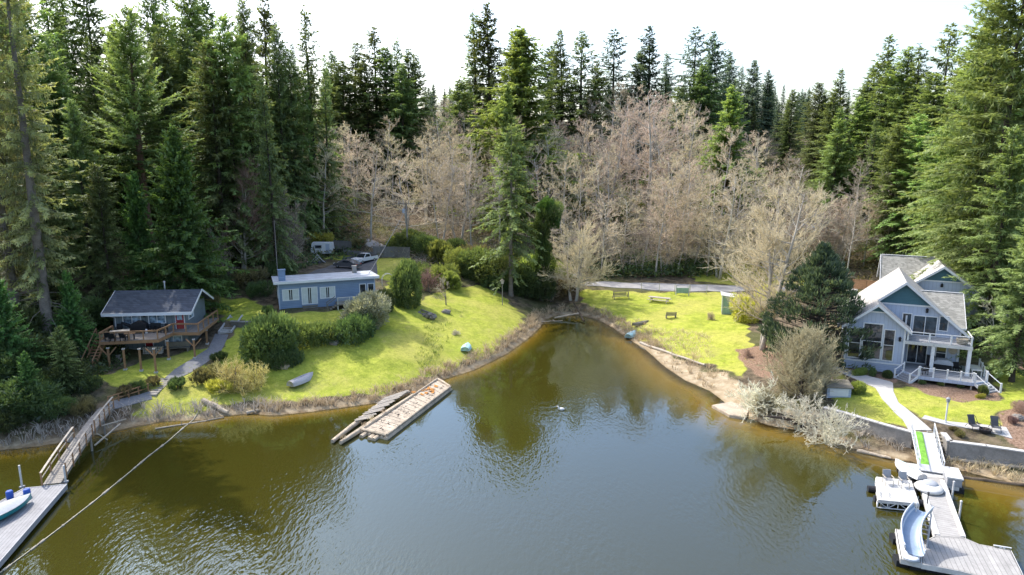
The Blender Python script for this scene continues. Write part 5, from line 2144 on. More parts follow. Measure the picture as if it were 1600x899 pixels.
for i in range(8):
    for j in range(4):
        Fc.append((i * 5 + j, i * 5 + j + 1, i * 5 + j + 6, i * 5 + j + 5))
m.add(P, Fc)
m.build('tarpaulin', 'cover', t, smooth=True)
for px, py, lb in ((16, 779, 'blue plastic barrel on the dock behind the teal boat'), (43, 776, 'blue plastic barrel on the dock beyond the bow of the teal boat')):
    t = thing('blue_barrel', lb, 'barrel', at(px, py, .585), 0, 'blue barrels on the grey dock')
    m = MB()
    m.lathe([(.2, 0), (.24, .08), (.25, .3), (.24, .55), (.2, .6)], 14)
    m.build('drum', 'barrel', t, smooth=True)
    m = MB()
    m.lathe([(.18, .6), (.18, .63), (.03, .64)], 12)
    m.build('lid', 'barrel', t)

# boom rope with floats
pts = [at(x, y, .04) for x, y in ((-30, 905), (0, 895), (50, 858), (100, 820), (150, 781), (200, 740), (232, 713), (262, 690), (285, 670), (302, 656))]
pts.append(gat(318, 636, .25))
t = thing('boom_rope', 'long pale floating rope running from the shore past the grey dock', 'rope', pts[0])
q = [p - pts[0] for p in pts]
m = MB()
m.tube(q, .035, 5)
m.build('rope', 'rope', t)
rr = random.Random(11)
for k in range(34):
    s = rr.random() ** .8 * (len(q) - 3)
    i = int(s)
    p = q[i].lerp(q[i + 1], s - i)
    d = (q[i + 1] - q[i]).normalized()
    l = rr.uniform(.08, .28)
    m = MB()
    m.tube([p - d * l, p + d * l], rr.uniform(.05, .085), 6)
    m.build('float', 'oldwood', t)

# ================================================================== log raft, drift logs
def log(name, label, p, q, r0, r1, m_='driftwood', group=None):
    p, q = Vector(p), Vector(q)
    t = thing(name, label, 'log', p, 0, group)
    d = q - p
    n = 7
    rr = random.Random(int(p.x * 10))
    b = MB()
    b.tube([d * (k / n) + Vector((rr.gauss(0, .03), rr.gauss(0, .03), rr.gauss(0, .03))) for k in range(n + 1)], [(r0 + (r1 - r0) * k / n) * rr.uniform(.88, 1.1) for k in range(n + 1)], 9)
    o = b.build('stem', m_, t, smooth=False)
    b = MB()
    for k in range(3):
        s = rr.uniform(.2, .9)
        e = Vector((rr.gauss(0, .6), rr.gauss(0, .6), abs(rr.gauss(.3, .3)))).normalized()
        b.tube([d * s, d * s + e * rr.uniform(.2, .5)], [.05, .02], 5)
    b.build('branch_stub', m_, t)
    return t


rp = [at(684, 593, .34), at(704, 605, .34), at(604, 681, .34), at(566, 672, .34)]
ryw = yaw_of(rp[3], rp[0])
ctr = sum(rp, Vector()) / 4
t = thing('log_raft', 'wide rotting plank raft with timber edge moored against the grassy bank', 'raft', (ctr.x, ctr.y, .34), ryw - pi / 2)
inv2 = rotz(-(ryw - pi / 2))
rq = [inv2 @ (p - ctr) for p in rp]
rr = random.Random(5)
m = MB()
nseg = 44
for k in range(nseg):
    s0, s1 = k / nseg, (k + .92) / nseg
    a0, a1 = rq[3].lerp(rq[0], s0), rq[3].lerp(rq[0], s1)
    b0, b1 = rq[2].lerp(rq[1], s0), rq[2].lerp(rq[1], s1)
    e = rr.uniform(-.03, .03)
    m.extr([(*a0[:2], e - .07), (*b0[:2], e - .07), (*b1[:2], e - .07), (*a1[:2], e - .07)], (0, 0, .07))
m.build('decking', 'raftwood', t)
for i in range(4):
    p, q = rq[i].copy(), rq[(i + 1) % 4].copy()
    p.z = q.z = .06
    m = MB()
    m.tube([p, p.lerp(q, .35) + Vector((0, 0, .03)), p.lerp(q, .7), q], [.13, .15, .12, .14], 7)
    m.build('edge_log', 'driftwood', t)
for k in range(7):
    f = k / 6
    p = rq[3].lerp(rq[2], f)
    q = rq[0].lerp(rq[1], f)
    p = p + (p - q).normalized() * (.9 if k in (1, 3, 4) else .2)
    p.z = q.z = -.28
    m = MB()
    m.tube([p, q], [.24, .2], 8)
    m.build('float_log', 'driftwood', t)
m = MB()
pm = rq[0].lerp(rq[2], .26)
for k in range(14):
    e = rv()
    m.leaf(pm + Vector((rr.gauss(0, .5), rr.gauss(0, .7), .06)), Vector((rr.uniform(-1, 1), rr.uniform(-1, 1), .08)).normalized(), Vector((rr.uniform(-1, 1), rr.uniform(-1, 1), .1)).normalized(), .8, .5, .5)
m.build('rusty_patch', 'rust', t)
m = MB()
for k in range(120):
    s, u = rr.random(), rr.random()
    p = rq[3].lerp(rq[0], s).lerp(rq[2].lerp(rq[1], s), u)
    p.z = .05
    m.leaf(p, Vector((rr.uniform(-1, 1), rr.uniform(-1, 1), .05)).normalized(), Vector((rr.uniform(-1, 1), rr.uniform(-1, 1), .2)).normalized(), rr.uniform(.1, .5), rr.uniform(.03, .2), .5)
m.build('litter', 'barkdark', t)

# second narrow raft
rp2 = [at(640, 611, .36), at(646, 617, .36), at(532, 690, .36), at(519, 688, .36), at(604, 623, .36)]
ctr2 = sum(rp2, Vector()) / 5
t = thing('narrow_raft', 'narrow collapsing plank raft of two long logs beside the wide raft', 'raft', (ctr2.x, ctr2.y, .36), 0)
rq2 = [p - ctr2 for p in rp2]
for a, b, r0 in ((rq2[1], rq2[2], .26), (rq2[4], rq2[3], .24), (rq2[0], rq2[3].lerp(rq2[4], .8), .12)):
    a, b = a.copy(), b.copy()
    a.z = b.z = -.12
    m = MB()
    m.tube([a, a.lerp(b, .3) + Vector((.04, .02, .03)), a.lerp(b, .7), b], [r0, r0 * 1.05, r0, r0 * .75], 9)
    m.build('float_log', 'driftwood', t)
m = MB()
for k in range(16):
    s = .02 + k / 16 * .62 + rr.uniform(0, .01)
    a, b = rq2[0].lerp(rq2[2], s), rq2[4].lerp(rq2[3], s)
    if k in (5, 9, 12):
        continue
    d = (b - a).normalized()
    m.beam(a + Vector((0, 0, .16)), b + d * .1 + Vector((0, 0, .16 + rr.uniform(-.03, .03))), rr.uniform(.28, .42), .05)
m.build('decking', 'dockold', t)
for s, z in ((.45, 1), (.62, 1.2), (.72, .8), (.97, .9)):
    p = rq2[1].lerp(rq2[2], s)
    m = MB()
    for k in range(26):
        m.leaf(p + Vector((rr.gauss(0, .14), rr.gauss(0, .14), .1)), (Vector((rr.gauss(0, .4), rr.gauss(0, .4), 1))).normalized(), rv(), .55 * z, .05, rr.random())
    m.build('grass_tuft', 'straw', t)

log('drift_log', 'long bleached log lying along the shingle behind the narrow raft', at(588, 636, .18), at(622, 617, .35), .16, .1)
log('drift_log', 'thin half sunken log below the fallen lichen covered tree', at(1340, 705, .05), at(1392, 716, .12), .2, .12)
log('drift_log', 'long straight log edging the beach below the meadow', gat(1000, 537, .12), gat(1102, 572, .12), .2, .13, 'oldwood')
log('drift_log', 'bleached log lying on the straw bank below the concrete wall', gat(1484, 719, .15), gat(1640, 739, .15), .17, .13)
log('drift_log', 'brown submerged log along the shallow water near the jetty', at(1500, 746, .02), at(1640, 764, .02), .2, .15, 'logwet')
log('drift_log', 'grey weathered trunk with roots lying on the bank below the yellow bush', gat(318, 630, .3), gat(356, 648, .25), .3, .2)
log('drift_log', 'slim bleached pole half floating beside the dark bank', at(242, 671, .05), at(350, 652, .1), .09, .06)
log('drift_log', 'short log on the bank below the overturned grey boat', at(385, 646, .15), at(406, 640, .3), .17, .13)
log('drift_log', 'fallen bare log bridging the head of the cove', at(866, 497, .25), at(905, 490, .8), .16, .1)
log('drift_log', 'dark slanting log propped at the head of the cove', at(912, 502, .2), gat(897, 479, .7), .2, .14, 'logwet')
log('drift_log', 'thin pale branch in the water at the cove corner', at(845, 503, .1), at(880, 501, .2), .09, .05)

# boats on the banks
t = thing('rowing_boat', 'overturned grey rowing boat on the lawn beside the round hedge', 'boat', gat(473, 596, .02), yaw_of(gat(457, 606), gat(490, 580)))
hull(4.1, 1.5, .55, stern=.65, inv=True).build('hull', 'greyhull', t, smooth=True)
m = MB()
m.tube([(-2.0, 0, .58), (0, 0, .60), (1.7, 0, .52)], [.03, .045, .02], 6)
m.build('keel', 'greyhull', t)
t = thing('rowing_boat', 'overturned pale turquoise dinghy on the sunny lawn near the straw bank', 'boat', gat(729, 545, .02), yaw_of(gat(725, 550), gat(732, 533)))
hull(2.6, 1.35, .5, stern=.85, inv=True).build('hull', 'palehull', t, smooth=True)
m = MB()
m.tube([(-1.2, 0, .53), (0, 0, .55), (1.0, 0, .47)], [.03, .04, .02], 6)
m.build('keel', 'white', t)
t = thing('rowing_boat', 'upturned white skiff at the water edge of the beach', 'boat', gat(987, 524, .0), R(60))
hull(3.2, 1.4, .5, stern=.7, inv=True).build('hull', 'palehull', t, smooth=True)
m = MB()
m.tube([(-1.5, 0, .52), (0, 0, .54), (1.2, 0, .47)], [.03, .04, .02], 6)
m.build('keel', 'white', t)
t = thing('rowing_boat', 'grey upturned canoe leaning on the bank above the white skiff', 'boat', gat(1001, 507, .05), R(35))
hull(3.4, .95, .4, stern=.3, inv=True).build('hull', 'bench', t, smooth=True)
m = MB()
m.tube([(-1.5, 0, .42), (0, 0, .43), (1.4, 0, .37)], .025, 6)
m.build('keel', 'bench', t)

# water bird
t = thing('white_duck', 'white duck swimming alone in the middle of the cove', 'duck', at(877, 641, 0), R(170))
t.scale = (.8, .8, .8)
m = MB()
b = MB()
pf = [(-.34, .02, .16), (-.25, .10, .14), (-.08, .17, .12), (.12, .16, .12), (.24, .10, .16), (.27, .07, .27), (.28, .065, .36), (.33, .075, .43), (.40, .05, .42), (.43, .03, .41)]
b.tube([(x * 1.3, 0, z * 1.1) for x, r_, z in pf], [r_ * 1.3 for x, r_, z in pf], 10)
b.build('body', 'feather', t, smooth=True)
m.tube([(.55, 0, .455), (.66, 0, .445)], [.03, .015], 6)
m.build('beak', 'beak', t)

# swimming landing at the fallen tree
slab('beach_landing', 'pale wooden landing at the beach beside the fallen lichen tree', 'dock', [(1113, 633), (1142, 628), (1172, 636), (1165, 652), (1140, 648)], .3, .25, 'raftwood', False, 0.0, 'driftwood')
# ================================================================== blue flat-roofed house
b0 = at(437, 484, 5.3)
BY = R(21)
bh = thing('blue_bungalow', 'long blue bungalow with pale flat roof above the sunny lawn', 'house', (b0.x, b0.y, 5.3), BY)
BW, BD = 13.0, 7.0
w = MB()
w.extr([(BW, 0, -.8), (BW, BD, -.8), (BW, BD, 3.25), (BW, 0, 3.6)], (-BW, 0, 0))
w.build('wall', 'lapmid', bh)
m = MB()
m.extr([(BW + .55, -.6, 3.64), (BW + .55, BD + .5, 3.22), (BW + .55, BD + .5, 3.4), (BW + .55, -.6, 3.86)], (-(BW + 1.1), 0, 0))
rf = m.build('roof', 'roofflat', bh)
m = MB()
m.span((-.58, -.66, 3.58), (BW + .58, -.605, 3.9))
m.extr([(BW + .555, -.6, 3.6), (BW + .555, BD + .5, 3.18), (BW + .555, BD + .5, 3.44), (BW + .555, -.6, 3.9)], (.05, 0, 0))
m.extr([(-.605, -.6, 3.6), (-.605, BD + .5, 3.18), (-.605, BD + .5, 3.44), (-.605, -.6, 3.9)], (.05, 0, 0))
m.build('fascia', 'white', rf)
m = MB()
m.span((.15, .9, 3.3), (1.05, 1.6, 5.2))
m.span((.08, .83, 5.2), (1.12, 1.67, 5.32))
m.build('chimney', 'lapmid', rf)
m = MB()
m.span((10.7, 5.3, 3.3), (11.3, 5.9, 4.5))
m.span((10.64, 5.24, 4.5), (11.36, 5.96, 4.58))
m.build('chimney', 'concold', rf)
window(bh, .45, 2.65, 1.15, 2.75, 0, -1, 2, 1, curt=.4)
window(bh, 5.4, 7.5, 1.1, 2.75, 0, -1, 2, 1, curt=.4)
window(bh, 2.95, 5.1, .45, 2.85, 0, -1, 2, 1, curt=.4, name='sliding_door')
window(bh, 10.8, 11.75, .75, 2.85, 0, -1, 1, 1)
window(bh, 11.95, 12.9, .75, 2.85, 0, -1, 1, 1)
window(bh, 1.2, 3.0, 1.3, 2.6, 0, -1, 1, 1, ax='Y')
for x in (BW - .1, -.04):
    m = MB()
    m.span((x, -.05, -.4), (x + .14, .06, 3.55))
    m.build('corner_board', 'battenblue', bh)
m = MB()
for k in range(3):
    m.span((3.0, -.32 * (k + 1), .28 - .2 * k - .12), (5.0, -.32 * k - .01, .28 - .2 * k))
m.build('doorstep', 'bench', bh)
m = MB()
m.span((7.4, -2.3, .42), (14.0, -.02, .56))
pd = m.build('porch', 'bench', bh)
for x in (7.5, 9.1, 10.7, 12.3, 13.9):
    m = MB()
    m.span((x - .06, -2.3, -1.2), (x + .06, -2.18, 1.5))
    m.build('post', 'whiteworn', pd)
m = MB()
m.span((7.4, -2.29, 1.46), (14.0, -2.19, 1.54))
for k in range(44):
    x = 7.6 + k * .145
    m.span((x - .02, -2.26, .6), (x + .02, -2.22, 1.46))
m.span((13.86, -2.2, 1.46), (13.94, -.05, 1.54))
for k in range(14):
    m.span((13.88, -2.1 + k * .15, .6), (13.92, -2.06 + k * .15, 1.46))
m.build('railing', 'whiteworn', pd)
m = MB()
for k in range(4):
    m.span((6.4, -2.2, .4 - .2 * k - .08), (7.38 - .001, -1.2, .4 - .2 * k)) if False else m.span((7.38 - .3 * (k + 1), -2.2, .36 - .2 * k - .06), (7.38 - .3 * k, -1.1, .36 - .2 * k))
for y in (-2.25, -1.05):
    m.beam((7.3, y, 1.5), (6.1, y, .7), .06, .08)
    m.beam((6.15, y, -.3), (6.15, y, .75), .08, .08)
m.build('steps', 'bench', pd)
p = bh.location + rotz(BY) @ Vector((.3, BD + 1.2, 0))
t = thing('antenna_mast', 'tall thin mast rising behind the blue chimney of the bungalow', 'mast', (p.x, p.y, hgt(p.x, p.y)))
m = MB()
m.tube([(0, 0, 0), (0, 0, 10.4)], [.06, .035], 6)
m.build('pole', 'poleW', t)
m = MB()
m.tube([(-.3, 0, 10.2), (.3, 0, 10.2)], .015, 4)
m.build('crossbar', 'poleW', t)


# ------------------------------------------------------------------ yard behind the bungalow
def car(t, kind, paint):
    """Small passenger vehicle along local +X (front)."""
    if kind == 'sedan':
        Ln, Wd = 4.7, 1.8
        body = [(-2.35, .35), (-2.35, .78), (-2.2, .95), (-1.45, .98), (.95, .95), (2.0, .82), (2.33, .62), (2.35, .35)]
        cabp = [(-1.75, .96), (-.95, 1.40), (.25, 1.42), (1.15, .94)]
    else:
        Ln, Wd = 5.4, 1.9
        body = [(-2.7, .5), (-2.7, 1.05), (.2, 1.08), (1.4, 1.10), (2.5, 1.02), (2.68, .85), (2.7, .5)]
        cabp = [(-.75, 1.07), (-.6, 1.72), (.55, 1.74), (1.3, 1.08)]
    b = MB()
    b.extr([(x, -Wd / 2, z) for x, z in body], (0, Wd, 0))
    bo = b.build('body', paint, t)
    b = MB()
    k = .16
    P = [(x, -Wd / 2 + .06 + (k if z > 1.2 else 0), z) for x, z in cabp] + [(x, Wd / 2 - .06 - (k if z > 1.2 else 0), z) for x, z in cabp]
    b.add(P, [(0, 1, 2, 3), (7, 6, 5, 4), (1, 5, 6, 2)])
    b.build('cabin', paint, t)
    b = MB()
    e = .012
    x0, z0 = cabp[0]
    x1, z1 = cabp[1]
    x2, z2 = cabp[2]
    x3, z3 = cabp[3]
    yl, yh = Wd / 2 - .08, Wd / 2 - .24
    b.add([(x3 + e, -yl, z3), (x3 + e, yl, z3), (x2 + e, yh, z2 - .03), (x2 + e, -yh, z2 - .03)], [(0, 1, 2, 3)])
    b.build('windscreen', 'glass', t)
    b = MB()
    b.add([(x0 - e, yl, z0), (x0 - e, -yl, z0), (x1 - e, -yh, z1 - .03), (x1 - e, yh, z1 - .03)], [(0, 1, 2, 3)])
    b.build('rear_window', 'glass', t)
    for s in (-1, 1):
        b = MB()
        xa = x0 + .35 * (x1 - x0) + .15
        b.add([(xa, s * (Wd / 2 - .07 + e), z0 + .06), (x3 - .35, s * (Wd / 2 - .07 + e), z3 + .06), (x2 - .05, s * (Wd / 2 - .2 + e), z2 - .08), (x1 + .1, s * (Wd / 2 - .2 + e), z1 - .08)], [(0, 1, 2, 3)])
        b.build('side_window', 'glass', t)
        for x in (-Ln * .3, Ln * .31):
            b = MB()
            r = .33 if kind == 'sedan' else .38
            b.lathe([(r * .6, -.11), (r, -.09), (r, .09), (r * .6, .11)], 16, (x, s * (Wd / 2 - .1), r), 'Y')
            wh = b.build('wheel', 'tyre', t)
            b = MB()
            b.lathe([(r * .58, -.02), (r * .5, .025), (.05, .03)], 12, (x, s * (Wd / 2 + .01), r), 'Y')
            b.build('rim', 'chrome', wh)
        b = MB()
        b.span((Ln / 2 - .08, s * (Wd / 2 - .38) - .17, .62), (Ln / 2 + .01, s * (Wd / 2 - .38) + .17, .78))
        b.build('headlight', 'lamp_clear', t)
        b = MB()
        b.span((-Ln / 2 - .012, s * (Wd / 2 - .3) - .18, .68), (-Ln / 2 + .05, s * (Wd / 2 - .3) + .18, .84))
        b.build('tail_light', 'lamp_red', t)
    b = MB()
    b.span((-Ln / 2 - .05, -Wd / 2 + .05, .36), (-Ln / 2 + .1, Wd / 2 - .05, .56))
    b.build('bumper', paint if kind == 'sedan' else 'chrome', t)
    b = MB()
    b.span((Ln / 2 - .1, -Wd / 2 + .05, .34), (Ln / 2 + .05, Wd / 2 - .05, .52))
    b.build('bumper', paint if kind == 'sedan' else 'chrome', t)
    if kind != 'sedan':
        b = MB()
        b.span((-2.6, -.78, 1.085), (-.85, .78, 1.10))
        b.build('load_bed', 'black', t)


p = gat(543, 419, .06)
t = thing('parked_car', 'dark grey sedan parked on the drive behind the bungalow', 'car', p, R(158))
car(t, 'sedan', 'cargrey')
p = gat(570, 411, .06)
t = thing('pickup_truck', 'white pickup truck parked behind the grey sedan', 'truck', p, R(-118))
car(t, 'pickup', 'carwhite')

p = gat(503, 401)
t = thing('travel_trailer', 'old white travel trailer parked in the shade by the fence', 'trailer', p + Vector((0, 1.2, 0)), R(6))
m = MB()
m.extr([(-2.1, -1.0, .5), (1.9, -1.0, .5), (1.95, -1.0, 1.3), (1.8, -1.0, 2.5), (-1.9, -1.0, 2.55), (-2.15, -1.0, 1.4)], (0, 2.0, 0))
m.build('body', 'white', t)
window(t, -1.4, -.1, 1.5, 2.15, -1.0, -1, 1, 1, fm='grey')
m = MB()
m.span((.6, -1.05, .6), (1.3, -1.004, 2.3))
m.build('door', 'battenblue', t)
for y in (-.85, .85):
    m = MB()
    m.lathe([(.2, -.1), (.34, -.09), (.34, .09), (.2, .1)], 14, (-.3, y, .34), 'Y')
    m.build('wheel', 'tyre', t)
m = MB()
m.span((1.9, -.05, .42), (3.0, .05, .52))
m.build('tow_bar', 'darkmetal', t)
t = thing('folded_swing_frame', 'tangle of pale metal poles heaped in front of the white trailer', 'scrap heap', gat(497, 411))
m = MB()
rr = random.Random(9)
for k in range(9):
    a = rr.uniform(0, 6.28)
    l = rr.uniform(.9, 1.7)
    m.tube([(math.cos(a) * l, math.sin(a) * l * .6, .05), (rr.uniform(-.15, .15), 0, rr.uniform(1.0, 1.6))], .04, 5)
m.build('frame', 'whiteworn', t)
m = MB()
for k in range(16):
    q = Vector((rr.gauss(0, .8), rr.gauss(0, .4), .1))
    m.box(q, (rr.uniform(.2, .6), rr.uniform(.2, .5), rr.uniform(.15, .45)), rr.uniform(0, 3))
m.build('boards', 'slategrey', t)
m = MB()
m.lathe([(.4, 0), (.42, .12), (.3, .2)], 12, (-1.6, 0, .05))
m.build('basin', 'whiteworn', t)
t = thing('rubbish_bins', 'pair of black wheeled bins beside the trailer and fence', 'bins', gat(528, 398))
for k in range(2):
    m = MB()
    m.extr([(k * .8 - .7, -.3, 0), (k * .8 - .1, -.3, 0), (k * .8 - .05, -.36, 1.0), (k * .8 - .75, -.36, 1.0)], (0, .66, 0))
    bb_ = m.build('bin', 'black', t)
    m = MB()
    m.span((k * .8 - .78, -.4, 1.0), (k * .8 - .02, .36, 1.08))
    m.build('lid', 'darkmetal', bb_)


def board_fence(label, px, hgt_=1.8, m_='fence'):
    P = [gat(x, y) for x, y in px]
    o = thing('board_fence', label, 'fence', P[0])
    for i in range(len(P) - 1):
        a, b = P[i] - P[0], P[i + 1] - P[0]
        d = b - a
        yaw = math.atan2(d.y, d.x)
        ln = math.hypot(d.x, d.y)
        e = MB()
        n = max(1, int(ln / .22))
        for k in range(n):
            z = d.z * (k + .5) / n
            e.span((ln * k / n, -.02, z + .05), (ln * (k + 1) / n - .012, .02, z + hgt_))
        x = e.build('panel', m_, o, a, yaw)
        e = MB()
        e.span((-.06, -.07, -.2), (.06, .07, hgt_ + .12))
        e.build('post', m_, o, a, yaw)
        e = MB()
        e.extr([(0, -.035, hgt_ + .01), (ln, -.035, d.z + hgt_ + .01), (ln, -.035, d.z + hgt_ + .09), (0, -.035, hgt_ + .09)], (0, .09, 0))
        e.build('rail', m_, o, a, yaw)
    e = MB()
    e.span((-.06, -.07, -.2), (.06, .07, hgt_ + .12))
    e.build('post', m_, o, P[-1] - P[0])
    return o


board_fence('grey board fence between the white trailer and the upper lane', [(522, 391), (535, 392), (549, 393)])
board_fence('low grey board fence in front of the upper lane behind the pickup', [(537, 399), (560, 401), (582, 402)], .9)
board_fence('tall grey board fence along the lawn next to the laurel hedge', [(584, 402), (600, 403), (617, 403), (640, 404)], 2.0)

# arch and rail fence by the columnar holly
P = [gat(590, 471), gat(613, 469)]
t = thing('rail_fence', 'short brown post and rail fence between bungalow and columnar holly', 'fence', P[0])
v = P[1] - P[0]
for k in range(3):
    q = v * (k / 2)
    m = MB()
    m.span((q.x - .09, q.y - .09, q.z - .2), (q.x + .09, q.y + .09, q.z + 1.5))
    m.build('post', 'bench', t)
m = MB()
for z in (.6, 1.2):
    m.beam(Vector((0, 0, z)), v + Vector((0, 0, z)), .08, .14)
m.build('rail', 'bench', t)
P = gat(606, 447)
t = thing('garden_arch', 'thin white hoop arch on the lawn behind the columnar holly', 'arch', P, R(20))
for y in (-.3, .3):
    m = MB()
    m.tube([(-.9, y, 0)] + [(-.9 * math.cos(a), y, 1.1 + .9 * math.sin(a)) for a in np.linspace(0, pi, 9)] + [(.9, y, 0)], .035, 5)
    m.build('hoop', 'whiteworn', t)
m = MB()
for a in np.linspace(.2, pi - .2, 6):
    m.tube([(-.9 * math.cos(a), -.3, 1.1 + .9 * math.sin(a)), (-.9 * math.cos(a), .3, 1.1 + .9 * math.sin(a))], .02, 4)
m.build('crossbar', 'whiteworn', t)
# rock steps and stones on the lawn
P = gat(668, 496)
t = thing('rock_wall', 'short broken rock and timber wall stepping down the lawn', 'retaining wall', P, R(-48))
rr = random.Random(21)
m = MB()
for k in range(16):
    m.box((k * .22 - 1.8, rr.uniform(-.2, .2), rr.uniform(.0, .45)), (rr.uniform(.3, .6), rr.uniform(.3, .6), rr.uniform(.3, .6)), Matrix.Rotation(rr.uniform(0, 3), 3, Vector((rr.random(), rr.random(), 1))))
m.build('stones', 'stone', t)
m = MB()
m.beam((-2.0, .3, .7), (1.2, .35, .55), .2, .2)
m.build('timber', 'bench', t)


def boulder(label, p, s, group=None, mt='stone'):
    t = thing('boulder', label, 'rock', p, 0, group)
    rr = random.Random(int(p.x * 7))
    m = MB()
    P, Fc = [], []
    n, k = 9, 6
    for i in range(k + 1):
        th = pi * i / k
        for j in range(n):
            a = 2 * pi * j / n
            r = 1 + .22 * math.sin(3 * a + i) * math.sin(th) + rr.uniform(-.14, .14)
            P.append((s[0] * r * math.sin(th) * math.cos(a), s[1] * r * math.sin(th) * math.sin(a), s[2] * (.3 + r * math.cos(th))))
    for i in range(k):
        for j in range(n):
            Fc.append((i * n + j, (i + 1) * n + j, (i + 1) * n + (j + 1) % n, i * n + (j + 1) % n))
    m.add(P, Fc)
    o = m.build('stone', mt, t)
    m = MB()
    for k in range(30):
        a = rr.uniform(0, 6.28)
        m.leaf(Vector((math.cos(a) * s[0] * .95, math.sin(a) * s[1] * .95, 0)), Vector((math.cos(a) * .3, math.sin(a) * .3, 1)).normalized(), rv(), .25, .05, rr.random())
    m.build('grass_fringe', 'straw', t)
    return t


boulder('grey rock on the lawn beside the small bare tree', gat(697, 489), (.7, .5, .4))
boulder('pale boulder at the foot of the round hedge', gat(442, 574), (.8, .5, .55), mt='driftwood')
boulder('brown rock under the wide rhododendrons', gat(520, 538), (.7, .5, .4))
boulder('wet rock on the shingle by the dark bank', gat(108, 690), (.5, .4, .3))
boulder('rock in the mulch bed near the terrace', gat(1590, 655), (.6, .5, .35))

# birdhouse post
p = gat(785, 477)
t = thing('birdhouse_post', 'wooden birdhouse on a tall post at the shaded edge of the lawn', 'birdhouse', p)
m = MB()
m.tube([(0, 0, -.3), (0, 0, 3.5)], .06, 7)
m.build('post', 'poleW', t)
m = MB()
m.extr([(-.22, -.25, 3.5), (.22, -.25, 3.5), (.22, -.25, 3.95), (0, -.25, 4.15), (-.22, -.25, 3.95)], (0, .5, 0))
m.build('box', 'oldwood', t)
m = MB()
for s in (-1, 1):
    m.extr([(0, -.32, 4.17), (s * .34, -.32, 3.86), (s * .34, -.32, 3.91), (0, -.32, 4.22)], (0, .64, 0))
m.build('roof', 'bench', t)

# ------------------------------------------------------------------ utility poles and lines
UP = at_y(636, 366, 128)
zg = hgt(UP.x, UP.y)
ztop = at_y(637, 313, 128).z
t = thing('utility_pole', 'grey utility pole with transformer and crossarm above the laurel hedge', 'utility pole', (UP.x, UP.y, zg))
H1 = ztop - zg
m = MB()
m.tube([(0, 0, -.5), (0, 0, H1)], [.19, .13], 9)
m.build('pole', 'poleW', t)
m = MB()
m.span((-1.6, -.22, H1 - .75), (1.6, -.12, H1 - .6))
m.build('crossarm', 'poleW', t)
m = MB()
for x in (-1.4, -.5, .5, 1.4):
    m.lathe([(.04, 0), (.06, .08), (.03, .16)], 7, (x, -.17, H1 - .6))
m.build('insulator', 'whiteworn', t)
m = MB()
m.lathe([(.2, 0), (.27, .03), (.27, .75), (.2, .82), (.05, .85)], 12, (-.5, -.2, H1 - 2.4))
m.build('transformer', 'battenblue', t)
U2 = at_y(736, 318, 150)
z2 = hgt(U2.x, U2.y)
t2 = thing('utility_pole', 'brown utility pole on the orange slope beyond the bare trees', 'utility pole', (U2.x, U2.y, z2))
m = MB()
m.tube([(0, 0, -.5), (0, 0, 8.5)], [.17, .12], 8)
m.build('pole', 'poleW', t2)
m = MB()
m.span((-1.3, -.2, 7.9), (1.3, -.1, 8.04))
m.build('crossarm', 'poleW', t2)


def wire(label, a, b, sag, r=.03, group=None):
    a, b = Vector(a), Vector(b)
    t = thing('overhead_wire', label, 'wire', a, 0, group)
    m = MB()
    d = b - a
    m.tube([d * s + Vector((0, 0, -sag * 4 * s * (1 - s))) for s in np.linspace(0, 1, 13)], r, 4)
    m.build('cable', 'cable', t)
    for e in (Vector((0, 0, 0)), d):
        m = MB()
        m.lathe([(.03, -.08), (.06, 0), (.03, .08)], 6, e)
        m.build('clamp', 'cable', t)


top = Vector((UP.x, UP.y, zg + H1 - 1.5))
roofc = bh.location + rotz(BY) @ Vector((12.6, 3.0, 3.55))
wire('service wire slanting from the transformer pole down to the bungalow roof', top, roofc, .25, .05)
for k, (x, nm) in enumerate(((-1.4, 'topmost'), (1.4, 'lower'))):
    wire(nm + ' power line from the transformer pole into the shaded forest', (UP.x + x, UP.y - .17, zg + H1 - .45 - 1.6 * k), at_y(440, 345 + 18 * k, 134), .8, .025)
wire('power line from the transformer pole across to the brown pole', (UP.x + 1.4, UP.y - .17, zg + H1 - .45), (U2.x - 1.2, U2.y, z2 + 8.1), .6, .025)
wire('power line running above the meadow road', at_y(900, 366, 132), at_y(1330, 372, 132), 1.2, .025)

# ------------------------------------------------------------------ meadow furniture
p = gat(1030, 472)
t = thing('picnic_table', 'long pale wooden picnic table with benches on the meadow', 'picnic table', p, R(-28))
m = MB()
for k in range(5):
    m.span((-1.8, -.45 + k * .18, .74), (1.8, -.29 + k * .18, .80))
m.build('table_top', 'oldwood', t)
for y in (-.85, .85):
    m = MB()
    for k in range(2):
        m.span((-1.8, y - .17 + k * .17, .43), (1.8, y - .02 + k * .17, .48))
    m.build('seat', 'oldwood', t)
for x in (-1.35, 1.35):
    m = MB()
    m.beam((x, -.75, 0), (x, -.25, .74), .1, .06)
    m.beam((x, .75, 0), (x, .25, .74), .1, .06)
    m.beam((x, -.95, .4), (x, .95, .4), .06, .1)
    m.build('leg', 'oldwood', t)
p = gat(970, 467)
t = thing('swing_bench', 'dark wooden swing bench with frame facing the cove', 'bench', p, R(6))
m = MB()
for k in range(4):
    m.span((-1.1, -.25 + k * .14, .45), (1.1, -.14 + k * .14, .49))
m.build('seat', 'bench', t)
m = MB()
for k in range(3):
    m.span((-1.1, .33 + k * .03, .55 + k * .17), (1.1, .36 + k * .03, .68 + k * .17))
m.build('backrest', 'bench', t)
for x in (-1.25, 1.25):
    m = MB()
    m.beam((x, -.6, 0), (x, 0, 1.25), .1, .08)
    m.beam((x, .6, 0), (x, 0, 1.25), .1, .08)
    m.span((x - .05, -.5, .42), (x + .05, .5, .5))
    m.build('leg', 'bench', t)
m = MB()
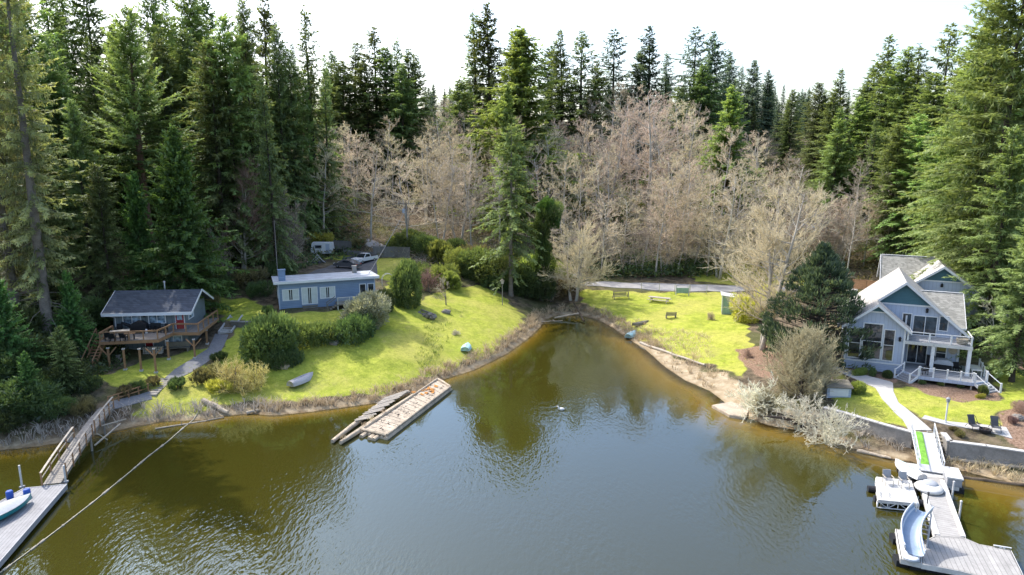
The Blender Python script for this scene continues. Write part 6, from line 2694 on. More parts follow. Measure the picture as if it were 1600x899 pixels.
m.beam((-1.3, 0, 1.27), (1.3, 0, 1.27), .1, .1)
m.build('crossbar', 'bench', t)
p = gat(1048, 497)
t = thing('garden_bench', 'small weathered bench alone on the sunny meadow', 'bench', p, R(180))
m = MB()
for k in range(3):
    m.span((-.8, -.25 + k * .17, .42), (.8, -.1 + k * .17, .47))
m.build('seat', 'bench', t)
m = MB()
for k in range(3):
    m.span((-.8, .3, .52 + k * .16), (.8, .35, .64 + k * .16))
m.build('backrest', 'bench', t)
for x in (-.7, .7):
    m = MB()
    m.span((x - .05, -.25, 0), (x + .05, .35, .42))
    m.span((x - .05, .28, .42), (x + .05, .36, 1.0))
    m.build('leg', 'bench', t)
# outhouse-like green shed
p = gat(1141, 489)
t = thing('garden_shed', 'small green shed with pale sloping roof at the meadow edge', 'shed', p, R(-14))
m = MB()
m.extr([(-1.3, -1.2, -.2), (1.3, -1.2, -.2), (1.3, -1.2, 2.5), (-1.3, -1.2, 2.9)], (0, 2.4, 0))
m.build('wall', 'shedgreen', t)
m = MB()
m.extr([(-1.55, -1.5, 2.92), (1.55, -1.5, 2.48), (1.55, -1.5, 2.58), (-1.55, -1.5, 3.03)], (0, 3.0, 0))
m.build('roof', 'whiteworn', t)
for x, z in ((-1.37, 2.85), (1.24, 2.45)):
    m = MB()
    m.span((x, -1.25, -.1), (x + .13, -1.205, z))
    m.build('trim', 'whiteworn', t)
m = MB()
m.span((-.5, -1.24, .05), (.5, -1.204, 2.0))
m.build('door', 'shedgreen', t)
# wire fence with green gate by the road
P = [gat(x, y) for x, y in ((1002, 456), (1030, 457), (1054, 458), (1078, 459), (1104, 460))]
t = thing('wire_fence', 'thin wire mesh fence between the meadow and the road', 'fence', P[0])
for q in P:
    m = MB()
    m.tube([q - P[0] - Vector((0, 0, .2)), q - P[0] + Vector((0, 0, 1.6))], .045, 6)
    m.build('post', 'chrome', t)
m = MB()
for i in range(len(P) - 1):
    for z in (.3, .7, 1.1, 1.5):
        m.tube([P[i] - P[0] + Vector((0, 0, z)), P[i + 1] - P[0] + Vector((0, 0, z))], .012, 3, False)
m.build('mesh', 'chrome', t)
a, b = gat(1056, 461), gat(1076, 462)
t = thing('field_gate', 'pale green panel gate in the wire fence by the road', 'gate', a, yaw_of(a, b))
ln = (b - a).length
m = MB()
m.span((.08, -.03, .35), (ln - .08, .03, 1.25))
m.build('panel', 'shedgreen', t)
for x in (0, ln):
    m = MB()
    m.span((x - .07, -.06, -.2), (x + .07, .06, 1.75))
    m.build('post', 'whiteworn', t)
# parked car by the cove head
p = gat(881, 437, .05)
t = thing('parked_car', 'pale blue car half hidden by bare branches beside the road', 'car', p, R(12))
car(t, 'sedan', 'battenblue')
# far hillside houses
for px, py, Y, w_, lb, mt in ((667, 256, 205, 4.0, 'white roofed house glimpsed among bare trees on the hillside', 'whiteworn'), (1285, 345, 150, 6.0, 'pale low roof glimpsed through bare trees above the road', 'concold'), (1480, 372, 118, 4.0, 'white roof corner showing between dark firs on the slope', 'whiteworn')):
    q = at_y(px, py, Y)
    z0 = hgt(q.x, q.y)
    t = thing('hillside_house', lb, 'house', (q.x, q.y, z0), R(20))
    hh = min(3.2, max(2.2, q.z - z0))
    m = MB()
    m.extr([(-w_ / 2, -2.5, -1), (w_ / 2, -2.5, -1), (w_ / 2, -2.5, hh - .6), (-w_ / 2, -2.5, hh - .6)], (0, 5, 0))
    m.build('wall', 'lapblue', t)
    m = MB()
    m.extr([(-w_ / 2 - .4, -3, hh - .6), (-w_ / 2 - .4, 0, hh + 1.0), (-w_ / 2 - .4, 3, hh - .6), (-w_ / 2 - .4, 3, hh - .45), (-w_ / 2 - .4, 0, hh + 1.17), (-w_ / 2 - .4, -3, hh - .45)], (w_ + .8, 0, 0))
    m.build('roof', mt, t)
    window(t, -w_ * .3, -w_ * .05, .8, 1.9, -2.5, -1, 2, 1)
# curved wooden fence behind the lake house
board_fence('brown board fence behind the lake house beside the road', [(1332, 452), (1352, 453), (1368, 455)], 1.6, 'cedar')
# ================================================================== plant prototypes
# conifer(seed,h,r,cb,nb,ns,low,top,sag,sl,sw,...)
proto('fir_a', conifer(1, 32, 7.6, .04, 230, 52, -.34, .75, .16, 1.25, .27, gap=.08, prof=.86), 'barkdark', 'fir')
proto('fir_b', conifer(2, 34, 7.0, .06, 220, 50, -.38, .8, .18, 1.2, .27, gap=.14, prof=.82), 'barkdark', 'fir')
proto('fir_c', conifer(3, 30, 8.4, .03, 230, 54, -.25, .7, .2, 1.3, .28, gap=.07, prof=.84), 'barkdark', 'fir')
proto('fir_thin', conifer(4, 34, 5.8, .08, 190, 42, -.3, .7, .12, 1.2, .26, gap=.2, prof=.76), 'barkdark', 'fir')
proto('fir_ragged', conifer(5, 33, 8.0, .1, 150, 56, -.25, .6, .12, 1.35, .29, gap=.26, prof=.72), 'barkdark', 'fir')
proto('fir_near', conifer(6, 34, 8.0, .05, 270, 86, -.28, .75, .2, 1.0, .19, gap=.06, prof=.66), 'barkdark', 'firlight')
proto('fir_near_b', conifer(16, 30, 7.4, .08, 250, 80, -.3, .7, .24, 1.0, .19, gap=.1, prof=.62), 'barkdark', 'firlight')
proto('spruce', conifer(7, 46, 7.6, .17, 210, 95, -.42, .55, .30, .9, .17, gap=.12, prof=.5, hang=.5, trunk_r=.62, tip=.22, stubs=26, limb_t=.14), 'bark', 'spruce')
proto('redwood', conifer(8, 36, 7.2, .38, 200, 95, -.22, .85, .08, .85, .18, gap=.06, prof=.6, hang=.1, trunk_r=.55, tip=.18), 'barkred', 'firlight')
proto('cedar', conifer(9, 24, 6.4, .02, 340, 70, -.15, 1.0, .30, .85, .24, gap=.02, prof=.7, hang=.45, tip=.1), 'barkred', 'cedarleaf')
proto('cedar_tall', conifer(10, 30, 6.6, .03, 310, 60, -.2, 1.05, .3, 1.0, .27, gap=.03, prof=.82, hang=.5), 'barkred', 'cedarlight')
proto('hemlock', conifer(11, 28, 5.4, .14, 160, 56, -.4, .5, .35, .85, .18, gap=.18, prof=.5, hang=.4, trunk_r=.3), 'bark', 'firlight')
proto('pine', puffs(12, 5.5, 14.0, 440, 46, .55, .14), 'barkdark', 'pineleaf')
proto('alder_a', bare(21, 20, 6.8, .2, 26, 10, .058, .55, .19, fine=3), 'barkpale', 'twig')
proto('alder_b', bare(22, 21, 8.0, .26, 26, 10, .058, .40, .22, fine=3), 'barkpale', 'twig')
proto('alder_c', bare(23, 19, 7.6, .16, 24, 9, .058, .36, .2, stems=2, fine=3), 'barkpale', 'twig')
proto('alder_d', bare(24, 22, 6.2, .34, 26, 10, .058, .55, .2, fine=3), 'barkpale', 'twig')
proto('alder_e', bare(34, 20, 7.2, .24, 20, 8, .062, .45, .2, stems=3, fine=3), 'barkpale', 'twig')
proto('alder_big', bare(25, 22, 9.0, .22, 30, 15, .042, .42, .33, stems=3, fine=4), 'barkpale', 'twigyel')
proto('cove_tree', bare(26, 15, 8.2, .18, 20, 13, .042, .45, .3, stems=4), 'barkpale', 'twigyel')
proto('maple', bare(27, 17, 7.5, .14, 36, 12, .04, .9, .24, stems=2, wig=.06), 'barkpale', 'redtwig')
proto('thicket', bare(28, 12, 3.2, .05, 12, 9, .036, 1.0, .1, stems=6, wig=.07), 'bark', 'twiggrey')
proto('shore_bush', bare(29, 6.0, 4.4, .0, 13, 18, .032, .8, .13, stems=9, wig=.14, fine=4), 'bark', 'twigyel')
proto('lichen', bare(30, 3.6, 5.8, .08, 9, 7, .07, .22, .14, stems=5, wig=.2, fine=3, tl=1.0), 'lichen', 'lichen')
proto('little_tree', bare(31, 4.6, 2.2, .25, 12, 7, .034, .7, .1, fine=3, tl=.7), 'bark', 'twiggrey')
proto('scrub', bare(32, 3.2, 2.2, .0, 6, 8, .036, .8, .05, stems=6, fine=3), 'bark', 'twig')
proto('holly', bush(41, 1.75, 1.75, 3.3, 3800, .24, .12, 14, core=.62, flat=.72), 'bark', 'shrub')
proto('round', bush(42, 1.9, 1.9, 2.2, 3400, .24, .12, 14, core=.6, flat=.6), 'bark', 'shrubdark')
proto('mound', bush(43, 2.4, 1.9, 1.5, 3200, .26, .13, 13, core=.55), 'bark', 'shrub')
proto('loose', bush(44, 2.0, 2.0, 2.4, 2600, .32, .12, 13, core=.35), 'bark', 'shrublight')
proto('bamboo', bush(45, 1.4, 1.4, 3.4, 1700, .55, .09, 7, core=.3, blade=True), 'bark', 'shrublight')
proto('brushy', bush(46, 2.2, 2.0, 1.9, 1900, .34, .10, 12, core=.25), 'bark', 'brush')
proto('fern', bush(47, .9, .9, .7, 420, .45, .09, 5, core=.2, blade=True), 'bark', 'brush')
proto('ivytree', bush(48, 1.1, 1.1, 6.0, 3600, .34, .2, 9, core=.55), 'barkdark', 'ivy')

for k_, r_ in (('holly', 1.55), ('round', 1.75), ('mound', 2.35), ('loose', 2.0), ('bamboo', 1.4), ('brushy', 2.1), ('fern', .95), ('ivytree', 1.2), ('scrub', 2.2)):
    BUSH[k_] = r_ * 1.05


def spot(px, py, key, name, label, cat, h, wide=1.0, group=None, leaf=None, bark=None, rz=None, dz=-.08):
    p = gat(px, py)
    if key in BUSH and key != 'fern':
        dz -= .09 * h
        h *= 1.06
    return plant(key, name, label, cat, (p.x, p.y, p.z + dz), h, wide, rz, group, leaf, bark)


def sky(px, top, Y, key, label, wide=1.0, group=None, leaf=None, name='fir_tree', cat='tree', bark=None):
    q = at_y(px, top, Y)
    z = hgt(q.x, q.y)
    return plant(key, name, label, cat, (q.x, q.y, z - .2), max(6.0, q.z - z), wide, None, group, leaf, bark)


# ------------------------------------------------------------------ the great trees on the cabin side
p = gat(80, 547)
plant('spruce', 'spruce_tree', 'tall spruce with long bare grey lower trunk and drooping branches beside the cabin', 'tree', (p.x, p.y, p.z - .3), 46, .92, 2.0)
p = gat(30, 520)
plant('spruce', 'spruce_tree', 'second grey trunked spruce standing behind the tall bare trunked one at the picture edge', 'tree', (p.x, p.y, p.z - .3), 41, 1.0, 4.4)
sky(196, 2, 97, 'redwood', 'bright green conifer with reddish bare lower trunk behind the cedars', 1.15, None, None, 'redwood_tree')
sky(268, 188, 88, 'cedar', 'dense broad dark green cedar behind the cabin roof', 1.15, None, None, 'cedar_tree')
sky(208, 262, 91, 'cedar', 'dark cedar between the tall spruce and the broad cedar', .9, None, None, 'cedar_tree')
sky(150, 250, 86, 'fir_near_b', 'dim evergreen behind the bare spruce trunk', .9, None, 'fir')
sky(110, 150, 92, 'fir_near', 'shaded evergreen close behind the tall spruce', .8, None, 'fir')
for i, (px, top, Y, k, wd_, lb) in enumerate((
        (345, 14, 108, 'fir_near_b', .95, 'tall dark fir directly above the reddish bare maple'), (378, -6, 112, 'fir_near', .8, 'tallest dark fir behind the reddish bare maple'),
        (326, 60, 106, 'fir_near_b', 1.0, 'dark fir between the broad cedar and the reddish maple'), (405, -30, 135, 'fir_b', .95, 'dark fir whose tip leaves the picture above the grey thicket'),
        (430, 36, 131, 'fir_near', .75, 'dense fir above the grey bare thicket'), (450, 70, 134, 'fir_near_b', .85, 'broad lower fir above the white trailer'),
        (476, 120, 137, 'fir_near', .6, 'drooping fir at the edge of the bare alders'), (476, 4, 138, 'fir_thin', 1.0, 'slim spire fir rising against the white sky over the trailer'),
        (503, 80, 142, 'fir_b', .6, 'fir sloping down beside the first skyline cluster'), (412, 120, 105, 'fir_b', .7, 'shaded fir hanging over the bungalow yard'))):
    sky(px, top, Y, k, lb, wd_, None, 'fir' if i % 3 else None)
# white snag
q = at_y(396, 160, 126)
t = thing('dead_snag', 'pale dead snag trunk standing bare between the dark firs', 'dead tree', (q.x, q.y, hgt(q.x, q.y)))
hh = q.z - hgt(q.x, q.y)
m = MB()
m.tube([(0, 0, -.5), (.1, 0, hh * .4), (.0, .1, hh * .8), (.15, 0, hh)], [.42, .33, .24, .08], 8)
for k in range(7):
    z = hh * (.55 + .06 * k)
    a = k * 2.2
    m.tube([(0, 0, z), (math.cos(a) * 1.2, math.sin(a) * 1.2, z + .2)], [.06, .02], 4)
m.build('trunk', 'barkpale', t)
spot(380, 424, 'maple', 'maple_tree', 'reddish bare maple with fanned upright limbs beside the bungalow', 'tree', 18.5, .95)
spot(455, 418, 'thicket', 'bare_tree', 'grey leafless thicket tree behind the blue chimney', 'tree', 15, 1.1)
spot(468, 388, 'thicket', 'bare_tree', 'second grey leafless thicket tree overhanging the white trailer', 'tree', 11, .7)
spot(345, 436, 'thicket', 'bare_tree', 'dim leafless sapling clump between the cedar and reddish maple', 'tree', 9, 1.0)

# skyline firs: (tip px, tip py, distance, kind)
SK = [(518, 76, 190, 'fir_a', 'small fir at the start of the skyline gap'), (534, 92, 185, 'fir_c', 'short bushy fir in the first skyline cluster'), (550, 64, 195, 'fir_b', 'narrow fir in the first skyline cluster'),
      (585, 40, 198, 'fir_ragged', 'tallest fir of the first skyline cluster'), (570, 88, 190, 'fir_a', 'fir tucked under the tallest of the first cluster'), (600, 72, 192, 'fir_c', 'bushy fir in the middle of the first skyline cluster'),
      (618, 57, 200, 'fir_thin', 'thin pointed fir of the first skyline cluster'), (635, 74, 196, 'fir_a', 'fir near the end of the first skyline cluster'), (648, 79, 200, 'fir_thin', 'last slim fir of the first skyline cluster'),
      (626, 100, 185, 'fir_c', 'low broad fir at the end of the first skyline cluster'),
      (742, 13, 205, 'fir_thin', 'shorter of the two dark twin spire firs'), (765, 2, 201, 'fir_a', 'taller of the two dark twin spire firs'), (717, 122, 182, 'fir_c', 'small dark fir at the foot of the twin spires'),
      (800, 42, 205, 'fir_thin', 'slim fir touching the pale broad cedar'), (880, 44, 212, 'fir_b', 'fir with level upper branches beyond the pale cedar'), (908, 46, 208, 'fir_ragged', 'ragged fir with a bent tip in the middle skyline'),
      (862, 70, 220, 'fir_c', 'low fir beside the one with level branches'), (930, 95, 215, 'fir_a', 'small fir below the ragged bent tip fir'),
      (960, 43, 226, 'fir_ragged', 'open branched fir standing alone on the skyline'), (1018, 36, 218, 'fir_b', 'narrow pointed fir over the middle of the meadow'), (1003, 78, 220, 'fir_c', 'spreading fir beside the narrow pointed fir'),
      (1043, 78, 226, 'fir_thin', 'thin fir between the two high skyline groups'), (1088, 39, 224, 'fir_ragged', 'tall fir with one long side branch'), (1112, 48, 220, 'fir_a', 'dense dark fir beside the one with a long side branch'),
      (1140, 79, 238, 'fir_a', 'fir stepping down from the second skyline group'), (1160, 100, 250, 'fir_thin', 'slim fir beyond the second skyline group'), (1180, 92, 246, 'fir_c', 'rounded fir beyond the second skyline group'),
      (1200, 108, 262, 'fir_a', 'fir at the head of the far descending ridge'), (1060, 134, 200, 'fir_ragged', 'low scrubby fir among the bare crowns'), (1098, 100, 212, 'fir_c', 'broad fir below the tall second group'),
      (1240, 138, 200, 'fir_near', 'soft green fir on the far side of the alder slope'), (1283, 126, 182, 'fir_near_b', 'dark fir on the slope above the round pine'), (1320, 105, 171, 'fir_b', 'fir with clear tip above the grey dead tree'),
      (1306, 142, 165, 'fir_a', 'lower fir beside the one with a clear tip'), (1345, 150, 160, 'fir_near', 'dense fir above the lake house road'), (1368, 98, 168, 'fir_c', 'wide fir below the three tall slope firs'),
      (1395, 52, 160, 'fir_b', 'first of the tall firs on the lake house slope'), (1420, 70, 154, 'fir_near', 'second tall fir on the lake house slope'), (1442, 65, 150, 'fir_thin', 'slim tall fir on the lake house slope'),
      (1465, 110, 140, 'fir_near_b', 'broad fir under the slim tall one on the lake house slope'), (1489, 34, 150, 'fir_ragged', 'open topped fir beside the great edge firs'), (1511, 76, 134, 'fir_b', 'fir close against the great edge firs'),
      (1440, 175, 126, 'fir_near', 'mid slope fir above the second gabled building'), (1408, 190, 128, 'fir_near_b', 'mid slope fir behind the lake house ridge'), (1490, 185, 116, 'fir_near_b', 'shaded fir behind the second gabled building')]
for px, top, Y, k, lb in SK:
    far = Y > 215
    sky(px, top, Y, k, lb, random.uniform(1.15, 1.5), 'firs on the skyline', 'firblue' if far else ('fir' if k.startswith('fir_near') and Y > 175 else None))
sky(815, 38, 166, 'cedar_tall', 'broad pale green cedar rising above the bare alders', 2.0, None, None, 'cedar_tree')
sky(1145, 130, 166, 'cedar_tall', 'narrow pale green cedar among the bare alders', 1.5, None, None, 'cedar_tree')
sky(792, 128, 150, 'cedar_tall', 'lower pale cedar in front of the broad one', 1.2, None, None, 'cedar_tree')
p = gat(799, 462)
plant('hemlock', 'hemlock_tree', 'thin trunked hemlock with sparse drooping branches at the lawn edge', 'tree', (p.x, p.y, p.z - .2), (at_y(792, 190, p.y).z - p.z), 1.25, 1.0)
p = gat(846, 470)
HT = at_y(850, 290, p.y).z - p.z
t = thing('ivy_tree', 'bent snag wrapped in bright green ivy beside the cove', 'tree', (p.x, p.y, p.z - .2))
m = MB()
m.tube([(0, 0, -.4), (.3, 0, HT * .3), (-.1, 0, HT * .6), (.4, 0, HT * .85), (1.8, 0, HT * .95)], [.5, .42, .36, .28, .1], 8)
m.build('trunk', 'barkdark', t)
for key, x, y, z, sx, sz, mt in (('loose', .2, 0, HT * .02, 1.0, 1.5, 'shrubdark'), ('brushy', .2, .2, HT * .20, .72, 1.7, 'ivy'), ('loose', .1, 0, HT * .36, .56, 1.3, 'ivy'), ('brushy', -.3, .1, HT * .5, .6, 1.6, 'ivy'), ('brushy', .3, .1, HT * .62, .62, 1.6, 'ivy'),
                                 ('loose', .5, 0, HT * .74, .62, 1.0, 'ivy'), ('brushy', 1.7, -.1, HT * .72, .62, 1.2, 'shrub'), ('loose', 2.3, .3, HT * .64, .36, .9, 'ivy')):
    o = bpy.data.objects.new('foliage', PROTO[key][1])
    C.objects.link(o)
    o.parent = t
    o.location = (x, y, z)
    o.scale = (sx, sx, sz)
    o.rotation_euler = (0, 0, random.uniform(0, 6))
    o.material_slots[0].link = 'OBJECT'
    o.material_slots[0].material = M[mt]
# edge firs on the lake house side
for px, top, Y, k, wd_, lb in ((1612, -110, 88, 'fir_near', 1.05, 'great sunlit fir at the picture edge above the garden'), (1570, -40, 100, 'fir_near_b', 1.0, 'great fir rising out of the picture beside the slope'), (1538, 42, 108, 'fir_near', .9, 'broad sunlit fir inside the great edge firs'),
                               (1588, 190, 80, 'fir_near_b', 1.0, 'middle height fir in front of the great edge firs'), (1566, 250, 92, 'fir_near', .8, 'fir with drooping boughs behind the garden bark path'), (1625, 300, 70, 'fir_near_b', 1.1, 'low fir spreading over the garden edge'),
                               (1524, 215, 108, 'fir_near_b', .75, 'slender fir behind the side wing of the lake house'), (1580, 395, 80, 'fir_near', 1.3, 'small spreading fir beside the deck steps')):
    sky(px, top, Y, k, lb, wd_, 'great firs beside the lake house')
p = gat(1272, 568)
plant('pine', 'pine_tree', 'rounded dark blue green pine beside the lake house', 'tree', (p.x, p.y, p.z - .2), at_y(1270, 372, p.y).z - p.z, 1.0, 1.0)
spot(1184, 545, 'alder_big', 'alder_tree', 'large bare tree with three pale trunks on the meadow shore', 'tree', 23.5, .92)
spot(896, 470, 'cove_tree', 'bare_tree', 'wide bare tree with leaning stems at the head of the cove', 'tree', 15, 1.0, rz=1.2)
spot(862, 472, 'thicket', 'bare_tree', 'bare thicket at the corner of the cove under the ivy snag', 'tree', 7, 1.4, leaf='twigyel')
spot(1252, 624, 'shore_bush', 'shore_bush', 'big round leafless bush on the shore below the pine', 'bush', 8.8, .85, leaf='twigolive')
spot(1196, 645, 'shore_bush', 'shore_bush', 'pale leafless bush reaching over the beach landing', 'bush', 3.0, 1.0, leaf='twigolive')
p = at(1186, 648, .35)
plant('lichen', 'fallen_tree', 'white lichen branches spreading over the beach landing', 'tree', p, 4.3, .95, 3.6)
p = at(1292, 690, .2)
plant('lichen', 'fallen_tree', 'fallen white lichen covered tree spreading over the water', 'tree', p, 4.6, .85, 0.4)
p = at(1245, 668, .3)
plant('lichen', 'fallen_tree', 'pale lichen branches drooping beside the beach landing', 'tree', p, 3.9, .9, 2.4)
m = MB()
t = thing('leaning_trunk', 'dark leaning trunks under the lichen covered branches at the shore', 'tree', at(1262, 668, .2))
for a, l, r0 in ((2.7, 4.5, .22), (2.2, 3.2, .16), (-.3, 3.6, .2), (.6, 2.8, .15)):
    d = Vector((math.cos(a), math.sin(a) * .4 - .2, .25)).normalized()
    m.tube([Vector((0, 0, -.2)), d * l * .5 + Vector((0, 0, .35)), d * l], [r0, r0 * .8, .05], 7)
for k in range(12):
    a = rv()
    m.tube([a * .1, a * .7, a * 1.5 + Vector((0, 0, .3))], [.07, .05, .015], 4)
m.build('trunk', 'barkdark', t)
spot(697, 477, 'little_tree', 'small_tree', 'small bare ornamental tree on the sunny lawn', 'tree', 4.8, 1.0)
spot(1322, 440, 'alder_d', 'alder_tree', 'grey dead looking tree with forked bare top on the slope', 'tree', 17, 1.0, bark='barkpale', leaf='twiggrey')
spot(1370, 410, 'alder_b', 'alder_tree', 'leaning bare tree with pale limbs above the second gabled building', 'tree', 15, 1.0)
spot(1465, 500, 'little_tree', 'small_tree', 'pale leafless sapling beside the side wing of the lake house', 'tree', 7, .9, leaf='lichen', bark='lichen') if False else None
p = Vector((56.5, 77.5, hgt(56.5, 77.5)))
plant('little_tree', 'small_tree', 'pale leafless sapling beside the side wing of the lake house', 'tree', p, 7.5, .9, 0, None, 'lichen', 'lichen')

# ------------------------------------------------------------------ bare alder wood
random.seed(101)
TOPS = [(480, 165), (520, 155), (560, 165), (600, 175), (650, 168), (700, 150), (760, 165), (850, 185), (900, 165), (945, 135), (985, 118), (1020, 140), (1080, 158), (1130, 190), (1180, 185), (1230, 225), (1290, 255), (1340, 270), (1420, 290)]


def lim(px):
    for (a, b), (c, d) in zip(TOPS, TOPS[1:]):
        if a <= px <= c:
            return b + (d - b) * (px - a) / (c - a)
    return TOPS[0][1] if px < TOPS[0][0] else TOPS[-1][1]


AL = ['alder_a', 'alder_b', 'alder_c', 'alder_d', 'alder_e']
GRP = ['bare alders of the front rank behind the road', 'bare alders halfway up the slope', 'bare alders high on the ridge']
GL = ['tan leafless alder in the front rank of the wood behind the road', 'tan leafless alder halfway up the wooded slope', 'pinkish tan leafless alder crown high on the ridge']
rows = [(128, 11), (134, 11), (138, 12), (147, 13), (156, 14), (167, 15), (178, 17), (190, 18), (203, 20), (216, 18)]
n_al = 0
for ri, (Y, n) in enumerate(rows):
    for i in range(n):
        px = 490 + (860 if Y < 185 else 800) * (i + random.uniform(.05, .95)) / n
        yy = Y + random.uniform(-4, 4)
        if 590 < px < 770 and yy < 160 and random.random() < .4:
            continue
        if px < (880 if yy < 131 else 500) and yy < 134:
            continue
        h = random.uniform(16, 22.5)
        q = at_y(px, 400, yy)
        z = hgt(q.x, q.y)
        tx, ty = to_px(q.x, q.y, z + h)
        L_ = lim(tx) + random.uniform(0, 12)
        if ty < L_ or Y > 150:
            h = min(30, at_y(tx, lim(tx) + random.uniform(0, 50) * (Y < 200), yy).z - z)
            if h < 8:
                continue
        zone = 0 if Y < 143 else 1 if Y < 182 else 2
        plant(random.choice(AL), 'alder_tree', GL[zone], 'tree', (q.x, q.y, z - .2), h, random.uniform(.9, 1.2), None, GRP[zone],
              'twiggrey' if random.random() < .12 else 'twigyel' if random.random() < .5 else None)
        n_al += 1
for i in range(24):
    px = 875 + 455 * (i + random.uniform(.1, .9)) / 24
    yy = random.uniform(126.5, 135)
    q = at_y(px, 430, yy)
    plant(random.choice(['alder_c', 'alder_e', 'alder_b']), 'alder_tree', 'low spreading bare tree along the edge of the road behind the meadow', 'tree', (q.x, q.y, hgt(q.x, q.y) - .2), random.uniform(9, 14), random.uniform(1.1, 1.4), None, 'low bare trees along the road edge', random.choice([None, 'twigyel', 'twiggrey']))
for px, yy, h in ((1300, 132, 15), (1322, 142, 17), (1348, 128, 14), (1372, 138, 16), (1398, 126, 12), (1335, 156, 18), (1385, 152, 16)):
    q = at_y(px, 430, yy)
    plant(random.choice(AL), 'alder_tree', 'bare tan alder on the slope above the lake house road', 'tree', (q.x, q.y, hgt(q.x, q.y) - .2), h, 1.2, None, 'bare alders above the lake house road', random.choice([None, 'twiggrey']))
# dark evergreens scattered in the alder wood
for k in range(22):
    px = random.uniform(520, 1330)
    Y = random.uniform(136, 205)
    q = at_y(px, 400, Y)
    z = hgt(q.x, q.y)
    if 600 < px < 760 and Y < 165:
        continue
    h = random.uniform(5, 11)
    plant(random.choice(['fir_c', 'fir_a', 'cedar']), 'young_fir', 'young dark fir growing among the bare alders', 'tree', (q.x, q.y, z - .2), h, random.uniform(1.2, 1.7), None, 'young firs among the alders', 'firlight' if k % 3 == 0 else 'fir')

# ------------------------------------------------------------------ forest masses (each tree its own object)
SKYL = [(-200, -60), (440, -20), (470, 40), (500, 80), (520, 100), (650, 112), (668, 126), (700, 118), (735, 110), (800, 90), (850, 110), (960, 112), (1040, 112), (1120, 110), (1150, 118), (1210, 122), (1300, 132), (1340, 125), (1400, 95), (1480, 85), (1530, 40), (1600, -40), (1900, -80)]


def skl(px):
    for (a, b), (c, d) in zip(SKYL, SKYL[1:]):
        if a <= px <= c:
            return b + (d - b) * (px - a) / (c - a)
    return -80


FK = ['fir_a', 'fir_b', 'fir_c', 'fir_thin']
random.seed(202)


def mass(n, xr, yr, hr, label, group, leaf=None, keep=lambda px, Y: True, jit=14, kinds=FK):
    m_ = 0
    tries = 0
    while m_ < n and tries < n * 12:
        tries += 1
        px = random.uniform(*xr)
        Y = random.uniform(*yr)
        if not keep(px, Y):
            continue
        q = at_y(px, 300, Y)
        z = hgt(q.x, q.y)
        h = random.uniform(*hr)
        tx, ty = to_px(q.x, q.y, z + h)
        L_ = skl(tx) + random.uniform(0, jit)
        if ty < L_:
            h = at_y(tx, L_, Y).z - z
            if h < 9:
                continue
        lf = leaf if not isinstance(leaf, (list, tuple)) else random.choice(leaf)
        plant(random.choice(kinds), 'fir_tree', label, 'tree', (q.x, q.y, z - .3), h, random.uniform(.9, 1.15), None, group, lf)
        m_ += 1


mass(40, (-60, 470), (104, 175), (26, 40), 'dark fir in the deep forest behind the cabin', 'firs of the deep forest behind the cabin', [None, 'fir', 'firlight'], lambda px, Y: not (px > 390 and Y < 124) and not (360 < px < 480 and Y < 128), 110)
for i, (px, top, Y, k) in enumerate(((20, -70, 112, 'fir_near'), (62, -40, 124, 'fir_b'), (95, -12, 132, 'fir_near_b'), (128, -60, 138, 'fir_c'), (232, -30, 128, 'fir_near'), (262, -8, 140, 'fir_b'), (295, -40, 132, 'fir_near_b'), (320, -12, 146, 'fir_c'))):
    sky(px, top, Y, k, 'towering fir in the back rank behind the redwood, its top out of the picture', 1.0, 'towering firs behind the redwood', 'fir' if i % 2 else None)
mass(12, (-80, 130), (84, 104), (24, 34), 'shaded fir on the steep bank beyond the spruce', 'firs on the steep bank', [None, 'fir'], lambda px, Y: True, 60)
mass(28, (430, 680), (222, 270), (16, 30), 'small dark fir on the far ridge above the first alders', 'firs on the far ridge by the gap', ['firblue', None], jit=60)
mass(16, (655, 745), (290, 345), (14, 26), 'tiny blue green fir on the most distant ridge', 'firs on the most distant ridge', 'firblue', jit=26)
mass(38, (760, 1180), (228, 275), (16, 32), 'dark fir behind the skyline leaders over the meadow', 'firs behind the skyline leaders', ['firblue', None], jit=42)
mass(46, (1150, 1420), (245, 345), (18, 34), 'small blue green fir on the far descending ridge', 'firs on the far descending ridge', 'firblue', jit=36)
mass(40, (1220, 1560), (140, 235), (20, 34), 'green fir on the wooded slope behind the lake house', 'firs on the slope behind the lake house', [None, 'firlight', 'fir'], lambda px, Y: Y > 140 + max(0, (1300 - px) * .5), 80)
mass(14, (1500, 1700), (100, 140), (26, 38), 'tall fir in the dense wood beyond the great edge firs', 'firs in the dense edge wood', [None, 'firlight'], lambda px, Y: True, 70)
mass(5, (480, 530), (130, 180), (15, 24), 'dim fir at the dark edge of the alder wood', 'firs at the dark edge of the alders', None, lambda px, Y: True, 60)

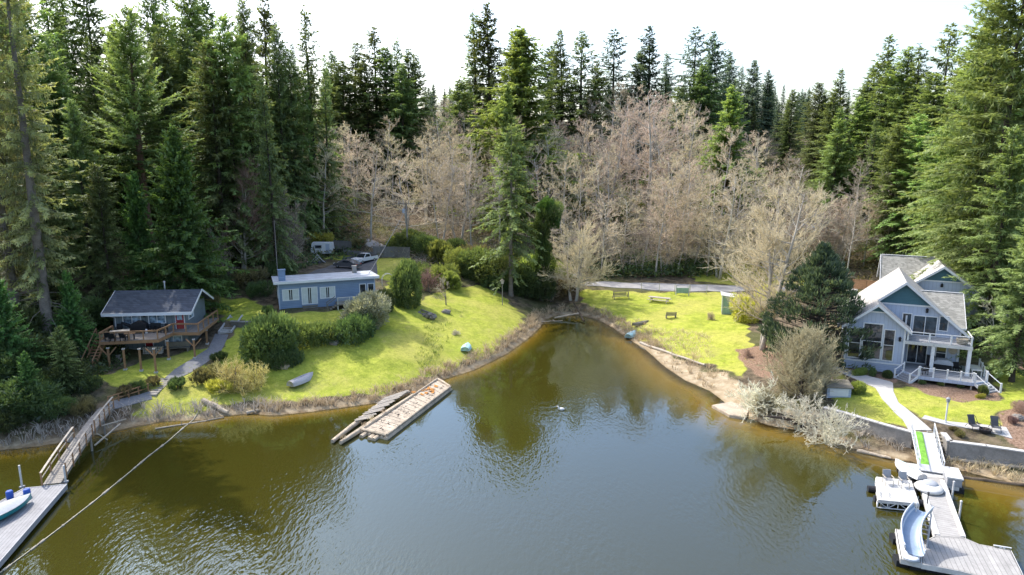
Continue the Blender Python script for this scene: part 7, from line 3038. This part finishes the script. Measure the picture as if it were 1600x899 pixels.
# ------------------------------------------------------------------ garden shrubs
G = 'garden shrubs'
spot(635, 477, 'holly', 'holly_bush', 'tall columnar grey green holly on the lawn', 'bush', 7.9, .46, leaf='shrub', dz=-.5)
spot(420, 561, 'round', 'round_hedge', 'large round clipped dark hedge below the bungalow', 'bush', 6.2, .84, leaf='shrub')
spot(446, 570, 'mound', 'evergreen_shrub', 'small dark shrub crouching against the round hedge', 'bush', 2.6, .9, leaf='shrubdark')
spot(492, 532, 'mound', 'rhododendron', 'broad dark rhododendron in front of the bungalow steps', 'bush', 3.2, 1.45, leaf='shrub')
spot(553, 526, 'mound', 'rhododendron', 'darker rhododendron below the pale flowering shrub', 'bush', 4.0, 1.12, leaf='shrubdark')
spot(570, 508, 'loose', 'flowering_shrub', 'shrub with pale blossom heads hiding the white porch', 'bush', 5.2, .98, leaf='blossom')
spot(597, 486, 'round', 'evergreen_shrub', 'clipped dark shrub between the porch and columnar holly', 'bush', 3.6, .75, leaf='shrubdark')
spot(668, 456, 'scrub', 'scrub_bush', 'russet leafless bush beside the columnar holly', 'bush', 4.5, 1.1, leaf='redtwig')
for i, (px, py, k, h, wd_, lf, lb) in enumerate((
        (622, 396, 'round', 4.2, 1.0, 'shrublight', 'yellow green laurel at the end of the tall fence'), (645, 398, 'holly', 5.5, 1.1, 'shrub', 'bushy laurel in the middle of the hedge'), (668, 402, 'round', 5.0, 1.1, 'shrub', 'dark laurel closing the hedge'),
        (690, 412, 'bamboo', 5.0, 1.0, 'shrublight', 'upright feathery bamboo clump behind the lawn'), (712, 404, 'round', 4.5, 1.0, 'shrubdark', 'dark evergreen bush on the slope behind the bamboo'), (722, 425, 'loose', 5.0, 1.0, 'shrublight', 'loose yellow green shrub beside the bamboo'),
        (745, 432, 'loose', 6.0, 1.0, 'shrub', 'spreading green shrub left of the hemlock trunk'), (765, 440, 'brushy', 6.5, 1.0, 'shrub', 'grey green conifer shrub under the hemlock'), (690, 440, 'brushy', 4.0, 1.0, 'shrublight', 'grassy shrub behind the small bare tree'),
        (705, 452, 'bamboo', 3.5, .9, 'shrublight', 'pale pointed shrub behind the small bare tree'), (780, 452, 'mound', 3.5, 1.0, 'shrubdark', 'dark shrub at the foot of the hemlock'), (822, 448, 'loose', 6.5, 1.0, 'shrublight', 'bright leafy bush between hemlock and ivy snag'),
        (862, 446, 'loose', 5.5, 1.0, 'shrublight', 'leafy sunlit bush behind the ivy snag'), (825, 462, 'holly', 6.5, .9, 'shrubdark', 'dark evergreen mass at the foot of the ivy snag'), (870, 460, 'brushy', 4.0, 1.2, 'brush', 'straw coloured brush bank at the cove corner'),
        (655, 440, 'brushy', 3.8, 1.0, 'shrub', 'green brush behind the columnar holly'), (735, 410, 'brushy', 4.5, 1.2, 'brush', 'olive brush on the slope above the bamboo'))):
    if 'left of' in lb:
        lb = 'spreading green shrub between the bamboo and hemlock trunk'
    spot(px, py, k, 'garden_shrub', lb, 'bush', h, wd_, G, lf)
spot(362, 608, 'scrub', 'willow_bush', 'bright yellow weeping bush at the bank', 'bush', 4.2, 1.15, leaf='twigyellow')
spot(378, 614, 'scrub', 'willow_bush', 'low pale yellow twig bush in front of the weeping one', 'bush', 2.8, 1.2, leaf='twigyellow')
spot(404, 606, 'scrub', 'willow_bush', 'drooping yellow twiggy bush beside the round hedge', 'bush', 3.6, 1.0, leaf='twigyellow')
spot(345, 612, 'fern', 'sedge_tuft', 'yellow sedge tuft at the bank below the path', 'plant', 1.8, 1.5, leaf='shrubyellow')
for px, py, h, lb in ((276, 608, 1.5, 'dark sword fern beside the timber steps'), (318, 598, 1.9, 'bronze fern clump on the slope below the path'), (334, 590, 1.7, 'second bronze fern clump nearer the path'), (342, 563, 1.3, 'small dark shrub at the path edge below the steps'),
                      (215, 612, 1.4, 'brown fern behind the two rail fence'), (196, 618, 1.3, 'low bronze fern by the bridge landing'), (240, 602, 1.2, 'green fern at the top of the timber steps')):
    spot(px, py, 'fern', 'fern', lb, 'plant', h, 1.3, 'ferns by the cabin path', random.choice(['brush', 'shrubdark', 'brush']))
# dark understorey on the steep bank
for i, (px, py, h, wd_, k, lf, lb) in enumerate((
        (15, 600, 6.5, 1.2, 'loose', 'shrubdark', 'big dark shrub at the picture edge below the spruce'), (60, 575, 5.5, 1.2, 'loose', 'shrubdark', 'leafy shrub in front of the bare spruce trunk'), (112, 548, 6.5, .9, 'loose', 'shrubdark', 'tall shrub between the bare trunk and cabin stair'),
        (95, 605, 4.0, 1.3, 'loose', 'shrubdark', 'rounded shrub halfway down the dark bank'), (35, 640, 4.5, 1.4, 'loose', 'shrubdark', 'leafy bank shrub above the shingle'), (85, 645, 3.0, 1.4, 'brushy', 'shrubdark', 'low brush above the grey reeds'),
        (130, 610, 2.6, 1.4, 'brushy', 'shrubdark', 'grey green brush at the lawn corner'), (10, 665, 3.0, 1.3, 'loose', 'shrubdark', 'dark low shrub above the still water'), (130, 645, 2.2, 1.2, 'brushy', 'brush', 'thin brush beside the foot bridge'),
        (20, 540, 7.0, 1.0, 'loose', 'shrubdark', 'tall shaded shrub behind the spruce trunks'), (140, 520, 6.0, .9, 'holly', 'shrubdark', 'black green shrub beside the cabin wall'), (60, 620, 3.6, 1.3, 'round', 'shrubdark', 'round leafy shrub in the middle of the dark bank'),
        (-25, 600, 7.0, 1.2, 'loose', 'shrubdark', 'shrub cut by the picture edge'))):
    spot(px, py, k, 'bank_shrub', lb, 'bush', h * .82, wd_ * .9, 'shrubs on the dark bank', lf)
for px, py, h, wd_, k, lf, lb in (
        (350, 455, 3.0, 1.2, 'brushy', 'shrubdark', 'dark brush above the upper lawn'), (405, 462, 2.6, 1.0, 'brushy', 'shrubdark', 'brush beside the end wall of the bungalow'), (420, 492, 1.6, 1.0, 'fern', 'shrub', 'fern at the corner of the bungalow'),
        (330, 480, 2.2, .8, 'brushy', 'brush', 'brush at the top of the garden steps'), (388, 445, 3.4, 1.2, 'brushy', 'brush', 'brown brush under the reddish maple'), (440, 432, 3.0, 1.2, 'brushy', 'shrubdark', 'dark brush behind the bungalow chimney'), (318, 452, 3.5, 1.2, 'loose', 'shrubdark', 'dark shrub behind the cabin gable'),
        (500, 384, 3.5, 1.2, 'brushy', 'shrubyellow', 'yellow green moss topped shrub over the trailer'), (560, 384, 2.0, 1.2, 'brushy', 'brush', 'brush beyond the upper lane')):
    spot(px, py, k, 'brush_bush', lb, 'bush', h, wd_, 'brush around the bungalow yard', lf)
for px, py, k, h, wd_, lb in ((18, 596, 'cedar', 11, 1.1, 'small dark cedar at the picture edge on the bank'), (118, 556, 'cedar', 10, 1.0, 'small dark cedar between the bare trunk and the cabin stair'), (50, 640, 'cedar', 6, 1.3, 'young cedar low on the bank above the reeds'), (105, 612, 'fir_near_b', 7, 1.2, 'young fir halfway down the bank')):
    spot(px, py, k, 'young_conifer', lb, 'tree', h, wd_)
# lake house garden
for px, py, h, wd_, k, lf, lb in (
        (1344, 586, 1.1, 1.0, 'mound', 'shrublight', 'low yellow green shrub under the tall windows'), (1363, 588, 1.2, .7, 'fern', 'shrubdark', 'potted dark fern by the deck steps'), (1386, 590, 1.1, .8, 'round', 'shrubdark', 'dark shrub at the foot of the deck steps'),
        (1338, 614, 1.5, .9, 'round', 'shrublight', 'round yellow green shrub beside the storage box'), (1440, 601, .6, 1.1, 'fern', 'shrubdark', 'low fern row under the deck front'), (1470, 603, .6, 1.1, 'fern', 'shrub', 'second low shrub under the deck front'),
        (1500, 606, .6, 1.1, 'fern', 'shrubdark', 'dark shrub under the deck corner'), (1535, 617, 1.3, .8, 'fern', 'shrub', 'leafy plant beside the far deck steps'), (1532, 622, .7, .8, 'mound', 'shrubyellow', 'yellow flowering clump in the mulch bed'),
        (1582, 662, .9, .8, 'fern', 'redtwig', 'russet plant on the bark mulch beside the terrace'), (1600, 645, 1.4, .9, 'brushy', 'redtwig', 'reddish shrub at the bark bed edge'), (1525, 520, 3.0, 1.0, 'loose', 'shrublight', 'bright shrub beside the side wing'), (1545, 528, 2.6, 1.0, 'loose', 'shrublight', 'fresh green shrub below the edge firs'),
        (1500, 682, .8, 1.0, 'fern', 'brush', 'low brown planting by the terrace edge'), (1490, 672, .5, 1.4, 'fern', 'brush', 'brown ground shrub between steps and terrace'), (1312, 598, 1.0, 1.2, 'mound', 'shrublight', 'small shrubs beside the walkway bend'),
        (1225, 545, 3.2, .9, 'loose', 'shrub', 'green shrub under the round pine'), (1168, 558, 1.5, 1.0, 'scrub', 'redtwig', 'russet twig bush at the foot of the three trunks'), (1165, 500, 4.5, .8, 'loose', 'shrubyellow', 'yellow blossoming bush behind the three trunks'),
        (1205, 478, 4.0, 1.0, 'loose', 'shrubyellow', 'yellow catkin bush by the road verge'), (1290, 470, 4.0, 1.2, 'brushy', 'shrub', 'green brush behind the round pine'), (1110, 500, 1.6, 1.0, 'scrub', 'twig', 'tan twig bush in front of the green shed'),
        (735, 522, 1.0, 1.3, 'scrub', 'twiggrey', 'grey cut brush pile on the sunny lawn') if False else (712, 523, .9, 1.6, 'scrub', 'strawgrey', 'grey cut brush pile on the sunny lawn')):
    spot(px, py, k, 'garden_plant', lb, 'plant', h, wd_, 'plants around the lake house and meadow', lf)

# ------------------------------------------------------------------ uncountable cover: dry grass, brush, litter
random.seed(303)
NP = np.random.default_rng(5)


def tufts(name, pts, m_, n, hgt_r, w, spread, out=.5):
    mb = MB()
    zs = hgt_arr(np.array([(p[0], p[1]) for p in pts]))
    for (x, y), z in zip(pts, zs):
        k0 = random.uniform(.6, 1.3)
        for k in range(n):
            a = random.uniform(0, 6.28)
            r = random.random() * spread
            h = random.uniform(*hgt_r) * k0
            b = Vector((x + math.cos(a) * r, y + math.sin(a) * r, max(z, -.1) - .03))
            d = Vector((math.cos(a) * out * random.random(), math.sin(a) * out * random.random(), 1)).normalized()
            e = b + d * h * .6
            f = e + (d + Vector((math.cos(a) * out * 1.2, math.sin(a) * out * 1.2, -.35))).normalized() * h * .5
            mb.ribbon([b, e, f], w, w * .25, None, random.random())
    o = mb.build(name, m_)
    o['kind'] = 'stuff'
    return o


def shore_pts(i0, i1, d0, d1, dens):
    out = []
    for i in range(i0, min(i1, len(SHORE) - 1)):
        a, b = SHORE[i], SHORE[i + 1]
        v = b - a
        l = np.hypot(*v)
        nrm = np.array([-v[1], v[0]]) / l
        for _ in range(int(l * dens * (d1 - d0)) + 1):
            out.append(a + v * random.random() + nrm * random.uniform(d0, d1))
    return out


ok = lambda P: [p for p in P if not inside(POLY, np.array([p]))[0]]
tufts('dry_grass', ok(shore_pts(8, 26, .35, 2.0, 3.2)), 'straw', 11, (.4, .95), .075, .4)
tufts('dry_reeds', ok(shore_pts(0, 9, .3, 2.2, 2.2)), 'strawgrey', 11, (.4, 1.1), .075, .4)
tufts('dry_grass', ok(shore_pts(24, 29, .4, 4.5, .9)), 'straw', 10, (.3, .7), .07, .35)
tufts('dry_grass', ok(shore_pts(37, 43, .2, 2.4, 3.0)), 'straw', 11, (.35, .75), .07, .35)
tufts('dry_grass', ok(shore_pts(33, 37, .4, 3.0, 1.6)), 'strawgrey', 10, (.35, .8), .07, .35)
mp = [gat(random.uniform(1000, 1112), random.uniform(512, 566)) for _ in range(260)]
pp = px_poly([(985, 520), (1000, 512), (1060, 514), (1108, 524), (1118, 550), (1128, 568), (1095, 562), (1040, 545)])
mp = [(p.x, p.y) for p in mp if inside(pp, np.array([(p.x, p.y)]))[0]]
tufts('dry_grass', mp, 'straw', 10, (.3, .6), .05, .5, .8)
# lawn: longer tufts along edges and scattered, bright green
lp = []
for nm, cnt in (('main', 1500), ('meadow', 1000), ('cabin', 350), ('front', 350), ('porch', 150), ('upper', 100), ('drive', 160)):
    poly = px_poly(LAWNS[nm])
    lo, hi = poly.min(0), poly.max(0)
    k = 0
    while k < cnt:
        q = np.array([[random.uniform(lo[0], hi[0]), random.uniform(lo[1], hi[1])]])
        if inside(poly, q)[0]:
            lp.append((q[0][0], q[0][1]))
        k += 1
tufts('lawn_grass', lp, 'lawnblade', 7, (.08, .22), .03, .28, .9)
sl = [gat(*p) for p in [(random.gauss(678, 12) + (y - 530) * -.25, y) for y in [random.uniform(505, 575) for _ in range(110)]]]
tufts('long_grass', [(p.x, p.y) for p in sl], 'shrublight', 9, (.25, .6), .045, .35, .7)


def brush_cover(name, n, xr, yr, keep, m_, s, w, hh):
    mb = MB()
    pts = []
    tr = 0
    while len(pts) < n and tr < n * 6:
        tr += 1
        Y = yr[0] + (yr[1] - yr[0]) * random.random()
        px = random.uniform(*xr)
        x = (px - 800) / FPX * Y
        if keep(px, Y, x):
            pts.append((x, Y))
    zs = hgt_arr(np.array(pts))
    for (x, y), z in zip(pts, zs):
        h = hh * random.uniform(.4, 1.3)
        for k in range(9):
            d = Vector((random.gauss(0, .8), random.gauss(0, .8), random.uniform(.1, 1))).normalized()
            q = Vector((x, y, z)) + Vector((random.gauss(0, h * .5), random.gauss(0, h * .5), random.random() * h))
            mb.leaf(q, d, rv(), s * random.uniform(.6, 1.3), w * random.uniform(.6, 1.3), random.random())
    o = mb.build(name, m_)
    o['kind'] = 'stuff'


RD = lambda px, Y, x: not (15 < x < 62 and 112 < Y < 126) and not (x > 32 and Y < 112 and x < 60)
brush_cover('undergrowth', 4200, (480, 1400), (126, 215), lambda px, Y, x: RD(px, Y, x) and not (590 < px < 730 and 150 < Y < 180), 'brush', .8, .22, 1.1)
brush_cover('undergrowth', 2600, (-60, 560), (88, 170), lambda px, Y, x: Y > 100 + (8 if px > 330 else 0) and not (-34 < x < -8 and Y < 122), 'shrubdark', .7, .3, 1.0)
brush_cover('undergrowth', 1600, (1280, 1640), (108, 190), lambda px, Y, x: Y > 118 or x > 72, 'brush', .8, .26, 1.3)
brush_cover('ground_ivy', 1300, (-40, 170), (60, 84), lambda px, Y, x: hgt(x, Y) > 1.0 and x < -44, 'shrubdark', .5, .26, .7)
brush_cover('low_evergreens', 900, (930, 1120), (124, 138), RD, 'shrubdark', .8, .3, 1.8)
brush_cover('low_evergreens', 2200, (780, 1340), (130, 195), RD, 'shrub', .8, .3, 2.2)
brush_cover('dead_brush', 450, (560, 1340), (125, 160), RD, 'twig', 1.3, .05, 1.4)
brush_cover('dead_brush', 600, (560, 790), (126, 200), lambda px, Y, x: True, 'twig', 1.3, .06, 1.5)
brush_cover('dead_brush', 700, (640, 860), (118, 150), lambda px, Y, x: True, 'twiggrey', 1.2, .05, 1.2)
